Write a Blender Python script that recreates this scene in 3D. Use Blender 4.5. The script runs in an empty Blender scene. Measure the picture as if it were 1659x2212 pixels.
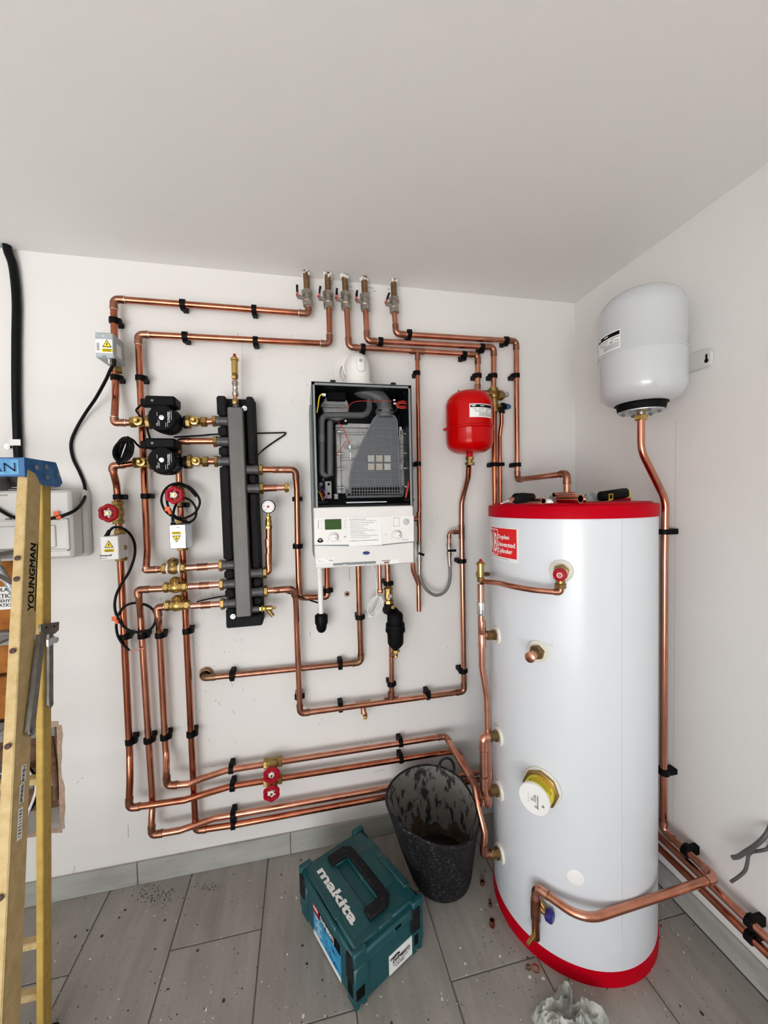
import bpy, bmesh, math, random
from mathutils import Vector as V, Matrix
random.seed(7)
C = bpy.context.scene
COL = C.collection
R = math.radians

# ------------------------------------------------------------------ camera
FPX = 837.04
YAW, PIT, ROL = 0.20806734, -0.03229291, -0.02120901
CAM = V((0.0, -1.6466, 1.4813))
_f = V((math.sin(YAW)*math.cos(PIT), math.cos(YAW)*math.cos(PIT), math.sin(PIT)))
_r0 = V((math.cos(YAW), -math.sin(YAW), 0)); _u0 = _r0.cross(_f)
_r = _r0*math.cos(ROL)+_u0*math.sin(ROL); _u = -_r0*math.sin(ROL)+_u0*math.cos(ROL)
cd = bpy.data.cameras.new('camera'); cam = bpy.data.objects.new('camera', cd); COL.objects.link(cam)
cd.sensor_fit = 'HORIZONTAL'; cd.sensor_width = 36; cd.lens = FPX/1659*36; cd.clip_start = .02
cam.matrix_world = Matrix(((_r.x, _u.x, -_f.x, CAM.x), (_r.y, _u.y, -_f.y, CAM.y), (_r.z, _u.z, -_f.z, CAM.z), (0, 0, 0, 1)))
C.camera = cam
# ------------------------------------------------------------------ light
XR, ZC, XL, YB = 1.298, 2.397, -3.0, -4.5      # right wall, ceiling, left wall, rear wall
DX0, DX1, DZ = -2.8, -0.4, 2.1                  # open doorway in the rear wall
w = bpy.data.worlds.new('sky'); C.world = w; w.use_nodes = True
nt = w.node_tree; bg = nt.nodes['Background']
tc = nt.nodes.new('ShaderNodeTexCoord'); sx = nt.nodes.new('ShaderNodeSeparateXYZ'); cr = nt.nodes.new('ShaderNodeValToRGB')
nt.links.new(tc.outputs['Generated'], sx.inputs[0]); nt.links.new(sx.outputs['Z'], cr.inputs[0]); nt.links.new(cr.outputs[0], bg.inputs[0])
cr.color_ramp.elements[0].color = (.95, .97, 1, 1); cr.color_ramp.elements[1].color = (.70, .82, 1, 1)
bg.inputs[1].default_value = 4.2
def area(name, loc, rot, sx_, sy_, power, col, portal=False):
    l = bpy.data.lights.new(name, 'AREA'); l.shape = 'RECTANGLE'; l.size = sx_; l.size_y = sy_; l.energy = power; l.color = col
    o = bpy.data.objects.new(name, l); o.location = loc; o.rotation_euler = rot; COL.objects.link(o)
    if portal: l.cycles.is_portal = True
    return o
area('doorway_sky_portal', ((DX0+DX1)/2, YB+.02, DZ/2), (R(90), 0, R(180)), DX1-DX0, DZ, 1, (1, 1, 1), True)
# daylight thrown in low by the sunlit ground in front of the doorway
area('doorway_daylight', ((DX0+DX1)/2, YB+.10, .62), (R(120), 0, 0), DX1-DX0-.1, 1.1, 50, (.97, .985, 1.0))
# sun through the doorway, falling on the floor behind the camera
sl = bpy.data.lights.new('sun', 'SUN'); sl.energy = 40; sl.angle = R(1.5); sl.color = (1, .985, .96)
so = bpy.data.objects.new('sun', sl); COL.objects.link(so); so.rotation_euler = V((.10, .70, -.70)).to_track_quat('-Z', 'Y').to_euler()
C.view_settings.view_transform = 'Standard'; C.view_settings.look = 'None'
C.view_settings.exposure = -0.10; C.view_settings.gamma = 1; C.view_settings.use_curve_mapping = False

# ------------------------------------------------------------------ measuring helpers: sight lines met with real planes of the room
def ray(px, py): return _r*((px-829.5)/FPX) - _u*((py-1106)/FPX) + _f
def wl(px, py, d=.045):      # on a plane d in front of the back wall
    v = ray(px, py); return CAM + v*((-CAM.y-d)/v.y)
def fl(px, py, z=0.0):       # on a level plane
    v = ray(px, py); return CAM + v*((z-CAM.z)/v.z)
def rt(px, py, d=.045):      # on a plane d off the right wall
    v = ray(px, py); return CAM + v*((XR-d-CAM.x)/v.x)
CC = V((.928, -.425, 0)); CRAD = .268
def ch(px, py, r=CRAD):      # on the hot water cylinder's jacket
    v = ray(px, py); a = v.x**2+v.y**2; o = CAM-CC; b = o.x*v.x+o.y*v.y; c = o.x**2+o.y**2-r*r
    D = max(b*b-a*c, 0); return CAM+v*((-b-math.sqrt(D))/a)
def K(ox, oy, s): return lambda x, y: (ox+x/s, oy+y/s)
k1 = K(180, 560, 5.53); k2 = K(180, 940, 5.53); k3 = K(400, 740, 5.53); k4 = K(400, 1080, 5.53); k5 = K(620, 560, 5.53)
k6 = K(660, 740, 6.146); k7 = K(660, 1060, 6.146); k8 = K(860, 700, 5.53); k9 = K(860, 1060, 5.53)
kb = K(220, 1260, 3.686); ka = K(400, 1380, 2.5136); kc = K(1000, 1040, 3.606); kd = K(1000, 1540, 3.291); ke = K(1000, 1380, 4.254)
kp = K(660, 1080, 6.9125)

# ------------------------------------------------------------------ materials
MT = {}
def mat(name, col, rough=.5, metal=0.0, col2=None, vs=12, vfac=1.0, bump=0, bs=200, coat=0, stretch=None, alpha=1, lo=.35, hi=.65, spec=.5):
    m = bpy.data.materials.new(name); m.use_nodes = True; n = m.node_tree; p = n.nodes['Principled BSDF']
    p.inputs['Base Color'].default_value = (*col, 1); p.inputs['Roughness'].default_value = rough; p.inputs['Metallic'].default_value = metal
    p.inputs['Coat Weight'].default_value = coat; p.inputs['Specular IOR Level'].default_value = spec
    t = n.nodes.new('ShaderNodeTexCoord'); mp = n.nodes.new('ShaderNodeMapping'); g = n.nodes.new('ShaderNodeNewGeometry')
    n.links.new(g.outputs['Position'], mp.inputs[0])
    if stretch: mp.inputs['Scale'].default_value = stretch
    if col2:
        nz = n.nodes.new('ShaderNodeTexNoise'); nz.inputs['Scale'].default_value = vs; nz.inputs['Detail'].default_value = 5; nz.inputs['Roughness'].default_value = .6
        r = n.nodes.new('ShaderNodeValToRGB'); r.color_ramp.elements[0].position = lo; r.color_ramp.elements[1].position = hi
        r.color_ramp.elements[0].color = (*col, 1); r.color_ramp.elements[1].color = (*[a*(1-vfac)+b*vfac for a, b in zip(col, col2)], 1)
        n.links.new(mp.outputs[0], nz.inputs['Vector']); n.links.new(nz.outputs['Fac'], r.inputs[0]); n.links.new(r.outputs[0], p.inputs['Base Color'])
    if bump:
        nb = n.nodes.new('ShaderNodeTexNoise'); nb.inputs['Scale'].default_value = bs; nb.inputs['Detail'].default_value = 3
        b = n.nodes.new('ShaderNodeBump'); b.inputs['Strength'].default_value = bump; b.inputs['Distance'].default_value = .002
        n.links.new(mp.outputs[0], nb.inputs['Vector']); n.links.new(nb.outputs['Fac'], b.inputs['Height']); n.links.new(b.outputs[0], p.inputs['Normal'])
    if alpha < 1: p.inputs['Transmission Weight'].default_value = 1-alpha
    MT[name] = m; return m
mat('wall_paint', (.735, .718, .70), .75, bump=.06, bs=420, col2=(.75, .735, .718), vs=2)
mat('ceiling_paint', (.80, .79, .77), .8, bump=.06, bs=420, col2=(.80, .795, .78), vs=1.5)
mat('copper', (.69, .315, .215), .19, 1, (.46, .18, .11), 18, .8, stretch=(1, 1, .35))
mat('copper_red', (.56, .205, .12), .18, 1, (.33, .095, .05), 16, .8, stretch=(1, 1, .35))
mat('copper_dark', (.43, .195, .13), .30, 1, (.27, .12, .075), 40, .8)
mat('copper_old', (.32, .19, .105), .45, 1, (.19, .12, .065), 45, .9)
mat('copper_pink', (.74, .38, .29), .27, 1, (.56, .25, .175), 24, .8)
mat('solder', (.72, .68, .64), .4, 1)
mat('brass', (.40, .265, .095), .38, 1, (.24, .155, .055), 60, .7)
mat('brass_bright', (.60, .41, .13), .26, 1, (.42, .27, .085), 60, .6)
mat('nickel', (.42, .385, .335), .42, 1, (.42, .38, .33), 70, .7)
mat('chrome', (.78, .78, .78), .2, 1)
mat('zinc', (.62, .68, .72), .38, 1, (.50, .56, .60), 30)
mat('zinc_dull', (.44, .49, .51), .45, .55, (.38, .43, .45), 30)
mat('steel_dark', (.20, .20, .20), .5, .3)
mat('header_grey', (.105, .10, .095), .5, .2, (.12, .115, .11), 30)
mat('stub_grey', (.07, .07, .073), .45, .2)
mat('foam_black', (.007, .007, .0075), .9, bump=1.0, bs=260, col2=(.020, .020, .021), vs=160, spec=.18)
mat('black_plastic', (.0035, .0035, .004), .5, spec=.10)
mat('black_matt', (.003, .003, .0035), .65, spec=.12)
mat('black_rubber', (.003, .003, .0035), .42, spec=.14)
mat('cast_black', (.004, .004, .0048), .45, spec=.16)
mat('white_plastic', (.80, .79, .77), .35)
mat('white_gloss', (.54, .56, .575), .16, coat=.2)
mat('jacket_white', (.67, .71, .755), .30, coat=.15, bump=.02, bs=150)
mat('cream_plastic', (.74, .72, .64), .45)
mat('red_gloss', (.50, .0005, .001), .12, spec=.2)
mat('red_plastic', (.36, .0015, .014), .42, spec=.2)
mat('red_rim', (.47, .0004, .010), .45, spec=.05)
mat('red_flat', (.70, .004, .008), .5)
mat('red_wire', (.45, .03, .02), .45)
mat('yellow', (.85, .66, .01), .5)
mat('yellow_label', (.80, .68, .03), .5)
mat('orange', (.85, .13, .02), .5)
mat('blue_plastic', (.02, .09, .22), .4)
mat('navy', (.012, .012, .16), .4)
mat('sky_label', (.03, .36, .62), .45, col2=(.02, .20, .42), vs=40)
mat('label_white', (.82, .82, .81), .5)
mat('print_black', (.005, .005, .0055), .6, spec=.08)
mat('print_grey', (.22, .22, .23), .6)
mat('pencil', (.22, .21, .20), .8)
mat('lcd_green', (.045, .10, .018), .4, col2=(.03, .075, .014), vs=14, spec=.2)
mat('boiler_grey', (.24, .265, .275), .4, .35, (.20, .225, .235), 10)
mat('boiler_inner', (.008, .010, .012), .35, .2, spec=.25)
mat('boiler_white', (.73, .72, .70), .4)
mat('tube_grey', (.075, .078, .081), .42, spec=.35)
mat('hood_grey', (.085, .092, .102), .5)
mat('hood_rib', (.17, .182, .20), .5)
mat('alloy', (.42, .42, .42), .5, .35, (.28, .28, .28), 30)
mat('pad_grey', (.36, .37, .37), .9, bump=.4, bs=900)
mat('pad_tan', (.37, .33, .29), .9, bump=.4, bs=900)
mat('flue_white', (.79, .77, .74), .45, bump=.02, bs=700)
mat('hose_grey', (.19, .185, .18), .45, .3, stretch=(1, 1, 1), bump=.3, bs=900)
mat('fibreglass', (.56, .42, .205), .6, col2=(.46, .325, .13), vs=45, bump=.25, bs=500)
mat('fibreglass_yellow', (.56, .38, .08), .6, col2=(.48, .31, .06), vs=40, bump=.25, bs=500)
mat('cap_blue', (.022, .11, .30), .45, col2=(.06, .19, .38), vs=30, lo=.45, hi=.75)
mat('cap_pale', (.11, .36, .55), .5, col2=(.05, .22, .45), vs=35)
mat('alu', (.36, .36, .35), .5, .7, (.27, .27, .265), 25)
mat('plated_steel', (.20, .19, .17), .45, .8, (.13, .12, .11), 35)
mat('rivet_brown', (.07, .035, .03), .6, .3)
mat('insulation', (.40, .15, .025), .9, col2=(.27, .085, .012), vs=22, bump=.6, bs=200)
mat('hole_brown', (.20, .10, .055), .9, col2=(.11, .055, .03), vs=40, bump=.8, bs=160)
mat('plaster_edge', (.50, .36, .27), .95, col2=(.36, .24, .17), vs=60, bump=.8, bs=250)
mat('plaster', (.75, .73, .70), .9, bump=.6, bs=300)
mat('timber_grey', (.25, .24, .22), .8, col2=(.18, .17, .16), vs=20)
mat('cu_grey', (.63, .62, .60), .45)
mat('makita_teal', (.003, .060, .072), .45, col2=(.045, .09, .097), vs=26, lo=.52, hi=.72, bump=.08, bs=350)
mat('makita_side', (.002, .064, .078), .42, col2=(.008, .070, .083), vs=9, bump=.05, bs=350)
mat('makita_black', (.008, .008, .009), .6, col2=(.055, .052, .05), vs=70, lo=.55, hi=.8, spec=.2, bump=.3, bs=400)
mat('bucket_out', (.006, .0065, .008), .62, col2=(.15, .155, .16), vs=95, lo=.55, hi=.80, stretch=(1, 1, 1.5), bump=.35, bs=120, spec=.25)
mat('bucket_in', (.20, .185, .17), .85, col2=(.022, .02, .019), vs=38, lo=.52, hi=.60, stretch=(1, 1, .45), bump=.2, bs=120)
mat('sludge', (.018, .012, .008), .5)
mat('rag_cloth', (.50, .51, .475), .9, col2=(.22, .23, .20), vs=30, bump=.3, bs=400)
mat('glove_grey', (.35, .42, .40), .85, col2=(.16, .18, .17), vs=60)
mat('wire_grey', (.085, .082, .080), .5)
mat('tile_skirt', (.43, .435, .405), .5, col2=(.31, .31, .288), vs=10, stretch=(.35, .35, 1.4), bump=.08, bs=90)
mat('grout', (.13, .122, .122), .9)
mat('debris_white', (.72, .72, .69), .9)
mat('debris_dark', (.045, .035, .028), .9)
mat('debris_green', (.085, .085, .035), .9)
mat('tape_white', (.85, .85, .83), .6)
mat('slate_black', (.02, .019, .02), .6)
mat('concrete', (.45, .44, .42), .9, col2=(.38, .37, .35), vs=4)
mat('brass_old', (.25, .165, .075), .42, 1, (.15, .10, .05), 60, .7)
mat('wall_joint', (.50, .48, .46), .8)
mat('mud_brown', (.055, .036, .018), .8, col2=(.10, .075, .045), vs=30)
mat('faint_pencil', (.50, .49, .48), .8)
def tile_mat():
    m = bpy.data.materials.new('floor_tile'); m.use_nodes = True; n = m.node_tree; p = n.nodes['Principled BSDF']; L = n.links.new
    g = n.nodes.new('ShaderNodeNewGeometry'); mp = n.nodes.new('ShaderNodeMapping'); mp.inputs['Scale'].default_value = (1, .12, 1); L(g.outputs['Position'], mp.inputs[0])
    oi = n.nodes.new('ShaderNodeObjectInfo'); ad = n.nodes.new('ShaderNodeVectorMath'); L(mp.outputs[0], ad.inputs[0])
    ml = n.nodes.new('ShaderNodeMath'); ml.operation = 'MULTIPLY'; ml.inputs[1].default_value = 37; L(oi.outputs['Random'], ml.inputs[0]); L(ml.outputs[0], ad.inputs[1])
    nz = n.nodes.new('ShaderNodeTexNoise'); nz.inputs['Scale'].default_value = 16; nz.inputs['Detail'].default_value = 6; nz.inputs['Roughness'].default_value = .62; L(ad.outputs[0], nz.inputs['Vector'])
    r = n.nodes.new('ShaderNodeValToRGB'); e = r.color_ramp.elements; e[0].position = .3; e[1].position = .7
    e[0].color = (.285, .268, .248, 1); e[1].color = (.40, .38, .35, 1); L(nz.outputs['Fac'], r.inputs[0])
    n2 = n.nodes.new('ShaderNodeTexNoise'); n2.inputs['Scale'].default_value = 3.2; n2.inputs['Detail'].default_value = 5; L(g.outputs['Position'], n2.inputs['Vector'])
    r2 = n.nodes.new('ShaderNodeValToRGB'); r2.color_ramp.elements[0].position = .35; r2.color_ramp.elements[1].position = .7
    r2.color_ramp.elements[0].color = (.82, .80, .80, 1); r2.color_ramp.elements[1].color = (1.05, 1.04, 1.02, 1); L(n2.outputs['Fac'], r2.inputs[0])
    mx = n.nodes.new('ShaderNodeMix'); mx.data_type = 'RGBA'; mx.blend_type = 'MULTIPLY'; mx.inputs[0].default_value = 1; L(r.outputs[0], mx.inputs[6]); L(r2.outputs[0], mx.inputs[7])
    vo = n.nodes.new('ShaderNodeTexVoronoi'); vo.inputs['Scale'].default_value = 55; L(g.outputs['Position'], vo.inputs['Vector'])
    rv = n.nodes.new('ShaderNodeValToRGB'); rv.color_ramp.elements[0].position = .08; rv.color_ramp.elements[1].position = .13; rv.color_ramp.elements[0].color = (.5, .48, .45, 1); L(vo.outputs['Distance'], rv.inputs[0])
    m2 = n.nodes.new('ShaderNodeMix'); m2.data_type = 'RGBA'; m2.blend_type = 'MULTIPLY'; m2.inputs[0].default_value = .8; L(mx.outputs[2], m2.inputs[6]); L(rv.outputs[0], m2.inputs[7])
    L(m2.outputs[2], p.inputs['Base Color']); p.inputs['Roughness'].default_value = .55; p.inputs['Specular IOR Level'].default_value = .3
    MT['floor_tile'] = m
tile_mat()

# ------------------------------------------------------------------ mesh builder
Z = V((0, 0, 1)); X = V((1, 0, 0)); Y = V((0, 1, 0))
def frame(d):
    d = V(d).normalized(); a = V((0, 0, 1)) if abs(d.z) < .9 else V((1, 0, 0))
    u = d.cross(a).normalized(); return u, d.cross(u).normalized(), d
def rounded(pts, rad, n=5):
    pts = [V(p) for p in pts]; out = [pts[0]]
    for i in range(1, len(pts)-1):
        a, b, c = pts[i-1], pts[i], pts[i+1]; r_ = rad[i] if isinstance(rad, (list, tuple)) else rad
        u = (a-b); w_ = (c-b); lu, lw = u.length, w_.length
        if r_ <= 0 or lu < 1e-6 or lw < 1e-6: out.append(b); continue
        u /= lu; w_ /= lw; th = math.acos(max(-1, min(1, u.dot(w_))))
        if th > 3.10: out.append(b); continue
        t = min(r_/math.tan(th/2), .48*lu, .48*lw); rr = t*math.tan(th/2)
        ce = b+(u+w_).normalized()*(rr/math.sin(th/2)); p0, p1 = b+u*t, b+w_*t
        e0, e1 = p0-ce, p1-ce; om = e0.angle(e1)
        for k in range(n+1):
            s = k/n; out.append(ce+(e0*math.sin((1-s)*om)+e1*math.sin(s*om))/math.sin(om))
    out.append(pts[-1]); return out
def spline(pts, n=8):
    P = [V(p) for p in pts]; P = [P[0]*2-P[1]]+P+[P[-1]*2-P[-2]]; out = []
    for i in range(1, len(P)-2):
        a, b, c, d = P[i-1:i+3]
        for k in range(n):
            t = k/n; out.append(.5*((2*b)+(c-a)*t+(2*a-5*b+4*c-d)*t*t+(3*b-a-3*c+d)*t**3))
    out.append(P[-2]); return out
class B:
    def __init__(s): s.v = []; s.f = []
    def add(s, vs, fs):
        o = len(s.v); s.v += [V(p) for p in vs]; s.f += [tuple(i+o for i in f) for f in fs]; return s
    def hull(s, pts):
        bm = bmesh.new(); [bm.verts.new(p) for p in pts]; bmesh.ops.convex_hull(bm, input=bm.verts)
        bmesh.ops.dissolve_limit(bm, angle_limit=.02, verts=bm.verts, edges=bm.edges)
        bm.verts.ensure_lookup_table(); used = [v for v in bm.verts if v.link_faces]; ix = {v: i for i, v in enumerate(used)}
        s.add([v.co.copy() for v in used], [[ix[v] for v in f.verts] for f in bm.faces]); bm.free(); return s
    def box(s, c, size, ax=None, bev=.0):
        u, v, w_ = ax or (X, Y, Z); a, b, d = [q/2 for q in size]; c = V(c); e = min(bev, a*.9, b*.9, d*.9)
        if e <= 0:
            P = [c+u*(a*i)+v*(b*j)+w_*(d*k) for i in (-1, 1) for j in (-1, 1) for k in (-1, 1)]
            return s.add(P, [(0, 1, 3, 2), (4, 6, 7, 5), (0, 4, 5, 1), (2, 3, 7, 6), (0, 2, 6, 4), (1, 5, 7, 3)])
        P = []
        for i in (-1, 1):
            for j in (-1, 1):
                for k in (-1, 1):
                    P += [c+u*(i*(a-e))+v*(j*(b-e))+w_*(k*d), c+u*(i*(a-e))+v*(j*b)+w_*(k*(d-e)), c+u*(i*a)+v*(j*(b-e))+w_*(k*(d-e))]
        return s.hull(P)
    def lathe(s, p, d, prof, n=20, a0=0.0):
        u, v, w_ = frame(d); p = V(p); vs = []; fs = []
        for h, r_ in prof:
            for k in range(n):
                a = a0+2*math.pi*k/n; vs.append(p+w_*h+(u*math.cos(a)+v*math.sin(a))*r_)
        m = len(prof)
        for i in range(m-1):
            for k in range(n):
                k2_ = (k+1) % n; fs.append((i*n+k, i*n+k2_, (i+1)*n+k2_, (i+1)*n+k))
        if prof[0][1] > 1e-5: fs.append(tuple(range(n-1, -1, -1)))
        if prof[-1][1] > 1e-5: fs.append(tuple((m-1)*n+k for k in range(n)))
        return s.add(vs, fs)
    def cyl(s, p0, p1, r0, r1=None, n=16):
        p0, p1 = V(p0), V(p1); d = p1-p0
        return s.lathe(p0, d, [(0, r0), (d.length, r0 if r1 is None else r1)], n)
    def hexn(s, c, d, r_, h):
        d = V(d).normalized(); return s.lathe(V(c)-d*h/2, d, [(0, r_*.9), (h*.12, r_), (h*.88, r_), (h, r_*.9)], 6, .3)
    def tube(s, pts, r_, n=12, closed=False, caps=True):
        P = [V(p) for p in pts]; Q = [P[0]]
        for p in P[1:]:
            if (p-Q[-1]).length > 1e-5: Q.append(p)
        P = Q; m = len(P); T = []
        for i in range(m):
            a = P[i-1] if i or closed else P[0]; b = P[(i+1) % m] if i < m-1 or closed else P[-1]; T.append((b-a).normalized())
        u, v, _ = frame(T[0]); vs = []; fs = []
        for i in range(m):
            if i:
                u = (u-T[i]*u.dot(T[i])).normalized(); v = T[i].cross(u)
            rr = r_(i/(m-1)) if callable(r_) else r_
            for k in range(n):
                a = 2*math.pi*k/n; vs.append(P[i]+(u*math.cos(a)+v*math.sin(a))*rr)
        for i in range(m if closed else m-1):
            j = (i+1) % m
            for k in range(n): fs.append((i*n+k, i*n+(k+1) % n, j*n+(k+1) % n, j*n+k))
        if not closed and caps: fs += [tuple(range(n-1, -1, -1)), tuple((m-1)*n+k for k in range(n))]
        return s.add(vs, fs)
    def pipe(s, p0, p1, r_, ri, n=16):   # hollow, open ended
        p0, p1 = V(p0), V(p1); u, v, d = frame(p1-p0); L = (p1-p0).length; vs = []
        for h, q in ((0, ri), (0, r_), (L, r_), (L, ri)):
            for k in range(n): a = 2*math.pi*k/n; vs.append(p0+d*h+(u*math.cos(a)+v*math.sin(a))*q)
        return s.add(vs, [(i*n+k, i*n+(k+1) % n, ((i+1) % 4)*n+(k+1) % n, ((i+1) % 4)*n+k) for i in range(4) for k in range(n)])
    def prism(s, poly, dep):             # poly of points, pushed along dep
        P = [V(p) for p in poly]; n = len(P); dep = V(dep)
        return s.add(P+[p+dep for p in P], [tuple(range(n)), tuple(range(2*n-1, n-1, -1))]+[(i, (i+1) % n, n+(i+1) % n, n+i) for i in range(n)])
    def sphere(s, c, r_, n=14, sc=(1, 1, 1)):
        m = n//2; vs = []; fs = []
        for i in range(m+1):
            t = math.pi*i/m
            for k in range(n): a = 2*math.pi*k/n; vs.append(V(c)+V((math.sin(t)*math.cos(a)*sc[0], math.sin(t)*math.sin(a)*sc[1], math.cos(t)*sc[2]))*r_)
        for i in range(m):
            for k in range(n): fs.append((i*n+k, i*n+(k+1) % n, (i+1)*n+(k+1) % n, (i+1)*n+k))
        return s.add(vs, fs)
    def quad(s, *p): return s.add(p, [tuple(range(len(p)))])
    def patch(s, c, r_, a0, a1, z0, z1, n=14, th=.0006):   # sticker wrapped round an upright cylinder
        vs = []; fs = []
        for i in range(n+1):
            a = a0+(a1-a0)*i/n; d = V((math.cos(a), math.sin(a), 0))
            for q, zz in ((r_, z0), (r_, z1), (r_+th, z1), (r_+th, z0)): vs.append(V((c[0], c[1], zz))+d*q)
        for i in range(n):
            for k in range(4): fs.append((i*4+k, i*4+(k+1) % 4, i*4+4+(k+1) % 4, i*4+4+k))
        fs += [(0, 1, 2, 3), (n*4+3, n*4+2, n*4+1, n*4)]
        return s.add(vs, fs)
    def build(s, name, m, parent=None, ang=38):
        me = bpy.data.meshes.new(name); lo = V((min(p.x for p in s.v), min(p.y for p in s.v), min(p.z for p in s.v))); hi = V((max(p.x for p in s.v), max(p.y for p in s.v), max(p.z for p in s.v)))
        c = V(((lo.x+hi.x)/2, (lo.y+hi.y)/2, lo.z)); me.from_pydata([p-c for p in s.v], [], s.f)
        bm = bmesh.new(); bm.from_mesh(me); bmesh.ops.recalc_face_normals(bm, faces=bm.faces); bm.to_mesh(me); bm.free()
        me.shade_smooth(); me.set_sharp_from_angle(angle=R(ang)); me.materials.append(MT[m]); me.update()
        o = bpy.data.objects.new(name, me); COL.objects.link(o); o.location = c
        if parent: par(o, parent)
        return o
def split(b, name, m, parent=None):       # every separate piece of a builder becomes an object of its own
    lead = list(range(len(b.v)))
    def find(i):
        while lead[i] != i: lead[i] = lead[lead[i]]; i = lead[i]
        return i
    for f in b.f:
        for i in f[1:]: lead[find(i)] = find(f[0])
    g = {}
    for f in b.f: g.setdefault(find(f[0]), []).append(f)
    out = []
    for fs in g.values():
        ix = {}; q = B()
        for f in fs:
            for i in f:
                if i not in ix: ix[i] = len(ix); q.v.append(b.v[i])
            q.f.append(tuple(ix[i] for i in f))
        out.append(q.build(name, m, parent))
    return out
def par(o, p):
    wp = V((0, 0, 0)); q = p
    while q: wp += q.location; q = q.parent
    o.location = o.location-wp; o.parent = p
def tag(o, label, cat, group=None, kind=None):
    o['label'] = label; o['category'] = cat
    if group: o['group'] = group
    if kind: o['kind'] = kind
    return o
def thing(name, loc, label, cat, group=None):
    o = bpy.data.objects.new(name, None); o.empty_display_size = .05; COL.objects.link(o); o.location = loc
    return tag(o, label, cat, group)
def struct(o): o['kind'] = 'structure'; return o
def text(s, h, org, ux, uy, m, parent, width=None, align='L', th=.0004, warp=None, name='lettering', bold=0.0):
    twin = 0
    if 'M' in s and bold: twin, bold = bold, 0.0      # capital M fills badly when fattened: print it twice instead
    cu = bpy.data.curves.new(name, 'FONT'); cu.body = s; cu.size = 1; cu.resolution_u = 3; cu.offset = bold; cu.fill_mode = 'BOTH'; cu.extrude = .01
    t = bpy.data.objects.new(name, cu); me = bpy.data.meshes.new_from_object(t); bpy.data.objects.remove(t)
    xs = [v.co.x for v in me.vertices]; ys = [v.co.y for v in me.vertices]
    if not xs: return None
    x0, x1, y0, y1 = min(xs), max(xs), min(ys), max(ys); k = h/.72
    kx = width/(x1-x0) if width else k; off = {'L': x0, 'C': (x0+x1)/2, 'R': x1}[align]
    ux, uy = V(ux).normalized(), V(uy).normalized(); nn = ux.cross(uy)
    b = B(); vs = []
    for v in me.vertices:
        a, c, e = (v.co.x-off)*kx, v.co.y*k, (v.co.z*50+.5)*th
        vs.append(warp(a, c, e) if warp else V(org)+ux*a+uy*c+nn*e)
    fc_ = [tuple(p.vertices) for p in me.polygons]; b.add(vs, fc_)
    if twin and not warp: b.add([p+ux*(twin*kx*1.6) for p in vs], fc_)
    bpy.data.meshes.remove(me)
    return b.build(name, m, parent)
# ================================================================== the room
T = .12
def slab(name, boxes, m):
    b = B()
    for lo, hi in boxes: b.box([(p+q)/2 for p, q in zip(lo, hi)], [abs(q-p) for p, q in zip(lo, hi)])
    return struct(b.build(name, m))
HX0, HX1, HZ0, HZ1, HXu, HZs = -1.62, -.918, .272, 1.32, -.955, .66   # cut-out under the consumer unit (stepped)
wb = slab('wall_back', [((XL, 0, 0), (HX0, T, ZC)), ((HX1, 0, 0), (XR+T, T, ZC)), ((HX0, 0, 0), (HX1, T, HZ0)), ((HX0, 0, HZ1), (HX1, T, ZC)), ((HXu, 0, HZs), (HX1, T, HZ1))], 'wall_paint')
wr = slab('wall_right', [((XR, YB, 0), (XR+T, 0, ZC))], 'wall_paint')
wlft = slab('wall_left', [((XL-T, YB, 0), (XL, T, ZC))], 'wall_paint')
wrear = slab('wall_rear', [((XL-T, YB-T, 0), (DX0, YB, ZC)), ((DX1, YB-T, 0), (XR+T, YB, ZC)), ((DX0, YB-T, DZ), (DX1, YB, ZC))], 'wall_paint')
ceil = slab('ceiling', [((XL-T, YB-T, ZC), (XR+T, T, ZC+T))], 'ceiling_paint')
floor = slab('floor', [((XL-T, YB-T, -.10), (XR+T, T, -.0022))], 'grout')
slab('ground', [((-9, -16, -.12), (9, YB-T, -.03))], 'concrete')
# floor tiles, laid in staggered columns
TW, TL, G = .2925, .585, .0045
shapes = {}
for i in range(-10, 5):
    x0 = .115+TW*i; x1 = x0+TW
    y = -.281 if (i % 2 == 0) else -.566
    ys = [0.0, y]
    while y > YB: y -= TL; ys.append(y)
    for a, c in zip(ys, ys[1:]):
        xa, xb, ya, yb = max(x0, XL), min(x1, XR), a, max(c, YB)
        if xb-xa < .02 or ya-yb < .02: continue
        key = (round(xb-xa, 4), round(ya-yb, 4))
        if key in shapes:
            o = bpy.data.objects.new('tile', shapes[key]); COL.objects.link(o); o.location = ((xa+xb)/2, (ya+yb)/2, -.009)
            par(o, floor)
        else:
            o = B().box(((xa+xb)/2, (ya+yb)/2, -.0045), (xb-xa-G, ya-yb-G, .009), bev=.0012).build('tile', 'floor_tile', floor); shapes[key] = o.data
# tiled skirting
bb = slab('baseboard_back', [((XL, -.004, 0), (XR-.011, .0, .086))], 'plaster_edge')
x = -2.406
while x < XR:
    a, c = max(x, XL), min(x+.58, XR-.0115)
    if c-a > .03: B().box(((a+c)/2, -.0075, .0445), (c-a-.003, .009, .087), bev=.001).build('tile', 'tile_skirt', bb)
    x += .58
br = slab('baseboard_right', [((XR-.004, YB, 0), (XR, 0, .083))], 'plaster_edge')
y = -.012
for L_ in (.30, .58, .58, .58, .58, .58, .58, .4):
    B().box((XR-.0075, y-L_/2, .043), (.009, L_-.003, .084), bev=.001).build('tile', 'tile_skirt', br); y -= L_
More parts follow.
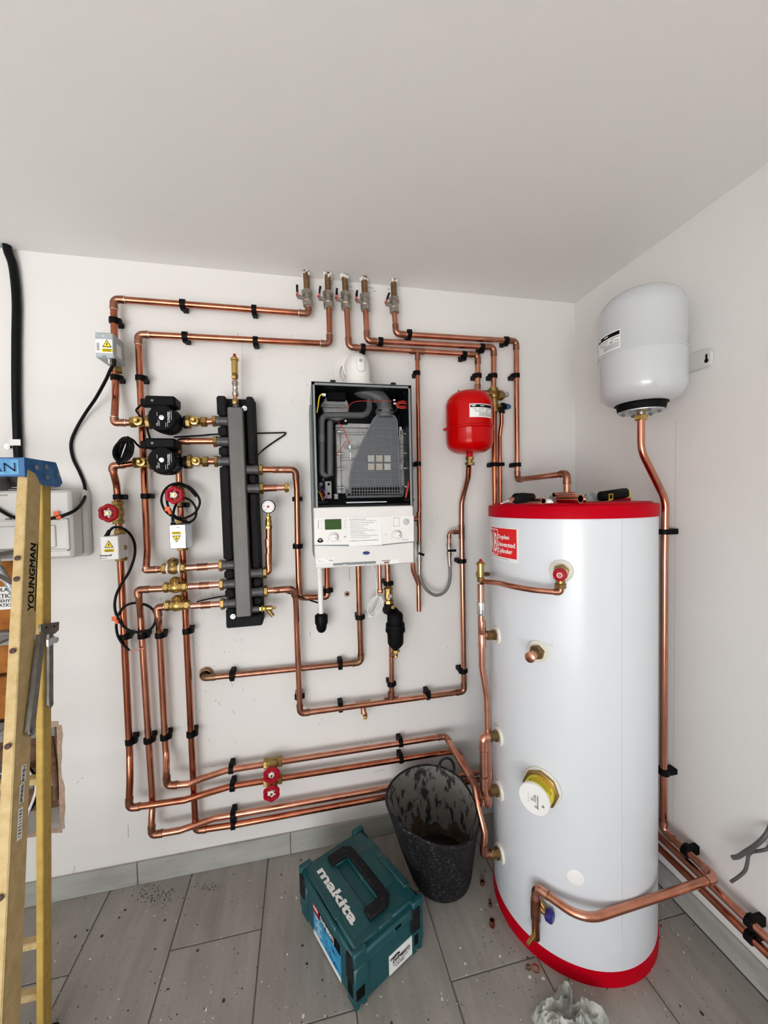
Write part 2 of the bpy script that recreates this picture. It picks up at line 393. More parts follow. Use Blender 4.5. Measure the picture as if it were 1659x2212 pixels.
# what shows in the cut-out: board insulation, timber noggings, broken plaster edge
rec = B().box(((HX0+HX1)/2, T+.012, .8), (.75, .02, 1.15)).build('hole_backing', 'hole_brown', wb)
b = B()
for z0, z1 in ((1.16, 1.30), (1.02, 1.155), (.86, 1.0), (.69, .855)):
    b.box((-1.29, .065+random.uniform(-.006, .006), (z0+z1)/2), (.66, .05, z1-z0-.004), bev=.006)
b.build('insulation_board', 'insulation', wb)
lab = B().box((-1.30, .0365, 1.147), (.58, .003, .085)).build('insulation_label', 'label_white', wb)
for s_, z_, h_, xe in (('FULLY INSULATED', 1.172, .013, -1.040), ('THERMAL INSULATION', 1.147, .016, -1.043), ('PHENOL FORMALDEHYDE', 1.131, .012, -1.046), ('FOAM INSULATION', 1.115, .012, -1.052)):
    text(s_, h_, (xe, .0345, z_), X, Z, 'print_black', lab, align='R', bold=.01)
b = B()
for z_ in (1.005, .64, .45): b.box((-1.28, .045, z_), (.70, .07, .042), bev=.003)
b.build('batten', 'timber_grey', wb)
def rag_edge(pts, wd, name, m, y0=-.0015, amp=.006, n=26):
    b = B(); pts = [V(p) for p in pts]
    for p, q in zip(pts, pts[1:]):
        d = (q-p); L_ = d.length; d /= L_; nrm = V((0, 1, 0)).cross(d); k = max(3, int(n*L_)); prev = None
        for i in range(k+1):
            c = p+d*(L_*i/k); a1 = c+nrm*(wd+random.uniform(-amp, amp)); a0 = c+nrm*(.003+random.uniform(0, amp*.3))
            cur = (V((a0.x, y0-.0015, a0.z)), V((a1.x, y0, a1.z)))
            if prev: b.prism([prev[0], prev[1], cur[1], cur[0]], (0, .02, 0))
            prev = cur
    return b
rag_edge([(HXu+.002, 0, HZs+.01), (HX1+.004, 0, HZs+.004), (HX1, 0, HZ0-.004), (-1.2, 0, HZ0-.006)], -.010, 'broken_edge', 'plaster_edge').build('broken_plaster_edge', 'plaster_edge', wb)
rag_edge([(HXu+.003, 0, HZ1), (HXu+.003, 0, HZs)], -.005, 'edge', 'plaster_edge', amp=.002).build('broken_plaster_edge', 'plaster_edge', wb)
B().tube(spline([(-.962, .02, .62), (-.945, .012, .60), (-.938, .012, .45), (-.945, .02, .37)]), .009, 8).build('metal_strip', 'hole_brown', wb)
# cables in the cut-out
t = thing('cable', (-1.03, -.01, .3), 'black and white twin cables hanging in the wall cut-out behind the stepladder', 'cable')
B().tube(spline([(-1.10, .02, .60), (-1.05, -.01, .585), (-1.005, -.015, .52), (-.985, -.015, .47), (-.99, -.02, .40), (-1.04, -.02, .33), (-1.06, -.01, .27), (-1.075, .0, .22)]), .008, 8).build('black_core', 'black_rubber', t)
B().tube(spline([(-1.09, .01, .605), (-1.04, -.022, .575), (-.995, -.026, .51), (-.98, -.024, .45), (-1.01, -.03, .36), (-1.05, -.028, .29), (-1.07, -.006, .235)]), .0045, 8).build('white_core', 'label_white', t)
# small fixing hole left of the pipes below the boiler, core hole round the waste elbow
p = wl(750, 1283, 0)
b = B(); n = 11
ring = [(math.cos(2*math.pi*k/n), math.sin(2*math.pi*k/n), random.uniform(.85, 1.15)) for k in range(n)]
b.prism([p+V((c_*.0125*r_, -.0012, s_*.0135*r_)) for c_, s_, r_ in ring], (0, .003, 0)); b.build('hole_rim', 'plaster_edge', wb)
B().prism([p+V((c_*.0062, -.0016, s_*.006)) for c_, s_, r_ in ring], (0, .002, 0)).build('hole_shade', 'black_matt', wb)  # flat dark disc: shade inside the hole put into the colour, nothing is bored
# pencil ticks and scuffs left on the plaster
b = B()
for px, py, L_, an in ((277, 1796, .05, 88), (276, 1648, .045, 84), (168, 1690, .012, 40), (178, 1681, .008, 50), (160, 1880, .035, 80), (347, 1295, .012, 84), (432, 1282, .012, 84), (459, 1284, .012, 80), (328, 1025, .02, 84), (501, 1478, .016, 100), (466, 1514, .012, 95), (474, 1520, .014, 110), (505, 1538, .016, 120), (432, 1536, .010, 90), (690, 1565, .008, 80), (790, 1605, .012, 90), (802, 1603, .010, 90), (820, 1665, .05, 3), (460, 1655, .02, 8), (755, 1240, .06, 90), (670, 1370, .02, 95), (833, 1286, .02, 4), (695, 1555, .006, 60)):
    c_ = wl(px, py, .0006); d = V((math.cos(R(an)), 0, math.sin(R(an))))*L_/2; q = V((d.z, 0, -d.x)).normalized()*.0008
    b.quad(c_-d-q, c_-d+q, c_+d+q, c_+d-q)
for k in range(70):
    px, py = (random.gauss(480, 40), random.gauss(1400, 60)) if k % 2 else (random.uniform(420, 1000), random.uniform(700, 1700))
    c_ = wl(px, py, .0006); r_ = random.uniform(.0008, .0017); b.prism([c_+V((math.cos(a)*r_, 0, math.sin(a)*r_*1.6)) for a in (0, 1.2, 2.5, 3.8, 5)], (0, .0004, 0))
for (px, py), L_ in (((620+680/5.53, 560+300/5.53), .016), ((620+690/5.53, 560+320/5.53), .012)): pass
o = b.build('pencil_mark', 'pencil', wb); o['kind'] = 'stuff'
for s_, px, py, h_ in (('HW', 753, 621, .007), ('CWS', 752, 630, .007), ('Heating', 794, 622, .006), ('flow', 806, 630, .006), ('2nd', 795, 633, .006), ('H', 838, 627, .010), ('R', 715, 615, .008)):
    text(s_, h_, wl(px, py, .0008), X, Z, 'pencil', wb, name='pencil_note')
b = B()
for px, a, c_ in ((525, 740, 900), (1457, 905, 1780)):
    for k in range(1):
        p, q = (wl(px-2, a, .0004), wl(px+1, c_, .0004)) if px < 1000 else (rt(px+3, a, .0004), rt(px-3, c_, .0004))
        e = (X if px < 1000 else Y)*.0007; b.quad(p-e, p+e, q+e, q-e)
struct(b.build('trim_1', 'wall_joint', wb))
# cable tails coming out of the right wall
t = thing('cable', rt(1659, 1780, .0), 'dark grey cable tails poking out of the right wall near the frame edge', 'cable')
def kr(x, y): return (1560+x/12.29, 1750+y/12.29)
def flat(pts, wd, m, par_, name, ds):
    P = spline([rt(*kr(x, y), d) for (x, y), d in zip(pts, ds)], 6); B().tube(P, wd, 8).build(name, m, par_)
flat([(1330, 300), (1230, 550), (1080, 760), (850, 960), (600, 1120), (430, 1230), (270, 1260)], .0062, 'wire_grey', t, 'cable_sheath', [-.01, .02, .035, .04, .04, .045, .05])
flat([(1330, 820), (1200, 1020), (1000, 1080), (800, 1110), (700, 1200), (670, 1400), (610, 1600), (450, 1760), (240, 1900)], .0045, 'wire_grey', t, 'cable_core', [-.01, .02, .03, .03, .035, .04, .045, .05, .055])
# dirt on the floor: plaster flakes, dark drips and a greenish swept heap
def flakes(name, m, spots):
    b = B()
    for px, py, r_ in spots:
        c_ = fl(px, py, 0)
        if abs(c_.x) > 3 or c_.y < -3 or c_.y > -.012 or c_.x > XR-.02: continue
        n = random.randint(5, 7); a0 = random.random()*6; st = random.uniform(.6, 1.5)
        r_ *= .8
        b.prism([V((c_.x+math.cos(a0+k*6.283/n)*r_*random.uniform(.6, 1.1), c_.y+math.sin(a0+k*6.283/n)*r_*st*random.uniform(.6, 1.1), .0003)) for k in range(n)], (0, 0, random.uniform(.0006, .0014)))
    o = tag(b.build(name, m), {'plaster_flakes': 'white plaster flakes scattered over the grey floor tiles', 'dirt_spots': 'small dark dirt spots dotted over the grey floor tiles', 'swept_dirt': 'greenish brown crumbs of dirt by the skirting left of the toolbox'}[name], 'debris', kind='stuff')
U = random.uniform
flakes('plaster_flakes', 'debris_white', [(U(60, 1500), U(1840, 2212), abs(random.gauss(.0011, .0009))+.0005) for _ in range(260)]+[(1158, 2065, .007), (1145, 2111, .009), (1173, 2114, .008), (994, 2048, .006), (1005, 2082, .006), (1080, 2066, .006), (640, 1940, .005), (608, 1939, .005), (195, 2072, .004), (955, 2158, .005), (823, 2153, .004), (1040, 1965, .005), (445, 2182, .005), (1235, 2125, .004), (1215, 2132, .004), (655, 2195, .006), (620, 2062, .005)])
flakes('dirt_spots', 'debris_dark', [(U(60, 1600), U(1830, 2212), abs(random.gauss(.0011, .001))+.0005) for _ in range(330)]+[(270, 1966, .006), (257, 1983, .005), (188, 2010, .006), (162, 2024, .005), (220, 2022, .007), (363, 2137, .006), (483, 2162, .006), (356, 1988, .005), (335, 2051, .005), (427, 2053, .005), (653, 2043, .006), (663, 2082, .006), (650, 1858, .006), (608, 1890, .005), (1140, 2069, .005), (1318, 2133, .006), (1427, 2000, .004), (1425, 2026, .004), (1517, 2190, .007)]+[(U(1040, 1180), U(1960, 2150), .002) for _ in range(40)])
flakes('swept_dirt', 'debris_green', [(random.gauss(335, 26), random.gauss(1935, 11), U(.001, .004)) for _ in range(120)]+[(random.gauss(450, 16), random.gauss(1917, 5), U(.001, .003)) for _ in range(50)])
# ================================================================== pipework
def copper(label, pts, r_=.0118, m='copper', em='copper_dark', couplings=(), tees=(), loc=None, cat='pipe', bend=.055, ends=(0, 0), joint='copper_old'):
    """pts: (point, kind): '' straight, 'e' soldered elbow, 'b' pulled bend"""
    P = [V(p) for p, k in pts]; Kd = [k for p, k in pts]
    t = thing('copper_pipe', loc or P[0], label, cat)
    seg = [0]; runs = []
    for i in range(1, len(P)):
        seg.append(i)
        if Kd[i] == 'e' or i == len(P)-1: runs.append(seg); seg = [i]
    for s in runs:
        q = [P[i] for i in s]; rad = [bend if Kd[i] == 'b' else 0 for i in s]
        if Kd[s[0]] == 'e' and s[0] != 0: q[0] = q[0]+(q[1]-q[0]).normalized()*min(.022, (q[1]-q[0]).length*.4)
        if Kd[s[-1]] == 'e' and s[-1] != len(P)-1: q[-1] = q[-1]+(q[-2]-q[-1]).normalized()*min(.022, (q[-2]-q[-1]).length*.4)
        B().tube(rounded(q, rad, 7), r_, 18).build('pipe_length', m, t)
    for i in range(1, len(P)-1):
        if Kd[i] != 'e': continue
        a = (P[i-1]-P[i]); c = (P[i+1]-P[i]); la, lc = min(.042*r_/.0135, a.length*.7), min(.042*r_/.0135, c.length*.7); a.normalize(); c.normalize()
        b = B().tube(rounded([P[i]+a*la, P[i], P[i]+c*lc], r_*1.75, 8), r_*1.11, 18)
        for d, l in ((a, la), (c, lc)): b.cyl(P[i]+d*(l-.011), P[i]+d*l, r_*1.17, n=18)
        e = b.build('elbow', em, t)
        b = B()
        for d, l in ((a, la), (c, lc)): b.cyl(P[i]+d*(l-.001), P[i]+d*(l+.0022), r_*1.13, n=18)
        split(b, 'solder_ring', joint, e)
    for p, q, k in couplings:
        d = (V(q)-V(p)).normalized(); L = (V(q)-V(p)).length
        o = B().lathe(p, d, [(0, r_*k), (.008, r_*k*1.0), (.0082, r_*k*.97), (L/2-.001, r_*k*.97), (L/2, r_*k*.93), (L/2+.001, r_*k*.97), (L-.0082, r_*k*.97), (L-.008, r_*k), (L, r_*k)], 18).build('coupling', em, t)
    for c, d, br, r2 in tees:
        c = V(c); d = V(d).normalized(); br = V(br).normalized()
        b = B().cyl(c-d*.03, c+d*.03, r_*1.13, n=18).cyl(c, c+br*.036, r2*1.13, n=18)
        for s in (-1, 1): b.cyl(c+d*(s*.022), c+d*(s*.031), r_*1.19, n=18)
        b.cyl(c+br*.027, c+br*.037, r2*1.19, n=18); b.build('tee', em, t)
    return t
def W(f, x, y, d=.045): return wl(*f(x, y), d)
def I(x, y, d=.045): return wl(x, y, d)
PD = .085      # stand-off of the manifold ports, pumps and check valves
clip_n = 0
def clip(px, py, kind, label, d=.045, r_=.0118, p=None, wall='back', side=1):
    """hinged clip: strap round the pipe, block on the wall, latch tongue"""
    p = p or (wl(px, py, d) if wall == 'back' else rt(px, py, d))
    n = V((0, -1, 0)) if wall == 'back' else V((-1, 0, 0)); along = X if wall == 'back' else Y
    ax = {'v': Z, 'h': along}[kind]; sd = (along if kind == 'v' else -Z)*side
    t = thing('pipe_clip', p-n*d, label, 'pipe clip', 'black pipe clips')
    Wd = .018
    b = B(); n_ = 20; vs = []
    b.pipe(p-ax*Wd/2, p+ax*Wd/2, r_*1.52, r_*1.01, n_); b.build('strap', 'black_plastic', t)
    h = d-r_*1.05
    B().box(p-n*(d-h/2), (h, r_*2.5, Wd*1.05), ax=(n, sd, ax), bev=.0015).build('base_block', 'black_plastic', t)
    B().box(p+sd*(r_*1.62)-n*.001, (r_*.62, r_*1.5, Wd*.96), ax=(sd, n, ax), bev=.0015).build('latch', 'black_plastic', t)
    return t
def HZ(px, py, ref, d=.045): return wl(px, py, d)
# --- R1: outermost pipe from the leftmost ceiling valve down to the upper pump
copper('copper pipe running left along the very top then down through the grey actuator', [(W(k5, 254, 545), ''), (W(k5, 255, 652), 'e'), (I(245.5, 646), 'e'), (W(k1, 383, 1380), ''), (W(k1, 386, 1640, .05), 'b'), (W(k1, 374, 1860, PD), ''), (W(k1, 368, 1955, PD), 'e'), (I(292, 913, PD), '')], m='copper_red', em='copper_dark', joint='solder')
for px, py, k, l in ((395, 657, 'h', 'left clip on the topmost horizontal pipe'), (549, 669, 'h', 'right clip on the topmost horizontal pipe'), (247.5, 693, 'v', 'clip just above the grey actuator'), (250.5, 816, 'v', 'clip just below the grey actuator')):
    clip(px, py, k, 'black '+l)
# --- R2: second pipe from the top, down past the pumps to the first check valve
copper('copper pipe from the second ceiling valve, second one down along the top left', [(W(k5, 502, 560), ''), (W(k5, 510, 1012), 'e'), (W(k1, 655, 897), 'e'), (W(k1, 675, 1380), ''), (W(k2, 765, 1350), ''), (W(k2, 762, 1450, .06), 'b'), (W(k2, 752, 1570, PD), ''), (I(315.5, 1231.5, PD), 'e'), (I(352, 1229.5, PD), '')], m='copper_red', joint='solder')
for px, py, k, l in ((400, 727, 'h', 'left clip on the second horizontal pipe at top left'), (552, 737, 'h', 'right clip on the second horizontal pipe at top left'), (304, 817, 'v', 'clip above the upper pump on the second upright pipe'), (315.5, 1071.5, 'v', 'clip below the lower pump on the second upright pipe')):
    clip(px, py, k, 'black '+l)
# z of the horizontals near the floor
z3, z6, z4, z5 = .426, .354, .234, .199
E3, E6 = fl(963, 1590, z3), fl(989, 1621, z6)
# --- R6: leftmost lower pipe
F3h, F4h = ch(1078.7, 1707), ch(1081, 1841)
fy = -F4h.y
copper('leftmost copper upright with the white actuator, turning right near the floor', [(I(296, 1000, PD), ''), (W(k2, 345, 368, PD), 'e'), (W(k2, 362, 455, PD), ''), (W(k2, 395, 580, .055), 'b'), (W(k2, 405, 680), ''), (W(kb, 217, 1240), ''), (W(kb, 222, 1370, .05), 'b'), (W(kb, 224, 1560, .072), ''), (fl(*kb(216, 1790), z6), 'e'), (fl(400, 1728, z6), ''), (fl(452, 1712, z6), 'b'), (fl(500, 1698, z6), ''), (E6, 'e'), (fl(1047, 1732, z6), '')], m='copper_red',
       couplings=[(W(k2, 345, 420, PD), W(k2, 352, 440, PD), 1.05)] and ())
# --- R3: third pipe, upper of the two gated horizontals
copper('copper pipe from the lowest check valve via the upper wheel valve to the cylinder', [(I(357, 1311, PD), ''), (W(kb, 440, 193, PD), 'e'), (W(kb, 455, 290, PD), ''), (W(kb, 458, 360, .05), 'b'), (W(kb, 463, 450), ''), (W(kb, 505, 1270), ''), (W(kb, 514, 1380, .05), 'b'), (W(kb, 513, 1500, .09), ''), (fl(*kb(520, 1612), z3), 'e'), (fl(*kb(690, 1598), z3), ''), (fl(*kb(800, 1552), z3), 'b'), (fl(*kb(1000, 1487), z3), ''), (E3, 'e'), (fl(1026, 1697, z3-.012), 'e'), (fl(1033, 1742, .36), 'b'), (I(1047, 1800, fy), ''), (I(1044, 1846, fy), 'e'), (I(1060, 1846, fy), '')], m='copper')
# --- R4 and R5: the two lowest horizontals
copper('second upright from the left, turning right along the floor as upper of the bottom pair', [(I(356, 1271.5, PD), ''), (W(k2, 645, 1848, PD), 'e'), (W(k2, 665, 1950, PD), ''), (W(kb, 308, 250, .05), 'b'), (W(kb, 318, 400), ''), (W(kb, 402, 1700), ''), (W(kb, 402, 1790, .05), 'b'), (W(kb, 396, 1900, .065), ''), (fl(*kb(397, 2005), z4), 'e'), (fl(*kb(620, 1967), z4), ''), (fl(*kb(760, 1920), z4), 'b'), (fl(*kb(900, 1868), z4), ''), (fl(505, 1760, z4), ''), (V((.80, -.045, z4)), ''), (V((XR-.045, -.045, z4-.01)), 'e'), (V((XR-.045, -2.2, .212)), '')], m='copper', em='copper_dark')
copper('fourth upright beside the manifold, turning right along the floor as lowest pipe', [(I(470, 953, PD), ''), (I(385, 953, PD), 'e'), (I(386, 1010, .06), ''), (W(k2, 1148, 560), ''), (W(kb, 725, 1500), ''), (W(kb, 748, 1968), 'e'), (I(505, 1782), ''), (V((.80, -.045, z5)), ''), (V((XR-.045, -.045, z5-.02)), 'e'), (V((XR-.045, -2.2, .168)), '')], m='copper_red')
for px, py, k, l in ((256, 1073.5, 'v', 'clip above the red wheel on the leftmost lower upright'), (270.5, 1375, 'v', 'clip half way down the leftmost lower upright'), (282, 1601, 'v', 'lowest clip on the leftmost upright'), (309, 1373, 'v', 'upper clip on the second lower upright'), (321.5, 1598, 'v', 'lower clip on the second lower upright'), (346, 1372, 'v', 'upper clip on the third lower upright'), (357, 1591, 'v', 'lower clip on the third lower upright'), (394, 1091, 'v', 'clip inside the coiled cable below the lower pump'), (405, 1363, 'v', 'upper clip on the fourth lower upright'), (413.5, 1585, 'v', 'lower clip on the fourth lower upright')):
    clip(px, py, k, 'black '+l)
for x_, z_, l in ((500, z3, 'clip left of the upper wheel valve on the gated pipe'), (502.5, z6, 'clip left of the lower wheel valve on the gated pipe'), (865, z3, 'right clip on the upper gated pipe above the bucket'), (865.5, z6, 'right clip on the lower gated pipe above the bucket')):
    p = fl(x_, {500: 1660, 502.5: 1698, 865: 1604, 865.5: 1638}[x_], z_); clip(0, 0, 'h', 'black '+l, p=V((p.x, -.045, z_)), side=-1)
# double clip near the floor
p = V((fl(504, 1760, z4).x, -.045, z4))
t = clip(0, 0, 'h', 'black double clip on the bottom pair of pipes', p=p, side=-1)
q = V((p.x, -.045, z5)); B().pipe(q-X*.008, q+X*.008, .0178, .012, 20).build('strap', 'black_plastic', t); B().box(q+Y*.03, (.0168, .03, .024), bev=.001).build('base_block', 'black_plastic', t)
# --- R7: manifold upper right port to boiler flow
copper('copper pipe from the manifold top right port down and across under the boiler', [(W(k3, 890, 1518, PD), ''), (W(k3, 1318, 1520, PD), 'e'), (W(k3, 1335, 1760, .06), ''), (W(k4, 1345, 560), ''), (W(k4, 1362, 1165), 'e'), (W(k7, 290, 1408), 'e'), (W(k7, 288, 1300), ''), (W(k7, 285, 1000, .06), '')], m='copper_red',
       couplings=[(W(k3, 1050, 1519, PD), W(k3, 1190, 1519, PD), 1.16)])
# --- R8: manifold lower right port, down, across and up to the red vessel
copper('copper pipe from the manifold lower right port looping up to the red vessel', [(W(k4, 945, 1085, PD), ''), (W(k4, 1290, 1062, PD), 'e'), (W(k4, 1322, 1180, .07), ''), (W(k4, 1336, 1600, .056), ''), (W(ka, 624, 405, .056), 'e'), (W(ka, 1514, 286), 'e'), (W(k9, 768, 1000), ''), (W(k9, 757, 420), ''), (W(k8, 757, 2150), ''), (W(k8, 785, 2010, .065), 'b'), (W(k8, 836, 1830, .12), 'b'), (W(k8, 842, 1700, .137), '')], m='copper', bend=.09,
       couplings=[(W(k4, 1060, 1080, PD), W(k4, 1195, 1068, PD), 1.16)],
       tees=[(W(ka, 965, 356), X, (0, -.35, -1), .009), (W(ka, 1120, 333), X, Z, .0125), (W(k9, 759, 492), Z, -X, .0085)])
# --- R9: boiler return to the core hole
ph = wl(445, 1457, 0)
copper('brown copper pipe from the boiler underside down and left into the wall hole', [(W(k7, 700, 960, .06), ''), (W(k7, 716, 1660), ''), (W(ka, 955, 128, .03), 'e'), (W(ka, 108, 212, .03), 'e'), (V((ph.x-.004, -.006, ph.z)), '')], m='copper_dark', em='copper_old')
t = thing('pipe_sleeve', ph, 'brown open sleeve in the wall where the waste pipe enters', 'sleeve')
B().pipe(ph+V((.002, .06, .004)), ph+V((.002, -.018, .004)), .0235, .0205, 22).build('sleeve_tube', 'copper_old', t)
B().pipe(ph+V((.002, .002, .004)), ph+V((.002, -.003, .004)), .029, .022, 13).build('ragged_hole_edge', 'plaster_edge', t)
B().cyl(ph+V((.002, -.001, .004)), ph+V((.002, .004, .004)), .0215, n=18).build('dark_bore', 'sludge', t)
# --- R10 below the filter
copper('copper pipe under the black filter, falling to the cross pipe', [(W(k7, 1140, 2050, .05), ''), (W(ka, 1121, 325), '')], r_=.0112)
copper('copper pipe from the boiler underside to the brass filter valve', [(W(k7, 1084, 960, .06), ''), (W(k7, 1097, 1290, .06), '')], r_=.0118, m='copper_dark')
t = copper('short capped copper stub under the boiler behind the white cable', [(W(k7, 980, 960, .06), ''), (W(k7, 990, 1310, .06), '')], r_=.0085)
B().hexn(W(k7, 988, 1330, .06), Z, .0125, .016).hexn(W(k7, 987, 1352, .06), Z, .010, .008).build('end_cap', 'copper_dark', t)
t = copper('thin copper discharge pipe kinked beside the flexible hose, open at the bottom', [(W(k7, 1424, 960, .06), ''), (W(k7, 1432, 1070, .055), 'b'), (W(k7, 1500, 1235), 'b'), (W(k7, 1506, 1600), '')], r_=.0105, m='copper')
p = W(k7, 1506, 1601); B().cyl(p, p-Z*.0006, .008, n=14).build('pipe_mouth', 'copper_old', t)
# --- R13 fill loop drop
copper('thin copper pipe falling right of the boiler to the left filling valve', [(W(k5, 1555, 1120), ''), (W(k8, 232, 600), ''), (W(k9, 255, 200), ''), (W(k7, 1510, 720), '')], r_=.0088, m='copper_red', tees=[(W(k7, 1506, 375), Z, -X, .0085)])
copper('short thin copper branch into the boiler right side', [(W(k7, 1495, 376), ''), (W(k7, 1425, 378), '')], r_=.0078, m='copper_pink')
# --- R14..R16
vz = W(k8, 1145, 830)
copper('copper pipe from the third ceiling valve, lowest of three, dropping behind the red vessel', [(W(k5, 713, 575), ''), (W(k5, 738, 1050), 'e'), (W(k8, 952, 368), 'e'), (W(k8, 948, 830), 'e'), (vz-X*.02, '')], m='copper', tees=[(W(k5, 1557, 1100), X, -Z, .0095)])
copper('copper pipe from the fourth ceiling valve, middle of three, down to the brass combination valve', [(W(k5, 938, 595), ''), (W(k5, 957, 975), 'e'), (W(k8, 1143, 278), 'e'), (W(k8, 1140, 800), '')])
copper('copper pipe leaving the brass combination valve downwards behind the cylinder', [(W(k8, 1148, 1020), ''), (W(k8, 1148, 1700), ''), (W(k8, 1160, 2300), '')], r_=.0118, m='copper_red')
copper('thin copper relief pipe from the blue capped valve, with an offset bend', [(W(k8, 1234, 1050, .06), ''), (W(k8, 1236, 1180, .055), ''), (W(k8, 1214, 1330), 'b'), (W(k8, 1218, 1700), ''), (W(k8, 1222, 2300), '')], r_=.0088, m='copper_red')
ctop = V((CC.x, CC.y, 1.45))
hz_ = W(k8, 1425, 1868).z
copper('copper pipe from the fifth ceiling valve, topmost on the right, ending on the cylinder top', [(W(k5, 1282, 640), ''), (W(k5, 1303, 893), 'e'), (W(k8, 1410, 205), 'e'), (W(k8, 1424, 1862), 'e'), (V((ctop.x, ctop.y, hz_+.006)), 'e'), (V((ctop.x, ctop.y, 1.45)), '')], m='copper')
for px, py, k, l, d, r_ in ((641, 1078, 'v', 'upper clip on the pipe between manifold and boiler', .045, .0118), (642, 1180, 'v', 'lower clip on the pipe between manifold and boiler', .045, .0118), (707.5, 1275, 'v', 'clip beside the white condensate pipe under the boiler', .045, .0118), (646, 1504, 'v', 'clip above the bottom left corner of the loop pipe', .045, .0118), (736, 1526, 'h', 'left clip on the cross pipe with the drain cock', .045, .0118), (924.5, 1500, 'h', 'right clip on the cross pipe with the drain cock', .045, .0118), (999, 1449, 'v', 'clip at the lower right corner of the loop pipe', .045, .0118), (996, 1212, 'v', 'clip right of the flexible hose', .045, .0118), (501.5, 1458, 'h', 'clip beside the wall hole on the brown pipe', .045, .0118), (735, 1434, 'h', 'right clip on the brown horizontal pipe', .045, .0118), (776.5, 1333, 'v', 'clip on the brown upright under the boiler', .045, .0118), (838, 1260, 'v', 'clip above the brass filter valve', .06, .0118), (844.8, 1477, 'v', 'clip on the pipe below the black filter', .045, .0112), (901, 806, 'v', 'upper clip on the thin pipe right of the boiler', .045, .0088), (903, 1002, 'v', 'lower clip on the thin pipe right of the boiler', .045, .0088), (784, 752, 'h', 'clip above the white flue elbow', .045, .0118), (1002, 767.5, 'h', 'right clip on the lowest of three top pipes', .045, .0118), (1031.5, 812, 'v', 'clip above the red vessel', .045, .0118), (822, 738, 'h', 'left clip on the middle of three top pipes', .045, .0118), (1041, 751, 'h', 'right clip on the middle of three top pipes', .045, .0118), (1065.5, 812, 'v', 'clip above the brass combination valve', .045, .0118), (884, 721, 'h', 'left clip on the highest of three right hand pipes', .045, .0118), (1093, 736, 'h', 'right clip on the highest of three right hand pipes', .045, .0118), (1114, 812, 'v', 'upper clip on the rightmost back wall upright', .045, .0118), (1116.8, 1004, 'v', 'lower clip on the rightmost back wall upright', .045, .0118)):
    clip(px, py, k, 'black '+l, d=d, r_=r_, side=-1 if (k == 'v' and px > 880 and py < 1050) else 1)
p = W(k8, 1148, 1678); t = clip(0, 0, 'v', 'black double clip on the two pipes behind the cylinder', p=p, side=-1)
q = W(k8, 1217, 1678); B().pipe(q-Z*.008, q+Z*.008, .0135, .009, 16).build('strap', 'black_plastic', t); B().box((p+q)/2-Y*.012, (abs(q.x-p.x)+.03, .006, .0155), bev=.001).build('bridge', 'black_plastic', t)
# --- R17 right wall drop, then across to the cylinder foot
TC = V((1.141, -.525, 0))
e1 = rt(1546, 1896, .045)
zz = e1.z
pA = fl(1158, 1916, zz)
pB = fl(1262, 1990, zz)
copper('copper pipe from under the white tank down the right wall and across the cylinder foot', [(V((TC.x, TC.y, 1.745)), ''), (V((TC.x, TC.y, 1.63)), 'b'), (V((XR-.047, -.517, 1.46)), 'b'), (V((XR-.045, -.512, 1.25)), ''), (V((XR-.045, -.511, zz)), 'e'), (V((XR-.045, e1.y, zz)), 'e'), (pB, 'b'), (pA, 'e'), (V((pA.x-.002, pA.y, zz-.05)), '')], m='copper', em='copper_pink', bend=.11, joint='copper_old')
b_ = V((pA.x-.002, pA.y, zz))
t = copper('copper drain leg standing at the cylinder foot with side spout', [(b_-Z*.03, ''), (b_-Z*.10, ''), (b_-Z*.165, '')], r_=.0125, m='copper_dark')
B().cyl(b_-Z*.042, b_-Z*.10, .0155, n=18).cyl(b_-Z*.10, b_-Z*.112, .0155, .0125, n=18).build('fitting', 'copper_dark', t)
B().cyl(b_-Z*.145, b_-Z*.15-X*.025-Y*.012, .0065, n=12).cyl(b_-Z*.15-X*.025-Y*.012, b_-Z*.151-X*.042-Y*.02, .0055, n=12).build('spout', 'brass_bright', t)
clip(0, 0, 'v', 'black upper clip on the right wall upright', p=V((XR-.045, -.512, rt(1440, 1149).z)), wall='right')
clip(0, 0, 'v', 'black lower clip on the right wall upright', p=V((XR-.045, -.512, rt(1436, 1668).z)), wall='right')
clip(0, 0, 'h', 'black clip on the right wall above the bottom pair', p=V((XR-.045, rt(1483, 1829).y, zz)), wall='right', side=-1)
yq = rt(1622, 1995).y
t = clip(0, 0, 'h', 'black double clip on the right wall pair near the corner of the frame', p=V((XR-.045, yq, .219)), wall='right', side=-1)
q = V((XR-.045, yq, .176)); B().pipe(q-Y*.009, q+Y*.009, .018, .012, 20).build('strap', 'black_plastic', t); B().box(q+X*.03, (.03, .018, .024), bev=.001).build('base_block', 'black_plastic', t)
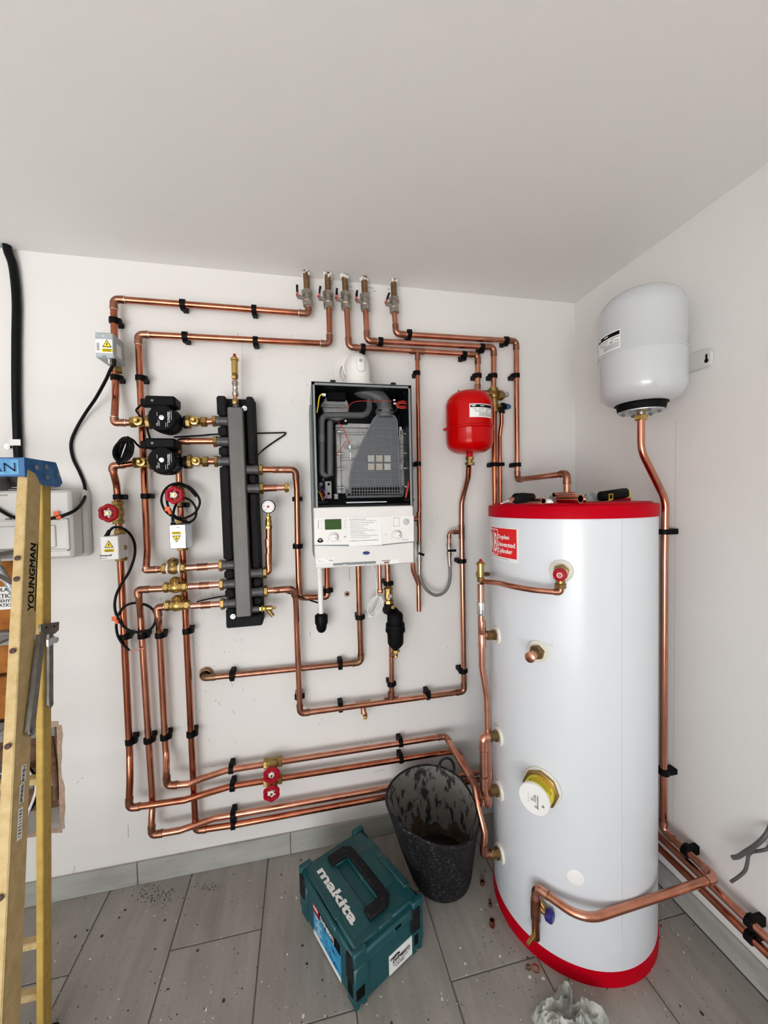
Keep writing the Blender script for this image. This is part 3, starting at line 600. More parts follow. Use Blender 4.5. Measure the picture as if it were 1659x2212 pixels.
# --- ceiling stubs and the five lever valves
VAL = [((661, 595), (235, 395), (253, 570), (122, 315), 'leftmost'), ((708, 598), (489, 410), (499, 592), (400, 330), 'second from left'), ((744, 602), (703, 420), (706, 605), (597, 355), 'middle'), ((786, 606), (930, 440), (939, 620), (838, 380), 'second from right'), ((850, 609), (1277, 480), (1283, 650), (1220, 410), 'rightmost')]
for (cx, cy), tp, bt, lv, l in VAL:
    top = wl(cx, cy); top.z = ZC+.02; a = W(k5, *tp); z = W(k5, *bt); a.x = (a.x*2+z.x)/3; d = (z-a).normalized()
    s = thing('pipe_stub', a, 'brown copper stub entering the ceiling above the '+l+' lever valve', 'pipe', 'ceiling pipe stubs')
    B().cyl(top, a, .0125, n=18).build('pipe_length', 'copper_old', s)
    c = wl(cx, cy); b = B()
    for k in range(9):
        an = k*.7; b.sphere((top.x+math.cos(an)*.014, top.y+math.sin(an)*.014, ZC-.004-random.random()*.012), random.uniform(.004, .007), 7, (1, 1, random.uniform(.6, 1.6)))
    b.build('plaster_collar', 'plaster', s)
    t = thing('lever_valve', a, l+' of five nickel lever valves under the ceiling', 'valve', 'lever valves under the ceiling')
    L = (z-a).length
    B().lathe(a, d, [(-.008, .0155), (0, .019), (.012, .0215), (.013, .017), (.026, .0175), (.036, .020), (L*.62, .020), (L*.72, .0165), (L*.76, .0165), (L*.77, .0195), (L*.97, .0195), (L, .0155)], 20).build('valve_body', 'nickel', t)
    split(B().hexn(a+d*.002, d, .0225, .018).hexn(z-d*.012, d, .0215, .018), 'nut', 'nickel', t)
    pv = a+d*(L*.46); st = pv-X*.036-Y*.012
    B().cyl(pv, st, .0075, n=12).hexn(st, X, .009, .008).build('stem', 'nickel', t)
    tip = wl(*k5(*lv), .045+.03); mid = st+(tip-st)*.42-X*.002
    P = [st-X*.004, st+(tip-st)*.12-X*.006, mid, tip]
    def blade(pts, wd, th):
        b = B(); q = [V(p_) for p_ in pts]
        for u, v in zip(q, q[1:]):
            dd = (v-u).normalized(); n2 = V((0, 1, 0)); n1 = dd.cross(n2).normalized()
            b.hull([u+n2*wd*i+n1*th*j for i in (-1, 1) for j in (-1, 1)]+[v+n2*wd*i+n1*th*j for i in (-1, 1) for j in (-1, 1)])
        return b
    hd = blade(spline([mid+(st-mid)*.15, mid, mid+(tip-mid)*.6-X*.001, tip], 3), .0075, .0042).build('lever_handle', 'black_plastic', t)
    blade([st, st+(tip-st)*.15-X*.006, mid+(st-mid)*.1], .007, .0032).build('lever_grip_base', 'red_wire', hd)
# ================================================================== manifold
TLm, BRm = I(467, 854.5, .09), I(568, 1350.5, .09); BLm, TRm = I(490, 1356.7, .09), I(548.6, 856, .09)
mu = ((TRm-TLm)+(BRm-BLm)).normalized(); mu.y = 0; md = -((TLm-BLm)+(TRm-BRm)).normalized(); md.y = 0; mu.normalize(); md.normalize()
o0 = TLm.copy(); o0.y = -.0015
mw, mh = (BRm-BLm).length, (BLm-TLm).length; N = V((0, -1, 0)); AX = (mu, N, -md)
def mf(a, b_, d): return o0+mu*a+md*b_+N*d           # manifold frame: right, down, out
def mpos(p): q = p-o0; return q.dot(mu), q.dot(md)
mani = thing('manifold', mf(mw/2, mh, 0), 'tall black foam manifold with grey steel header left of the boiler', 'manifold')
hx0, hx1 = mpos(I(491, 900, .112))[0], mpos(I(525, 900, .112))[0]; hy0, hy1 = mpos(I(507, 879, .112))[1], mpos(I(524, 1333, .112))[1]
hc = (hx0+hx1)/2
LP = [910, 954, 996.5, 1221, 1262, 1304]; RP = [1014.5, 1055, 1238, 1278.5]
lb = [mpos(I(482, y, PD))[1] for y in LP]; rb = [mpos(I(548, y, PD))[1] for y in RP]
B().box(mf(mw/2, mh/2, .016), (mw, .032, mh), AX, .004).build('back_panel', 'foam_black', mani)
def foam_side(x0, x1, cuts, name, y0, y1):
    e = [y0]
    for c in cuts: e += [c-.0205, c+.0205]
    e.append(y1)
    for a, c in zip(e[::2], e[1::2]):
        if c-a > .012: B().box(mf((x0+x1)/2, (a+c)/2, .061), (x1-x0, .062, c-a), AX, .006).build('foam_block', 'foam_black', mani)
foam_side(0, hx0-.006, lb, 'l', 0, mh-.001); foam_side(hx1+.010, mw, rb+[mpos(I(548, 1317, PD))[1]], 'r', 0, mh-.001)
B().box(mf(mw/2, (hy1+mh)/2+.003, .0615), (mw, .064, mh-hy1-.004), AX, .005).build('foam_block', 'foam_black', mani)
B().box(mf(hc, .018, .045), (hx1-hx0+.02, .03, .03), AX, .004).build('foam_block', 'foam_black', mani)
hd = B().box(mf(hc, (hy0+hy1)/2, .082), (hx1-hx0, .062, hy1-hy0), AX, .004).build('steel_header', 'header_grey', mani)
b = B()
for s in (-1, 1): b.box(mf(hc+s*.004, (hy0+hy1)/2+.1, .1132), (.0012, .0008, (hy1-hy0)*.5), AX)
b.build('weld_seam', 'steel_dark', hd)
def port(b_, sd, top=False):
    x = hx0 if sd < 0 else hx1; p = mf(x, b_, PD)
    return B().lathe(p, mu*sd, [(0, .021), (.004, .0175), (.03 if sd < 0 else .034, .0165)], 18).cyl(p+mu*sd*.03, p+mu*sd*.046, .0185, n=18).build('port_stub', 'stub_grey', mani)
for y in lb: port(y, -1)
for y in rb: port(y, 1)
for y in lb: B().hexn(mf(hx0-.050, y, PD), mu, .0225, .014).build('port_nut', 'brass', mani)
for y in rb: B().hexn(mf(hx1+.054, y, PD), mu, .0225, .014).build('port_nut', 'brass', mani)
for px, py in ((528, 882), (503, 1332)):
    p = I(px, py, .094); B().cyl(p-N*.003, p, .0095, n=20).hexn(p+N*.003, N, .0062, .007).build('bolt', 'zinc', mani)
b = B()
for (x, y) in ((540, 962), (541, 985), (487, 1062), (489, 1098), (490, 1125), (548, 1100), (549, 1150), (551, 1208)):
    p = I(x, y, .0925); b.cyl(p, p+N*.0004, .0022, n=8)
b.build('foam_pinhole', 'black_matt', mani)
# couplings between ports and check valves / end stub
def short(label, pts, r_=.0118, cps=(), m='copper_pink', cat='pipe'):
    t = thing('copper_pipe', pts[0], label, cat); B().tube(rounded(pts, .03, 6), r_, 18).build('pipe_length', m, t)
    for p, q, k in cps:
        p, q = V(p), V(q); d = (q-p).normalized(); L = (q-p).length
        B().lathe(p, d, [(0, r_*k), (.006, r_*k), (.0065, r_*k*.96), (L-.0065, r_*k*.96), (L-.006, r_*k), (L, r_*k)], 18).build('coupling', 'copper_dark', t)
    return t
for i, (l, a) in enumerate((('upper', (403, 1227)), ('middle', (408, 1267)), ('lowest', (413, 1309)))):
    q = mf(hx0-.052, lb[3+i], PD); p = I(*a, PD); d = q-p
    short('short copper joint with coupling between the '+l+' check valve and the manifold', [p, q], cps=[(p+d*.32, p+d*.62, 1.18)])
q = mf(hx1+.05, rb[1], PD); p = I(622, 1053, PD); d = p-q
t = short('short copper stub with brass end cap on the manifold right side', [q, p], cps=[(q+d*.12, q+d*.58, 1.22)])
B().hexn(p-d.normalized()*.006, d, .0195, .014).cyl(p, p+d.normalized()*.004, .017, n=18).build('end_cap', 'brass_bright', t)
# pressure gauge on its copper riser
g0 = mf(hx1+.05, rb[2], PD); g1 = I(581, 1236, PD); g2 = I(580.6, 1140, PD)
short('stepped copper riser carrying the pressure gauge beside the manifold', [g0, g1, g2], .0118, cps=[(g1+Z*.028, g1+Z*.072, 1.12), (g1+Z*.098, g1+Z*.130, 1.02)], m='copper_red')
t = thing('pressure_gauge', g2, 'white round pressure gauge with red and black hands right of the manifold', 'gauge')
gc = I(579.6, 1094.4, PD+.012)
B().hexn(g2+Z*.002, Z, .0135, .014).lathe(g2+Z*.009, Z, [(0, .0115), (.004, .0125), (.018, .0125), (.022, .0105), (.030, .0105)], 16).hexn(g2+Z*.040, Z, .0105, .010).cyl(g2+Z*.044, V((g2.x, g2.y, gc.z-.02)), .0062, n=12).build('brass_neck', 'brass_bright', t)
ca = B().lathe(gc-N*.016, N, [(0, .020), (.002, .0262), (.018, .0262), (.020, .0255), (.0205, .0235), (.018, .0232)], 28).build('case', 'black_plastic', t)
fa = B().cyl(gc+N*.0015, gc+N*.0022, .0236, n=28).build('dial', 'label_white', t)
b = B()
for k in range(11):
    a = R(225-27*k); d = V((math.cos(a), 0, math.sin(a))); q = V((-d.z, 0, d.x))*.0007; b.quad(*[gc+N*.0027+x for x in (d*.0175-q, d*.0175+q, d*.0215+q, d*.0215-q)])
b.build('scale_marks', 'print_black', fa)
def hand(an, L, w, m, nm):
    d = V((math.cos(R(an)), 0, math.sin(R(an)))); q = V((-d.z, 0, d.x))*w; B().prism([gc+N*.003-d*.005-q, gc+N*.003-d*.005+q, gc+N*.003+d*L+q*.3, gc+N*.003+d*L-q*.3], N*.0006).build(nm, m, t)
hand(172, .018, .0009, 'red_plastic', 'red_hand'); hand(228, .0185, .0010, 'print_black', 'black_hand'); B().cyl(gc+N*.003, gc+N*.0045, .0042, n=14).build('hub', 'red_plastic', t)
# drain cock at the manifold foot
t = thing('drain_cock', I(556, 1315, PD), 'brass drain cock with slanted outlet at the bottom right of the manifold', 'drain cock')
p = mf(hx1, mpos(I(548, 1316, PD))[1], PD)
B().cyl(p, p+mu*.026, .013, n=16).build('port_stub', 'stub_grey', t)
B().hexn(p+mu*.033, mu, .0135, .014).hexn(p+mu*.045, mu, .0105, .010).lathe(p+mu*.05, mu, [(0, .008), (.004, .0105), (.024, .0105), (.026, .0085)], 16).build('valve_body', 'brass_bright', t)
B().cyl(p+mu*.055, p+mu*.077-Z*.032, .0072, .0078, n=14).build('outlet', 'brass', t); B().cyl(p+mu*.076, p+mu*.086, .0045, n=8).hexn(p+mu*.086, mu, .0045, .006).build('spindle', 'brass_bright', t)
# automatic air vents
def air_vent(base, top, label, d):
    t = thing('air_vent', base, label, 'air vent'); L = (top-base).length; d = V(d).normalized()
    B().hexn(base+d*.009, d, .0128, .016).build('base_nut', 'brass', t)
    B().lathe(base+d*.016, d, [(0, .0085), (.004, .012), (L*.55, .012), (L*.56, .0155), (L*.63, .0158), (L*.66, .013), (L*.72, .0075)], 20).build('brass_body', 'brass_bright', t)
    B().lathe(base+d*(L*.72+.008), d, [(0, .0068), (.004, .0066), (L*.16, .0052), (L*.19, .0035)], 14).build('red_cap', 'red_plastic', t)
tb = I(507.4, 819, PD); tt = I(506.6, 764, PD)
air_vent(tb, tt, 'brass air vent with red cap standing on top of the manifold', tt-tb)
t = thing('isolating_valve', I(508.5, 868, PD), 'small nickel isolating valve under the air vent on the manifold', 'valve')
q = mf(hc, hy0, .082); b0 = I(508.4, 868, PD)
B().cyl(q+Z*-.004, q+Z*.016, .0125, n=16).build('port_stub', 'stub_grey', t)
B().hexn(b0, Z, .0125, .018).build('base_nut', 'brass', t); B().cyl(b0, tb, .0078, n=14).build('copper_tail', 'copper', t)
vb = I(508.1, 839, PD); L = .030
B().lathe(vb-Z*.028, Z, [(0, .010), (.004, .0118), (.013, .0118), (.0135, .0088), (.026, .0098), (.0425, .0088), (.043, .0118), (.052, .0118), (.056, .010)], 14).build('valve_body', 'nickel', t)
B().cyl(vb+N*.008, vb+N*.0105, .0045, n=10).build('screw', 'chrome', t)
# ================================================================== pumps and their valves
def pump(y, fx, fy_, label, tbx):
    ce = I(366, y, PD); fc = I(fx, fy_, PD+.080); fc = V((ce.x+(fc.x-ce.x)*.25, fc.y, ce.z+(fc.z-ce.z)*.25))
    t = thing('circulation_pump', ce, label, 'pump', 'heating pumps')
    B().lathe(ce-N*.030, N, [(0, .022), (.004, .036), (.02, .047), (.048, .049), (.056, .044)], 26).cyl(I(324, y, PD), I(407, y-.4, PD), .0165, n=18).build('cast_housing', 'cast_black', t)
    for sx in (-1, 1):
        q = I(327 if sx < 0 else 402, y, PD); B().cyl(q-X*.006, q+X*.006, .0235, n=22).build('flange', 'cast_black', t)
    mo = B().lathe(ce+N*.022, N, [(0, .043), (.008, .047), (.050, .0465), (.056, .044), (.058, .041)], 28).build('motor', 'cast_black', t)
    b = B()
    for k in range(28):
        a = 2*math.pi*k/28; d = V((math.cos(a), 0, math.sin(a)))
        if d.z > .55: continue
        b.box(ce+N*.048+d*.048, (.004, .040, .0022), (d, N, d.cross(N)))
    b.build('cooling_rib', 'cast_black', mo)
    pl = B().cyl(ce+N*.0795, ce+N*.0806, .0425, n=30).build('name_plate', 'print_black', t)
    fz = ce+N*.081
    B().lathe(ce+N*.0806, N, [(0, .0085), (.002, .0085), (.0025, .0075)], 18).build('vent_screw', 'chrome', t)
    b = B()
    for r0_, n_ in ((.0165, 4), (.0275, 4)): pass
    for k, (dx, dz, L_) in enumerate(((.026, .012, .022), (.031, .008, .03), (.021, .014, .015), (-.014, .012, .013), (-.012, -.016, .016), (-.008, -.02, .018), (.018, -.022, .018), (.012, -.025, .016))):
        p = fz+V((dx, 0, dz)); b.quad(p+V((-.0005, 0, -L_/2)), p+V((.0005, 0, -L_/2)), p+V((.0005, 0, L_/2)), p+V((-.0005, 0, L_/2)))
    b.build('fine_print', 'label_white', pl)
    text('LONYX', .0075, fz+V((.0255, 0, -.016)), Z, -X, 'label_white', pl, width=.034, bold=.01)
    text('CE', .006, fz+V((-.012, 0, -.029)), Z, -X, 'label_white', pl)
    bx = I(tbx[0], tbx[1], PD+.06)
    tb_ = B().box(V((ce.x-.004, ce.y-.045, ce.z+.058)), (.098, .070, .036), bev=.006).build('terminal_box', 'black_plastic', t)
    q = V((ce.x-.028, ce.y-.0805, ce.z+.058)); B().cyl(q, q+N*.0006, .0042, n=14).build('light_ring', 'print_grey', tb_)
    B().box(V((ce.x-.062, ce.y-.045, ce.z+.056)), (.022, .032, .026), bev=.003).build('plug', 'black_plastic', t)
    return t, V((ce.x-.072, ce.y-.05, ce.z+.054))
P1, pc1 = pump(912, 351, 902, 'upper black circulation pump left of the manifold', (352, 868))
P2, pc2 = pump(998.5, 354.5, 995, 'lower black circulation pump with bundled black cable beside it', (356, 961))
def pump_valve(x, y, big, sm, label):
    """brass isolation valve: union nut on the pump side, hex nut on the pipe side, round spindle housing in front"""
    c = I(x, y, PD); s = 1 if big > x else -1; q = I(big, y, PD); e = I(sm, y, PD)
    t = thing('pump_valve', c, label, 'valve', 'brass pump valves'); d = X
    B().cyl(c, q, .0125, n=16).cyl(c, e, .0125, n=16).sphere(c, .018, 14).build('valve_body', 'brass', t)
    B().lathe(q-d*.009, d, [(0, .022), (.003, .0262), (.015, .0262), (.018, .022)], 8).build('union_nut', 'brass', t)
    B().hexn(e, d, .0205, .020).build('pipe_nut', 'brass', t)
    f_ = B().lathe(c+N*.006, N, [(0, .0175), (.016, .0175), (.020, .015), (.021, .0105), (.0225, .0105), (.024, .0075), (.034, .0075), (.036, .006)], 20).build('spindle_housing', 'brass_bright', t)
    B().hexn(c+N*.040, N, .006, .008).build('spindle', 'brass_bright', t)
pump_valve(303, 912, 322, 289, 'brass valve on the left side of the upper pump')
pump_valve(423, 911, 408, 441, 'brass valve between the upper pump and the manifold')
pump_valve(309, 999, 327, 296, 'brass valve on the left side of the lower pump')
pump_valve(427, 997, 411, 444, 'brass valve between the lower pump and the manifold')
for y, i, l in ((911, 0, 'upper'), (996.8, 2, 'lower')):
    short('short copper link from the '+l+' pump valve into the manifold', [I(444, y, PD), mf(hx0-.048, lb[i], PD)], m='copper_red')
# check valves
for (x, y), a, b_, l, m in (((374, 1227), 349, 402, 'upper', 'brass'), ((379, 1267.5), 353, 406, 'middle', 'brass_bright'), ((383.5, 1307), 356, 411, 'lowest', 'brass_bright')):
    c = I(x, y, PD); p, q = I(a, y+1.5, PD), I(b_, y-.5, PD); d = (q-p).normalized()
    t = thing('check_valve', c, l+' of three brass check valves left of the manifold', 'valve', 'brass check valves')
    L = (q-p).length
    B().lathe(p, d, [(0, .0145), (.01, .0150), (L*.28, .0165), (L*.42, .0225), (L*.55, .0225), (L*.70, .0175), (L-.01, .0150), (L, .0145)], 18).build('valve_body', m, t)
    up = (Z+N*.25).normalized(); e = c+up*.004+X*.002
    B().lathe(e, up, [(0, .0165), (.018, .0150), (.0185, .0185), (.027, .0185), (.029, .016), (.030, .010), (.0335, .010), (.034, .008)], 20).build('bonnet', m, t)
    for s, z in ((1, p), (-1, q)): B().hexn(z+d*(s*.010), d, .0195, .016).hexn(z+d*(s*.026), d, .0185, .009).build('end_nut', 'brass', t)
    if l == 'upper':
        for f_ in (.26, .74): B().cyl(p+d*(L*f_-.003), p+d*(L*f_+.003), .0185, n=18).build('thread_tape', 'tape_white', t)
# gate valves with red wheels
def wheel(c, ax, up, t, r_=.0285):
    u = V(up); w_ = ax.cross(u).normalized(); b = B(); n = 48; prof = []
    P = [c+(u*math.cos(a)+w_*math.sin(a))*(r_*(.84+.065*math.cos(6*a))) for a in [2*math.pi*k/n for k in range(n)]]
    b.tube(P, .0078, 9, closed=True)
    h = b.build('red_wheel', 'red_plastic', t)
    b = B()
    for k in range(3):
        a = 2*math.pi*k/3+.5; d = u*math.cos(a)+w_*math.sin(a); b.box(c+d*r_*.42-ax*.002, (r_*.85, .0065, .004), (d, d.cross(ax), ax))
    b.build('wheel_spoke', 'red_plastic', h)
    B().lathe(c-ax*.004, ax, [(0, .0105), (.006, .0105), (.0075, .0095)], 18).build('tag_disc', 'label_white', t)
    B().hexn(c+ax*.006, ax, .0052, .006).build('wheel_nut', 'brass_bright', t)
def gate(c, d, label, L, out, d_out=.072, sk=V((0, 0, 0))):
    t = thing('gate_valve', c, label, 'valve', 'red wheel gate valves'); d = V(d).normalized()
    B().lathe(c-d*L/2, d, [(0, .0155), (.02, .0155), (L*.42, .0195), (L*.58, .0195), (L-.02, .0155), (L, .0155)], 16).build('valve_body', 'brass', t)
    for s in (-1, 1): B().hexn(c+d*s*(L/2-.008), d, .0210, .016).build('end_nut', 'brass', t)
    ax = (V(out)+sk).normalized()
    B().lathe(c, ax, [(0, .018), (.024, .0165), (.026, .0205), (.034, .0205), (.036, .013), (.050, .0125), (.052, .009), (d_out-.004, .006)], 8).build('bonnet', 'brass', t)
    wheel(c+ax*d_out, ax, d if abs(d.z) > .5 else Z, t)
gate(I(255, 1107), Z, 'red wheel valve on the leftmost upright above the white actuator', .085, N)
gate(I(389.5, 1070), Z, 'red wheel valve inside the coiled cable under the lower pump', .085, N)
q = fl(589, 1651, z3); gate(V((q.x, -.045, z3)), X, 'upper red wheel valve of the pair near the floor', .072, N, sk=V((0, 0, -.02)))
q = fl(589, 1688, z6); gate(V((q.x, -.045, z6)), X, 'lower red wheel valve of the pair near the floor', .072, N, sk=V((0, 0, -.02)))
# motorised valve heads
def warn(t, c, s, flip=1):       # yellow triangle with bolt and caption bar, on a face looking at -y
    u = Z*flip
    def tri(k, m, nm, e): return B().prism([c+N*e+X*(-.012*k*s)+u*(-.0085*k*s), c+N*e+X*(.012*k*s)+u*(-.0085*k*s), c+N*e+u*(.0125*k*s)], N*.0003).build(nm, m, t)
    tri(1.0, 'print_black', 'warning_border', .0004); tri(.78, 'yellow', 'warning_triangle', .0009)
    e = c+N*.0014
    B().prism([e+X*a*s+u*z*s for a, z in ((.0012, .006), (-.0022, -.001), (-.0004, -.001), (-.0010, -.0062), (.0024, .0008), (.0006, .0008))], N*.0002).build('warning_bolt', 'print_black', t)
    bar = B().prism([c+N*.0006+X*a*s+u*z*s for a, z in ((-.0135, -.0215), (.0135, -.0215), (.0135, -.0125), (-.0135, -.0125))], N*.0003).build('caption_bar', 'yellow', t)
    for k, w_ in ((0, .011), (1, .010)):
        z_ = -.0155-.0035*k; B().prism([c+N*.0011+X*a*s+u*z*s for a, z in ((-w_, z_-.0008), (w_, z_-.0008), (w_, z_+.0008), (-w_, z_+.0008))], N*.0001).build('caption_line', 'print_black', bar)
def actuator(tl, br, tr, bl, df, db, body, label, pc, flip, pz):
    P = [wl(*q, df) for q in (tl, tr, br, bl)]; c = sum(P, V())/4; wd = ((P[1]-P[0]).length+(P[2]-P[3]).length)/2; hh = ((P[0]-P[3]).length+(P[1]-P[2]).length)/2
    bx = V((pc, -(df+db)/2, c.z)); bx.x = c.x
    t = thing('valve_actuator', V((bx.x, bx.y, c.z-hh/2)), label, 'valve actuator')
    cv = B().box(bx, (wd, df-db, hh), bev=.0025).build('cover', body, t)
    pp = V((pc, -.045, c.z))
    B().cyl(pp-Z*(hh/2+.014), pp+Z*(hh/2+.014), .0175, n=18).hexn(pp+Z*(hh/2+.008), Z, .0215, .017).hexn(pp-Z*(hh/2+.008), Z, .0215, .017).build('valve_body', 'brass', t)
    f_ = V((c.x, -df, c.z)); return t, f_, wd, hh
t, f_, wd, hh = actuator((204.8, 717.3), (247.8, 775), (242.3, 719), (207, 771.6), .150, .062, 'zinc_dull', 'grey motorised valve head with yellow warning label at top left', W(k1, 380, 1050).x, 1, 0)
B().box(f_+V((-.001, -.0003, -.003)), (.050, .0006, .046)).build('sticker', 'label_white', t); warn(t, f_+V((.008, -.0006, .004)), 1.22)
b = B()
for k in range(6): b.box(f_+V((-.0225+.0014*k, -.0009, -.006)), (.0006, .0003, .026))
b.build('side_print', 'print_grey', t)
B().cyl(f_+V((-.0, 0, .030)), f_+V((0, -.003, .030)), .0042, n=12).build('screw', 'chrome', t); B().box(f_+V((-.002, 0, -.037)), (.012, .001, .002)).build('slot', 'black_matt', t)
B().box(V((f_.x+wd/2+.0004, f_.y+.040, f_.z-.006)), (.0006, .034, .042)).build('side_label', 'label_white', t)
B().box(f_+V((.004, .02, -hh/2-.006)), (.004, .004, .014)).build('manual_lever', 'chrome', t)
A1 = f_+V((.022, .012, -hh/2)); B().cyl(A1+Z*.002, A1-Z*.022, .0075, .0055, n=14).build('cable_gland', 'black_rubber', t)
t, f_, wd, hh = actuator((215, 1159), (257.8, 1209.5), (254, 1158), (218, 1209.5), .140, .06, 'white_plastic', 'white motorised valve head with yellow warning label on the leftmost upright', W(k2, 447, 1300).x, 1, 0)
warn(t, f_+V((-.001, 0, .012)), 1.2); text('Honeywell', .0062, f_+V((-.030, -.0006, -.0275)), X, Z, 'print_black', t, width=.036, bold=.02); text('Home', .0045, f_+V((-.030, -.0006, -.0355)), X, Z, 'print_grey', t, width=.022)
A2 = f_+V((-.016, .02, hh/2)); B().cyl(A2-Z*.002, A2+Z*.02+X*.010, .008, .0055, n=14).build('cable_gland', 'black_rubber', t)
B().cyl(V((f_.x+wd/2, f_.y+.05, f_.z-.005)), V((f_.x+wd/2+.004, f_.y+.05, f_.z-.005)), .009, n=14).build('side_knob', 'brass', t)
t, f_, wd, hh = actuator((364.5, 1134), (404, 1185), (400, 1132.6), (367, 1186), .140, .06, 'zinc', 'shiny zinc motorised valve head with upside down warning label by the manifold', W(k2, 1180, 1200).x, -1, 0)
B().box(f_+V((-.0005, -.0003, -.002)), (.040, .0006, .040)).build('sticker', 'label_white', t); warn(t, f_+V((-.004, -.0006, -.006)), 1.15, -1)
B().cyl(f_+V((.004, 0, -.031)), f_+V((.004, -.002, -.031)), .0042, n=12).build('screw', 'chrome', t); B().box(f_+V((.002, 0, .033)), (.014, .001, .002)).build('slot', 'black_matt', t)
A3 = f_+V((-.019, .02, hh/2)); b = B().cyl(A3-Z*.002, A3+Z*.008, .010, .0075, n=14)
for k in range(4): b.cyl(A3+Z*(.009+.004*k), A3+Z*(.0115+.004*k), .0068, n=12)
b.build('cable_gland', 'black_rubber', t)
# ---------------- cables
def cable(label, pts, r_, m='black_rubber', n=7, name='cable'):
    t = thing(name, pts[0], label, 'cable'); B().tube(spline(pts, n), r_, 10).build('cable_sheath', m, t); return t
P = [A1-Z*.015]+[I(x, y, d) for x, y, d in ((238, 800, .12), (228, 822, .09), (207, 860, .06), (185, 892, .03), (164, 928, .012), (153.5, 958, .009), (158, 990, .009), (173, 1022, .009), (183, 1050, .012), (182, 1078, .04), (165, 1100, .10), (138, 1113, .118), (104, 1121, .119), (70, 1124, .119), (34, 1119, .119), (10, 1108, .119), (-25, 1085, .119))]
t = cable('black cable hanging in an S from the grey actuator across the consumer unit', P, .0054)
def ctag(t, p, d, m='orange'):
    d = V(d).normalized(); B().cyl(p-d*.007, p+d*.007, .0065, n=12).box(p+V((-.008, -.002, .012)), (.016, .0015, .016)).build('orange_tag', m, t)
ctag(t, I(128, 1117, .119), (1, 0, .3))
cy = lambda L, d: [I(*kb(x, y), d) if k else I(*k2(x, y), d) for x, y, k in L]
P = [A2+V((.010, 0, .018))]+[W(k2, x, y, .12) for x, y in ((370, 1100), (470, 1112))]+[W(k2, x, y, d) for x, y, d in ((560, 1185, .10), (612, 1300, .08), (610, 1450, .065), (545, 1635, .064), (445, 1795, .064), (390, 1920, .064), (375, 2050, .064), (402, 2160, .064))]+[W(kb, x, y, .064) for x, y in ((165, 335), (230, 380), (320, 390), (395, 358), (428, 290), (410, 215), (340, 168), (250, 158), (175, 190), (128, 260), (115, 330), (125, 410), (160, 475), (218, 535))]
t = cable('black cable looping from the white actuator down round the left uprights', P, .0046)
ctag(t, W(kb, 121, 305, .066), (0, 0, 1)); e = P[-1]
for k, m in enumerate(('red_wire', 'label_white', 'red_wire')): B().tube(spline([e, e+V((.016, 0, -.002-.002*k)), e+V((.033, 0, .006-.003*k)), e+V((.05, -.004, .004*k))], 5), .0011, 6).build('bare_core', m, t)
P = [A3+Z*.012]+[W(k2, x, y, d) for x, y, d in ((1068, 980, .12), (1090, 870, .10), (1135, 785, .08), (1205, 750, .07), (1290, 790, .07), (1348, 885, .07), (1335, 985, .07), (1265, 1040, .07), (1165, 1015, .075), (1045, 960, .085), (970, 890, .09), (932, 780, .09), (965, 665, .085), (1050, 592, .08), (1160, 580, .072), (1285, 630, .072), (1375, 740, .072), (1388, 830, .072), (1330, 930, .072), (1210, 990, .08), (1110, 975, .09), (1040, 900, .10), (1000, 800, .10), (1005, 690, .095), (1070, 615, .085), (1160, 592, .08), (1260, 640, .075), (1350, 735, .075))]
t = cable('black cable coiled in rings above the zinc actuator', P, .0042)
ctag(t, W(k2, 1035, 920, .103), (.4, 0, -1))
t = cable('black cable from the upper pump plug hooking down behind its valve', [pc1]+[W(k1, x, y, d) for x, y, d in ((690, 1740, .11), (635, 1795, .10), (645, 1830, .10), (700, 1900, .10), (740, 1950, .09), (770, 2060, .09), (800, 2150, .10))], .0036)
# bundled cable
t = cable('bundle of black pump cable hanging on the leftmost pipe corner', [pc2]+[W(k2, x, y, d) for x, y, d in ((690, 150, .11), (640, 110, .12), (590, 55, .125), (540, 40, .128))], .0036, name='cable_bundle')
b = B()
for k in range(13):
    cx, cz = 478+random.uniform(-22, 22), 185+random.uniform(-14, 14); a, c_, rot = 22+7.5*k, 176-4*k+random.uniform(-12, 12), R(24+random.uniform(-8, 8)); P = []
    for q in range(18):
        an = 2*math.pi*q/18; x, y = a*math.cos(an), c_*math.sin(an); P.append(W(k2, cx+x*math.cos(rot)+y*math.sin(rot)*-1, cz+x*math.sin(rot)+y*math.cos(rot), .112+.0036*k+.003*math.sin(2*an)))
    b.tube(P, .0036, 7, closed=True)
b.build('coil', 'black_rubber', t); p = W(k2, 545, 60, .13); B().box(p, (.016, .034, .02), bev=.004).build('cable_tie_end', 'black_rubber', t)
b = B()
for x, y in ((620, 210), (600, 240), (625, 275), (610, 200)): b.cyl(W(k2, 540, 240, .11), W(k2, x, y, .10), .0005, n=5)
b.build('loose_strand', 'print_black', t)
cable('thin black cable passing behind the manifold and looping back to its right edge', [I(376, 944, .02), I(430, 941, .012), I(470, 938, .012), I(553, 936, .010), I(600, 935, .010), I(614, 934.5, .010), I(616.5, 936, .010), I(612, 941, .010), I(588, 957, .010), I(568, 972, .02), I(555, 985, .09), I(545, 994, .094)], .0031, n=5)
cable('thin black cable crossing from the manifold lower port to the white condensate pipe', [I(616, 1279, .066), I(640, 1286, .064), I(665, 1295, .05), I(690, 1303, .02)], .0033, n=4)
cable('thin black cable tail behind the lowest check valve joint', [I(425, 1300, .012), I(450, 1294, .01), I(470, 1290, .01), I(492, 1287, .01)], .0026, n=4)
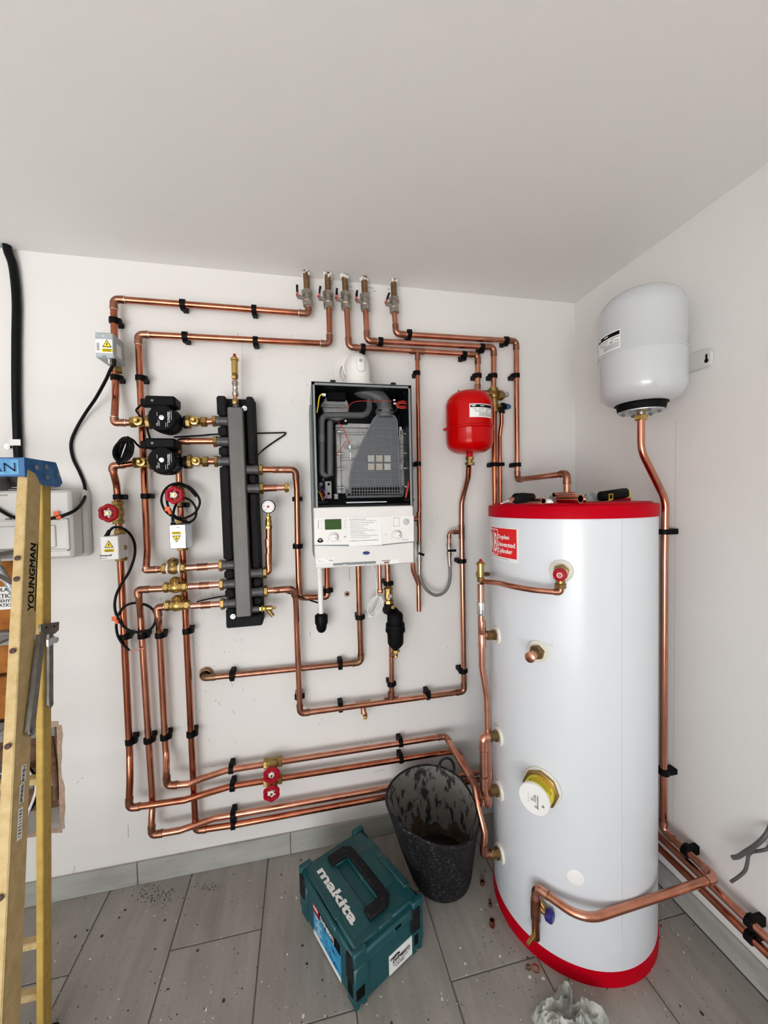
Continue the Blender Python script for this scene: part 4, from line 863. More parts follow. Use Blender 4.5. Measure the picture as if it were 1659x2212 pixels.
# feed through at top left
pts = [V((wl(14, 534, .02).x, -.022, ZC+.02)), I(18, 545, .022), I(27, 570, .016), I(33, 610, .014), I(36, 660, .014), I(35, 740, .014), I(35, 850, .014), I(38, 950, .014), I(41, 1010, .014), I(44, 1070, .014)]
t = cable('thick black supply cable dropping from the ceiling to the consumer unit', pts, .0135)
p = V((pts[0].x, -.022, ZC-.001)); b = B()
for k in range(7): an = k*.9; b.box(p+V((math.cos(an)*.012-.006, math.sin(an)*.008, -.002)), (.014, .006, .006))
b.build('torn_sleeve', 'zinc_dull', t)
p = I(39, 957, .014); t = thing('cable_clip', p, 'white cable clip with screw holding the thick black cable', 'cable clip')
B().box(p+V((0, -.015, 0)), (.034, .002, .022), bev=.0008).box(p+V((-.025, .006, -.004)), (.02, .012, .02), bev=.002).build('strap', 'label_white', t); q = p+V((-.027, 0, -.014)); B().cyl(q, q+N*.012, .0095, n=14).cyl(q+N*.012, q+N*.014, .005, n=10).build('screw', 'chrome', t)
# ================================================================== boiler
bx0, bx1, bz0, bz1, bd = .044, .4125, 1.243, 1.906, .236
bo = thing('boiler', ((bx0+bx1)/2, -bd/2, bz0), 'wall boiler with its cover off, grey inside over a white control panel', 'boiler')
s_ = .004
b = B()
b.box((bx0+s_/2, -bd/2, (bz0+bz1)/2), (s_, bd, bz1-bz0)).box((bx1-s_/2, -bd/2, (bz0+bz1)/2), (s_, bd, bz1-bz0)).box(((bx0+bx1)/2, -bd/2, bz1-s_/2), (bx1-bx0, bd, s_))
for x in (bx0+.006, bx1-.006): b.box((x, -bd+.0015, (bz0+bz1)/2), (.012, .003, bz1-bz0), bev=.0008)
b.box(((bx0+bx1)/2, -bd+.0015, bz1-.006), (bx1-bx0, .003, .012), bev=.0008)
b.build('casing', 'boiler_grey', bo)
b = B()
for x in (bx0-.004, bx1+.002): b.box((x, -bd*.55, (bz0+bz1)/2-.02), (.008 if x < .2 else .004, bd*.62, (bz1-bz0)*.84), bev=.003)
b.build('side_panel', 'boiler_grey', bo)
b = B().box(((bx0+bx1)/2, -.004, (bz0+bz1)/2), (bx1-bx0-.008, .008, bz1-bz0-.01))
for x in (bx0+.0065, bx1-.0065): b.box((x, -bd/2-.0, (bz0+bz1)/2), (.004, bd-.01, bz1-bz0-.012))
b.box(((bx0+bx1)/2, -bd/2, bz1-.0065), (bx1-bx0-.01, bd-.01, .004)).box(((bx0+bx1)/2, -bd/2, 1.455), (bx1-bx0-.01, bd-.02, .02))
b.build('inner_lining', 'boiler_inner', bo)
for x in (335, 1148):
    p = W(k6, x/1.0, 500, .20); B().box(V((W(k6, x+22 if x < 500 else x, 500, .2).x, -.20, bz1+.006)), (.020, .05, .013), bev=.003).build('hook_tab', 'boiler_inner', bo)
h_ = lambda x, y, d: W(k6, x, y, d)
# heat exchanger block
def plate(x0, y0, x1, y1, d, th, m, name, par_, bev=.002):
    a, c = h_(x0, y0, d), h_(x1, y1, d); return B().box((a+c)/2+Y*th/2, (abs(c.x-a.x), th, abs(a.z-c.z)), bev=bev).build(name, m, par_)
he = plate(395, 1130, 1320, 1990, .135, .09, 'alloy', 'heat_exchanger', bo)
b = B()
for x0, y0, x1, y1 in ((395, 1085, 900, 1135), (400, 1165, 480, 2000), (560, 1070, 880, 1110), (1235, 1365, 1305, 1400), (1235, 1530, 1305, 1555), (470, 1530, 640, 1560), (520, 1370, 700, 1400), (480, 1190, 780, 1220)):
    a, c = h_(x0, y0, .146), h_(x1, y1, .146); b.box((a+c)/2+Y*.01, (abs(c.x-a.x), .02, abs(a.z-c.z)), bev=.002)
split(b, 'cast_rib', 'alloy', he)
for y in (1185, 1480, 1680, 1930):
    a = h_(445, y, .16); B().box(a, (.018, .012, .008), bev=.002).cyl(h_(410, y, .16), h_(510, y, .16), .0042, n=10).build('clamp_bolt', 'chrome', he)
for y in (1210, 1470, 1670, 1915):
    a = h_(1325, y, .15); B().box(a, (.014, .02, .010), bev=.002).cyl(h_(1290, y, .155), h_(1350, y, .155), .0042, n=10).build('clamp_bolt', 'chrome', he)
plate(1230, 1210, 1305, 1340, .142, .02, 'alloy', 'side_block', he); plate(1235, 1590, 1305, 1700, .142, .02, 'alloy', 'side_block', he); plate(1240, 1720, 1300, 1780, .142, .02, 'alloy', 'side_block', he)
B().cyl(h_(1345, 1900, .13), h_(1338, 1200, .13), .0075, n=12).build('bright_pipe', 'chrome', bo)
for (x0, y0, x1, y1) in ((1318, 1215, 1362, 1390), (1318, 1710, 1366, 1880)):
    q = plate(x0, y0, x1, y1, .148, .004, 'label_white', 'sticker', bo, .0004); c = h_((x0+x1)/2, (y0+y1)/2, .1487)
    B().box(c, (.003, .0006, .012)).build('print_mark', 'print_black', q)
# fan scroll and dark box top left
B().lathe(h_(385, 900, .07), N, [(0, .052), (.055, .052), (.059, .048)], 30).build('fan_scroll', 'alloy', bo)
plate(280, 640, 540, 770, .15, .12, 'black_matt', 'fan_motor', bo, .004)
b = B()
for k in range(3): b.box(h_(375, 815+20*k, .150), (.098-.01*(k == 0), .02, .0030), bev=.0008)
split(b, 'fan_rim', 'alloy', bo)
# flue duct: big grey bend from the top into a collar and the ribbed hood
B().tube(rounded([h_(650, 540, .11), h_(720, 630, .13), h_(930, 700, .15), h_(1040, 770, .158), h_(1052, 900, .162)], .05, 7), .0285, 22).build('flue_duct', 'tube_grey', bo)
co = B().lathe(h_(1052, 960, .160), Z, [(-.012, .028), (-.010, .033), (.003, .033), (.004, .0365), (.018, .0365), (.020, .031), (.026, .030)], 26).build('duct_collar', 'hood_grey', bo)
b = B()
for x in (985, 1150): a = h_(x, 897, .1945); b.box(a, (.017, .006, .004))
split(b, 'collar_slot', 'black_matt', co)
HP = [(905, 1010), (950, 965), (1000, 950), (1140, 950), (1190, 985), (1218, 1040), (1250, 1900), (1262, 2010), (590, 2010), (590, 1850), (600, 1720), (640, 1570), (720, 1390), (800, 1220)]
hood = B().prism([h_(x, y, .172) for x, y in HP], (0, .03, 0)).build('ribbed_hood', 'hood_grey', bo)
poly = HP
def span(c, vert):
    xs = []
    for (x0, y0), (x1, y1) in zip(poly, poly[1:]+poly[:1]):
        a, b2 = (x0, x1) if vert else (y0, y1)
        if (a-c)*(b2-c) < 0:
            t_ = (c-a)/(b2-a); xs.append((y0+(y1-y0)*t_) if vert else (x0+(x1-x0)*t_))
    return (min(xs), max(xs)) if len(xs) > 1 else None
def rib(p, q, w_=.0021): 
    p, q = V(p), V(q); d = (q-p); L = d.length; d.normalize(); B_.box((p+q)/2, (L, .004, w_), (d, N, d.cross(N)), .0004)
B_ = B()
for x in (700, 808, 918, 1026, 1136): 
    s = span(x, True)
    if s: rib(h_(x, s[0]+4, .1735), h_(x, min(s[1], 1885), .1735))
for y in (1030, 1142, 1255, 1368, 1480, 1594, 1710, 1820, 1885):
    s = span(y, False)
    if s: rib(h_(s[0]+4, y, .1735), h_(s[1]-4, y, .1735))
for a, c in zip(HP[:7], HP[1:8]): rib(h_(*a, .1738), h_(*c, .1738), .003)
for a, c in zip(HP[8:], HP[9:]+HP[:1]): rib(h_(*a, .1738), h_(*c, .1738), .0035)
o = B_.build('hood_rib', 'hood_rib', hood)
B_ = B()
for k in range(18):
    x = 610+36*k; rib(h_(x, 1890, .1745), h_(x, 2030, .1745), .0018)
rib(h_(555, 1965, .176), h_(1300, 1965, .176), .0022); B_.build('comb_rib', 'hood_rib', hood)
B_ = B()
B_.box((h_(540, 2040, .176)+h_(1290, 2045, .176))/2, (h_(1290, 2040, .176).x-h_(540, 2040, .176).x, .012, .010), bev=.003)
for x in (548, 1288): B_.box(h_(x, 1990, .176), (.010, .010, .026), bev=.003)
B_.build('hood_lip', 'hood_grey', hood)
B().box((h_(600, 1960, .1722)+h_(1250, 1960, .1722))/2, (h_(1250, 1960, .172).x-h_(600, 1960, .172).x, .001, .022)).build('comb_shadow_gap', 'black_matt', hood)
for i, (x, m) in enumerate(((867, 'pad_grey'), (977, 'pad_tan'), (1086, 'pad_grey'), (869, 'pad_tan'), (977, 'pad_tan'), (1086, 'pad_grey'))):
    y = 1540 if i < 3 else 1650; c = h_(x, y, .1745); h = .0132
    P = []
    for a, bq in ((1, 1), (-1, 1), (-1, -1), (1, -1)): P += [(a*1.0, bq*.86), (a*.86, bq*1.0)] if a*bq < 0 else [(a*.86, bq*1.0), (a*1.0, bq*.86)]
    ring = []
    for a in range(4):
        for t_ in (-.8, -.4, 0, .4, .8):
            rr = 1-.09*math.cos(t_*1.9); ring.append(((rr, t_), (-t_, rr), (-rr, -t_), (t_, -rr))[a])
    B().prism([c+V((u*h, 0, v*h)) for u, v in ring], N*.003).build('foam_pad', m, hood)
# grey siphon hose
d_ = .190
hs = B().tube(rounded([h_(848, 755, .165), h_(848, 870, .175), h_(800, 965, d_), h_(212, 962, d_), h_(215, 1760, d_), h_(328, 1760, d_), h_(326, 1080, d_)], [0, .02, .05, .026, .026, .0], 9), .0115, 16).build('siphon_hose', 'tube_grey', bo)
B().sphere(h_(326, 1070, d_), .0116, 14).build('hose_end', 'tube_grey', hs)
b = B()
for k in range(4): b.cyl(h_(214, 1235+24*k, d_), h_(214, 1243+24*k, d_), .0122, n=16)
b.build('hose_band', 'hood_rib', hs)
# gas valve and wiring
gv = plate(255, 1840, 350, 2075, .15, .06, 'alloy', 'gas_valve', bo)
for x, y in ((308, 1880), (308, 2005)): p = h_(x, y, .152); B().lathe(p, N, [(0, .005), (.002, .005), (.002, .0025)], 14).build('port_ring', 'print_black', gv)
plate(380, 2010, 435, 2080, .15, .03, 'alloy', 'terminal', bo)
plate(215, 1800, 250, 1840, .16, .02, 'blue_plastic', 'blue_plug', bo)
B().cyl(h_(205, 1880, .15), h_(205, 1880, .165), .007, n=14).build('dark_cap', 'steel_dark', bo)
for i, (m, pts) in enumerate((('yellow', ((160, 1960), (190, 2000), (215, 2060), (228, 2110))), ('red_wire', ((178, 1900), (200, 1980), (235, 2050), (232, 2120))), ('blue_plastic', ((185, 1890), (235, 1960), (285, 2030), (240, 2085))), ('navy', ((190, 1930), (225, 2000), (262, 2010), (225, 2100))), ('orange', ((240, 1965), (262, 2000), (275, 2035), (240, 2070))), ('red_wire', ((520, 1960-1080+60), (620, 800), (780, 775), (900, 785), (1060, 765), (1150, 785))), ('red_wire', ((440, 1040), (450, 1080), (520, 1180), (545, 1260), (590, 1340))), ('red_wire', ((535, 1310), (480, 1390), (420, 1470), (410, 1510))), ('red_wire', ((460, 1080), (530, 1200), (560, 1290), (580, 1350))), ('tube_grey', ((1200, 830), (1215, 860), (1200, 905), (1150, 930))))):
    B().tube(spline([h_(x, y, .20 if i < 5 else (.187 if i == 5 else .168)) for x, y in pts], 6), .0012, 6).build('wire', m, bo)
b = B()
for k in range(5): b.tube([h_(1288+76*math.cos(a), 825+34*math.sin(a)+7*k-14, .17+.004*k) for a in [2*math.pi*q/18 for q in range(18)]], .0022, 7, closed=True)
b.build('wire_coil', 'red_wire', bo)
B().cyl(h_(1378, 1828, .2), h_(1330, 2062, .2), .0042, n=10).build('red_tube', 'red_wire', bo)
b = B().box(h_(1178, 765, .17), (.008, .008, .006), bev=.001).box(h_(1185, 810, .17), (.010, .008, .006), bev=.001).box(h_(245, 695, .20), (.013, .012, .009), bev=.001).box(h_(532, 1040, .16), (.007, .01, .006), bev=.001)
split(b, 'white_plug', 'label_white', bo)
B().tube(spline([h_(225, 680, .2), h_(190, 710, .2), h_(175, 770, .205), h_(165, 850, .205), h_(150, 930, .205)], 5), .0026, 7).build('earth_wire', 'yellow_label', bo)
B().box(h_(588, 1390, .165), (.008, .004, .017), bev=.001).cyl(h_(588, 1385, .167), h_(588, 1385, .169), .003, n=12).build('sensor_bracket', 'zinc', bo)
B().cyl(h_(598, 1460, .16), h_(600, 1540, .155), .0016, n=8).build('probe', 'chrome', bo)
B().cyl(h_(1240, 960, .12), h_(1245, 1110, .12), .007, n=12).build('pressure_sensor', 'black_plastic', bo); b = B().cyl(h_(1250, 1120, .15), h_(1250, 1250, .15), .0045, n=10).cyl(h_(1270, 1120, .15), h_(1270, 1170, .15), .004, n=10); b.build('sensor_fitting', 'chrome', bo)
b = B().box((h_(300, 2135, .20)+h_(1295, 2105, .20))/2, (.155, .016, .006), bev=.001); b.build('front_rail', 'zinc', bo)
b = B()
for x0, x1, y in ((150, 290, 2120), (1290, 1420, 2090)): a, c = h_(x0, y, .21), h_(x1, y, .21); b.box((a+c)/2, (abs(c.x-a.x), .05, .010), bev=.002)
split(b, 'hinge_foot', 'black_plastic', bo)
b = B()
for x, y in ((318, 598), (352, 600), (1076, 622), (1116, 624), (552, 580), (1315, 660)): p = h_(x, y, .01+.19); b.cyl(p+Z*.002, p-Z*.001, .0016, n=6)
b.build('rivet', 'chrome', bo)
# white control panel, hinged at the foot
q_ = [wl(*k7(105, 228), .248), wl(*k7(1437, 192), .248), wl(*k7(1440, 965), .248), wl(*k7(130, 1034), .248)]
cx0, cx1, cz1, cz0 = (q_[0].x+q_[3].x)/2, (q_[1].x+q_[2].x)/2, (q_[0].z+q_[1].z)/2, (q_[2].z+q_[3].z)/2
pan = B().box(((cx0+cx1)/2, -.222, (cz0+cz1)/2), (cx1-cx0, .052, cz1-cz0), bev=.004).build('control_panel', 'boiler_white', bo)
F = lambda x, y, d=.2482: W(kp, x, y, d)
def pl(x0, y0, x1, y1, m, name, par_=pan, d=.2482, th=.0008, bev=0):
    ps = [F(x0, y0, d), F(x1, y1, d)]; c = (ps[0]+ps[1])/2; return B().box(c-Y*th/2, (abs(ps[1].x-ps[0].x), th, abs(ps[0].z-ps[1].z)), bev=bev).build(name, m, par_)
face = B().prism([F(132, 272), F(1612, 232), F(1615, 615), F(1400, 632), F(1150, 660), F(650, 676), F(640, 662), F(132, 670)], N*.0022).build('fascia', 'white_plastic', pan)
df = .2506
lc = pl(286, 290, 536, 437, 'lcd_green', 'display', face, df, .0012, .0006)
B().prism([F(132, 672), F(640, 668), F(1150, 665), F(1400, 637), F(1612, 620), F(1612, 632), F(1400, 652), F(1150, 680), F(640, 690), F(132, 684)], N*.0012).build('panel_groove', 'boiler_grey', pan)
cov = pl(640, 262, 1146, 672, 'label_white', 'paper_cover', face, df, .0012, .0005)
lines = [('CHECK THAT YOU HAVE:', 697, 297, 205), ('Read the technical instruction before installing the boiler', 668, 322, 396), ('Read the user instruction before lighting the boiler', 668, 352, 356), ('Flushed the system and added inhibitor', 668, 382, 275), ('Connected all pipes correctly', 668, 411, 206), ('Correctly wired electrical connections', 668, 439, 266), ('Correctly set mains compliance type, with regard to', 670, 466, 366), ('possible freezing conditions', 670, 488, 196), ('Carried out a leakage gas test', 670, 517, 245), ('This is the type approved appliance on the boiler data plate only', 680, 543, 404), ('This cover must be removed by the user', 676, 571, 304), ('Protective cover - to be removed after installation.', 660, 617, 432)]
for s, x, y, wd in lines:
    a, c = F(x, y, df+.0014), F(x+wd, y-wd*.032, df+.0014); text(s, .0021 if 'Prot' not in s and 'CHECK' not in s else .0025, a, X, Z, 'print_black', cov, width=c.x-a.x, bold=.03 if 'Prot' in s or 'CHECK' in s else .015, th=.0002)
a = F(668, 292, df+.0014); B().prism([a+V((-.0028, 0, -.002)), a+V((.0028, 0, -.002)), a+V((0, 0, .003))], N*.0002).build('warning_mark', 'print_grey', cov)
for y in (300, 340, 385, 425): pl(208, y-12, 258, y+16, 'white_plastic', 'button', face, df, .0010, .0004)
for i, y in enumerate((308, 356, 406)): q = pl(566, y-22, 609, y+24, 'white_plastic', 'button', face, df, .0010, .0004); B().box(F(588, y, df+.0012), (.0016, .0004, .0028)).build('button_mark', 'print_black', q)
b = B()
for p, q in (((190, 312), (190, 424)), ((190, 312), (204, 311)), ((190, 424), (204, 423))): u, v = F(*p, df+.0002), F(*q, df+.0002); b.box((u+v)/2, (abs(u.x-v.x)+.0005, .0003, abs(u.z-v.z)+.0005))
for x, y, wd in ((233, 316, .004), (237, 424, .004), (325, 620, .0045), (515, 612, .0045), (1276, 576, .0045), (1448, 566, .0045), (190, 372, .0015), (1490, 592, .026)): b.box(F(x, y, df+.0012 if x < 260 else df+.0002), (wd, .0004, .0009))
b.build('panel_print', 'print_black', face)
for x, y in ((418, 560), (1361, 520)):
    c = F(x, y, df); B().lathe(c, N, [(0, .0152), (.003, .0150), (.004, .0132), (.011, .0126), (.0125, .0112)], 28).build('dial_knob', 'white_plastic', face)
    b = B()
    for k in range(13):
        a = R(-40+k*260/12); a2 = R(-40+(k+1)*260/12); r1 = .0185
        if k < 12: u, v = c+V((math.cos(a)*r1, 0, math.sin(a)*r1)), c+V((math.cos(a2)*r1, 0, math.sin(a2)*r1)); dd = (v-u).normalized(); b.box((u+v)/2, ((v-u).length, .0003, .0006+.0007*(k < 5)), (dd, N, dd.cross(N)))
    b.build('dial_scale', 'print_black', face); B().box(c+V((.0078, -.0126, -.0008)), (.006, .0008, .0018)).build('knob_pointer', 'print_black', face)
c = F(1503, 325, df); g_ = B().lathe(c, N, [(0, .0118), (.0012, .0118), (.0016, .0100)], 24).build('pressure_dial', 'zinc_dull', face); B().cyl(c+N*.0014, c+N*.0018, .0086, n=20).build('dial_face', 'label_white', g_); B().box(c+N*.002, (.011, .0003, .0012), (V((.7, 0, .7)), N, V((.7, 0, -.7)))).build('dial_needle', 'print_black', g_)
B().pipe(c+N*.0015, c+N*.0022, .0064, .0050, 18).build('dial_ring', 'print_black', g_)
pl(1314, 265, 1400, 392, 'print_grey', 'cover_outline', face, df, .0003); pl(1317, 270, 1397, 388, 'white_plastic', 'blank_cover', face, df, .0012, .0005)
c = F(220, 600, df); B().prism([c+V((math.cos(R(a))*.0122, 0, math.sin(R(a))*.0095)) for a in (200, 235, 270, 305, 340)]+[c+V((.006, 0, .005)), c+V((0, 0, .009)), c+V((-.006, 0, .005))], N*.0006).build('certificate_mark', 'print_black', face); B().lathe(c+N*.0006+Z*.0003, N, [(0, .0052), (.0004, .0052)], 16).build('mark_ring', 'print_grey', face)
b = B()
for k in range(3): b.box(F(577+11*k, 545, df+.0003), (.0011, .0003, .0038))
b.box(F(588, 556, df+.0003), (.0052, .0003, .0008)); b.box(F(1190, 512, df+.0003), (.002, .0003, .0022)); b.box(F(1205, 520, df+.0003), (.004, .0003, .0009)); b.build('symbol', 'print_black', face)
c = F(906, 792); B().prism([c+V((math.cos(a)*.0132, 0, math.sin(a)*.0063)) for a in [2*math.pi*k/26 for k in range(26)]], N*.001).build('oval_badge', 'navy', pan)
b = B().prism([c+N*.0012+V((math.cos(a)*.0075-.0005, 0, math.sin(a)*.0026)) for a in [R(190+k*16) for k in range(10)]]+[c+N*.0012+V((math.cos(a)*.0068-.0005, 0, math.sin(a)*.0019)) for a in [R(334-k*16) for k in range(10)]], N*.0002); b.build('badge_swoosh', 'sky_label', pan)
st = pl(152, 872, 435, 935, 'label_white', 'data_sticker', pan, .2484, .0004)
b = B()
for x, y, wd in ((180, 882, .006), (200, 910, .011), (238, 923, .022), (325, 879, .008), (390, 878, .007)): b.box(F(x, y, .2490), (wd, .0003, .0007))
for k in range(9): b.box(F(352+8*k, 905, .2490), (.0006 if k % 3 else .0010, .0003, .005))
b.build('sticker_print', 'print_black', st)
st = pl(1265, 892, 1384, 945, 'label_white', 'blank_sticker', pan, .2484, .0004); pl(1172, 922, 1246, 944, 'copper_old', 'slot', pan, .2484, .0006); pl(1140, 902, 1262, 908, 'print_grey', 'groove', pan, .2484, .0004)
pl(545, 962, 620, 986, 'boiler_grey', 'catch', pan, .2484, .0006); pl(550, 966, 615, 982, 'boiler_white', 'catch_face', pan, .2490, .0006); pl(540, 936, 655, 942, 'print_grey', 'groove', pan, .2484, .0004); pl(893, 934, 903, 968, 'steel_dark', 'slot', pan, .2484, .0006); pl(410, 946, 1050, 948, 'boiler_grey', 'seam', pan, .2484, .0003)
# flue elbow
fc = V((W(k6, 700, 500, .12).x, -.125, bz1))
fl_ = thing('flue_elbow', fc, 'white plastic flue elbow on top of the boiler turning into the wall', 'flue')
B().lathe(fc, Z, [(0, .066), (.008, .066), (.010, .058), (.018, .0565), (.030, .056), (.032, .050)], 32).build('base_collar', 'flue_white', fl_)
pts = rounded([fc+Z*.02, fc+Z*.115, fc+Z*.116+Y*.125], .050, 14); body = B().tube(pts, .0475, 32)
body.build('elbow_body', 'flue_white', fl_); B().pipe(fc+Z*.116+Y*.065, fc+Z*.116+Y*.075, .054, .047, 28).build('wall_collar', 'flue_white', fl_)
B().pipe(fc+Z*.106-X*.012+Y*.112, fc+Z*.106-X*.012+Y*.124, .075, .05, 34).build('wall_plate', 'flue_white', fl_)
e = fc+Z*.086-Y*.0500; e.x += .003
tst = B()
for k, (dz, r_, y0) in enumerate(((-.006, .0165, 0), (.018, .0125, .004))): pass
cap = B().hull([e+V((math.cos(a)*.0165, .010+.0, -.010+math.sin(a)*.0165)) for a in [2*math.pi*q/18 for q in range(18)]]+[e+V((math.cos(a)*.0165, .012, .020+math.sin(a)*.0165)) for a in [2*math.pi*q/18 for q in range(18)]]+[e+V((math.cos(a)*.0145, -.004, -.010+math.sin(a)*.0145)) for a in [2*math.pi*q/18 for q in range(18)]]+[e+V((math.cos(a)*.0145, .004, .020+math.sin(a)*.0145)) for a in [2*math.pi*q/18 for q in range(18)]]).build('test_point_cover', 'zinc_dull', fl_)
cap.data.materials[0] = MT['white_plastic']
for dz, r_, yy in ((-.010, .0125, -.0045), (.018, .0098, .002)): B().lathe(e+V((0, yy, dz)), N, [(-.002, r_), (.003, r_), (.004, r_*.85)], 20).build('test_plug', 'flue_white', fl_)
B().cyl(e+V((0, -.0025, .018)), e+V((0, -.0028, .018)), .0068, n=18).build('plug_recess', 'pad_grey', fl_)
# condensate pipe
t = thing('condensate_pipe', W(k7, 200, 1850, .06), 'white plastic condensate pipe with black waste fitting under the boiler left', 'waste pipe')
p0, p1, p2 = W(k7, 186, 1020, .075), W(k7, 195, 1240, .075), W(k7, 208, 1660, .075)
B().cyl(p0, p0+(p1-p0)*.75, .0125, n=18).cyl(p1+Z*.028, p2, .0108, n=18).build('white_pipe', 'white_plastic', t)
B().lathe(p0+(p1-p0)*.20, (p1-p0), [(0, .0142), (.012, .0142), (.013, .0135), (.034, .0128), (.036, .0108)], 18).cyl(p1+Z*.03, p1-Z*.006, .0128, n=18).build('socket', 'white_plastic', t)
p3 = p2; B().lathe(p3+Z*.010, -Z, [(0, .0135), (.003, .020), (.008, .0235), (.040, .0245), (.046, .022), (.062, .0205), (.074, .014), (.079, .005), (.080, 0)], 24).build('black_fitting', 'black_rubber', t)
b = B()
for k in range(14): a = 2*math.pi*k/14; d = V((math.cos(a), math.sin(a), 0)); b.box(p3-Z*.014+d*.0242, (.003, .004, .034), (d, d.cross(Z), Z))
b.build('grip_ridge', 'black_rubber', t); B().cyl(p3-Z*.035, V((p3.x, -.002, p3.z-.035)), .016, n=18).build('wall_spigot', 'black_plastic', t)
# white cable with hank under boiler
P = [W(k7, x, y, d) for x, y, d in ((885, 985, .09), (920, 1100, .09), (940, 1210, .085), (945, 1330, .08), (938, 1420, .075))]
t = cable('white cable bundled in a hank hanging under the boiler', P, .0024, m='label_white'); b = B()
for k in range(4):
    P = []
    for q in range(20):
        an = 2*math.pi*q/20; x, y = (34+19*k)*math.cos(an), (168-8*k)*math.sin(an); r_ = R(24); P.append(W(k7, 915+4*k+x*math.cos(r_)-y*math.sin(r_), 1535+x*math.sin(r_)+y*math.cos(r_), .055+.007*k))
    b.tube(P, .0023, 7, closed=True)
b.tube([W(k7, 1010, 1500, .07), W(k7, 1045, 1470, .075), W(k7, 1100, 1415, .085)], .0018, 6); b.build('hank', 'label_white', t)
# brass filter valve and black magnetic filter
vc = W(k7, 1102, 1385, .075)
t = thing('filter_valve', vc, 'brass isolating valve above the black magnetic filter', 'valve')
a, c = W(k7, 1098, 1280, .07), W(k7, 1108, 1495, .075)
d = (c-a).normalized(); L = (c-a).length
B().lathe(a, d, [(0, .0165), (.004, .0195), (.012, .0195), (.013, .0155), (L*.45, .0185), (L*.75, .0185), (L*.8, .0155), (L-.014, .0155), (L-.013, .0205), (L, .0205)], 8).build('valve_body', 'brass', t)
q = vc+N*.019+X*.002; B().cyl(q-N*.004, q+N*.004, .0085, n=16).build('screw_cap', 'chrome', t)
b = B()
for an in (95, 225, 275): dd = V((math.cos(R(an)), 0, math.sin(R(an)))); b.box(q+dd*.013, (.018, .002, .0022), (dd, N, dd.cross(N)))
b.build('handle_slot', 'black_matt', t)
fb = W(k7, 1192, 1850, .105)
t = thing('magnetic_filter', fb-Z*.07, 'black cylindrical magnetic filter with brass drain under the boiler', 'filter')
ft, fbm = W(k7, 1190, 1625, .105), W(k7, 1192, 2100, .105); L = ft.z-fbm.z
B().lathe(V((fb.x, fb.y, ft.z)), -Z, [(-.010, .012), (-.006, .022), (0, .029), (.006, .0325), (L*.28, .0330), (L*.285, .0385), (L*.35, .0395), (L*.40, .0385), (L*.52, .0380), (L*.525, .0340), (L*.84, .0325), (L*.92, .025), (L, .013)], 28).build('filter_body', 'black_matt', t)
b = B()
for k in range(18): a = 2*math.pi*k/18; dd = V((math.cos(a), math.sin(a), 0)); b.box(V((fb.x, fb.y, ft.z-L*.46))+dd*.0388, (.003, .006, .014), (dd, dd.cross(Z), Z))
b.build('collar_ridge', 'black_matt', t)
q = W(k7, 1120, 1590, .075)
B().tube(rounded([W(k7, 1108, 1500, .075), W(k7, 1100, 1600, .075), W(k7, 1170, 1600, .09), V((fb.x, fb.y, ft.z-.002))], .02, 6), .0205, 18).build('inlet_elbow', 'black_plastic', t)
B().cyl(W(k7, 1085, 1580, .05), W(k7, 1085, 1580, .09), .020, n=20).build('swivel_ring', 'black_rubber', t)
q = W(k7, 1160, 1550, .118); B().cyl(q-N*.008, q, .0075, n=14).build('brass_plug', 'brass_bright', t)
q = W(k7, 1195, 2110, .105); B().hexn(q-Z*.006, Z, .0135, .012).cyl(q-Z*.012, q-Z*.026, .0095, n=14).cyl(q-Z*.006, q-Z*.006+X*.018, .005, n=10).hexn(q-Z*.030, Z, .0085, .008).build('drain_plug', 'brass_bright', t)
B().tube([q+V((-.010+.012*math.cos(a), -.004, -.018+.010*math.sin(a))) for a in [2*math.pi*k/16 for k in range(16)]], .0014, 6, closed=True).build('strap_ring', 'black_plastic', t)
# drain cock on the cross pipe
p = W(ka, 967, 375, .05); t = thing('drain_cock', p-Z*.05, 'small copper and brass drain cock hanging from the cross pipe', 'drain cock')
q = W(ka, 976, 412, .062); r_ = W(ka, 977, 440, .066); B().cyl(p, q, .0088, n=14).cyl(q+Z*.004, q-Z*.004, .0098, n=14).build('copper_tail', 'copper_dark', t); B().hexn(q-Z*.008, Z, .0095, .010).cyl(q-Z*.006, r_, .0062, n=12).cyl(q-Z*.011, q-Z*.011+X*.010, .0045, n=8).build('valve_body', 'brass_bright', t)
# filling valves and flexible hose
def iso(px, py0, py1, lev, label):
    a, c = I(px, py0), I(px+.7, py1); L = (a-c).length; d = (c-a).normalized(); t = thing('filling_valve', c, label, 'valve')
    B().lathe(a, d, [(0, .0085), (.002, .0118), (.012, .0118), (.0125, .0092), (L*.34, .0105), (L*.62, .0092), (L*.63, .0118), (L*.76, .0118), (L*.77, .0092), (L, .0088)], 14).build('valve_body', 'nickel', t)
    split(B().hexn(a+d*.007, d, .0125, .011).hexn(a+d*(L*.7), d, .0122, .010), 'nut', 'nickel', t)
    m_ = a+d*(L*.45); B().tube([m_-lev*.4+N*.012, m_+N*.016, m_+lev+N*.014], lambda s: .0042+.0015*s, 8).cyl(m_, m_+N*.016, .004, n=8).build('lever', 'black_plastic', t)
    return t
iso(905.5, 1170, 1226, V((.016, 0, -.006)), 'nickel filling valve with black lever at the left end of the flexible hose'); iso(969.8, 1173, 1208, V((.026, 0, .0)), 'nickel filling valve with black lever at the right end of the flexible hose')
P = [I(x, y, d) for x, y, d in ((905.8, 1224, .045), (906, 1236, .045), (909, 1252, .046), (921.5, 1274, .05), (941, 1286, .05), (961, 1278, .05), (971, 1256, .047), (972, 1226, .045), (969.6, 1205, .045))]
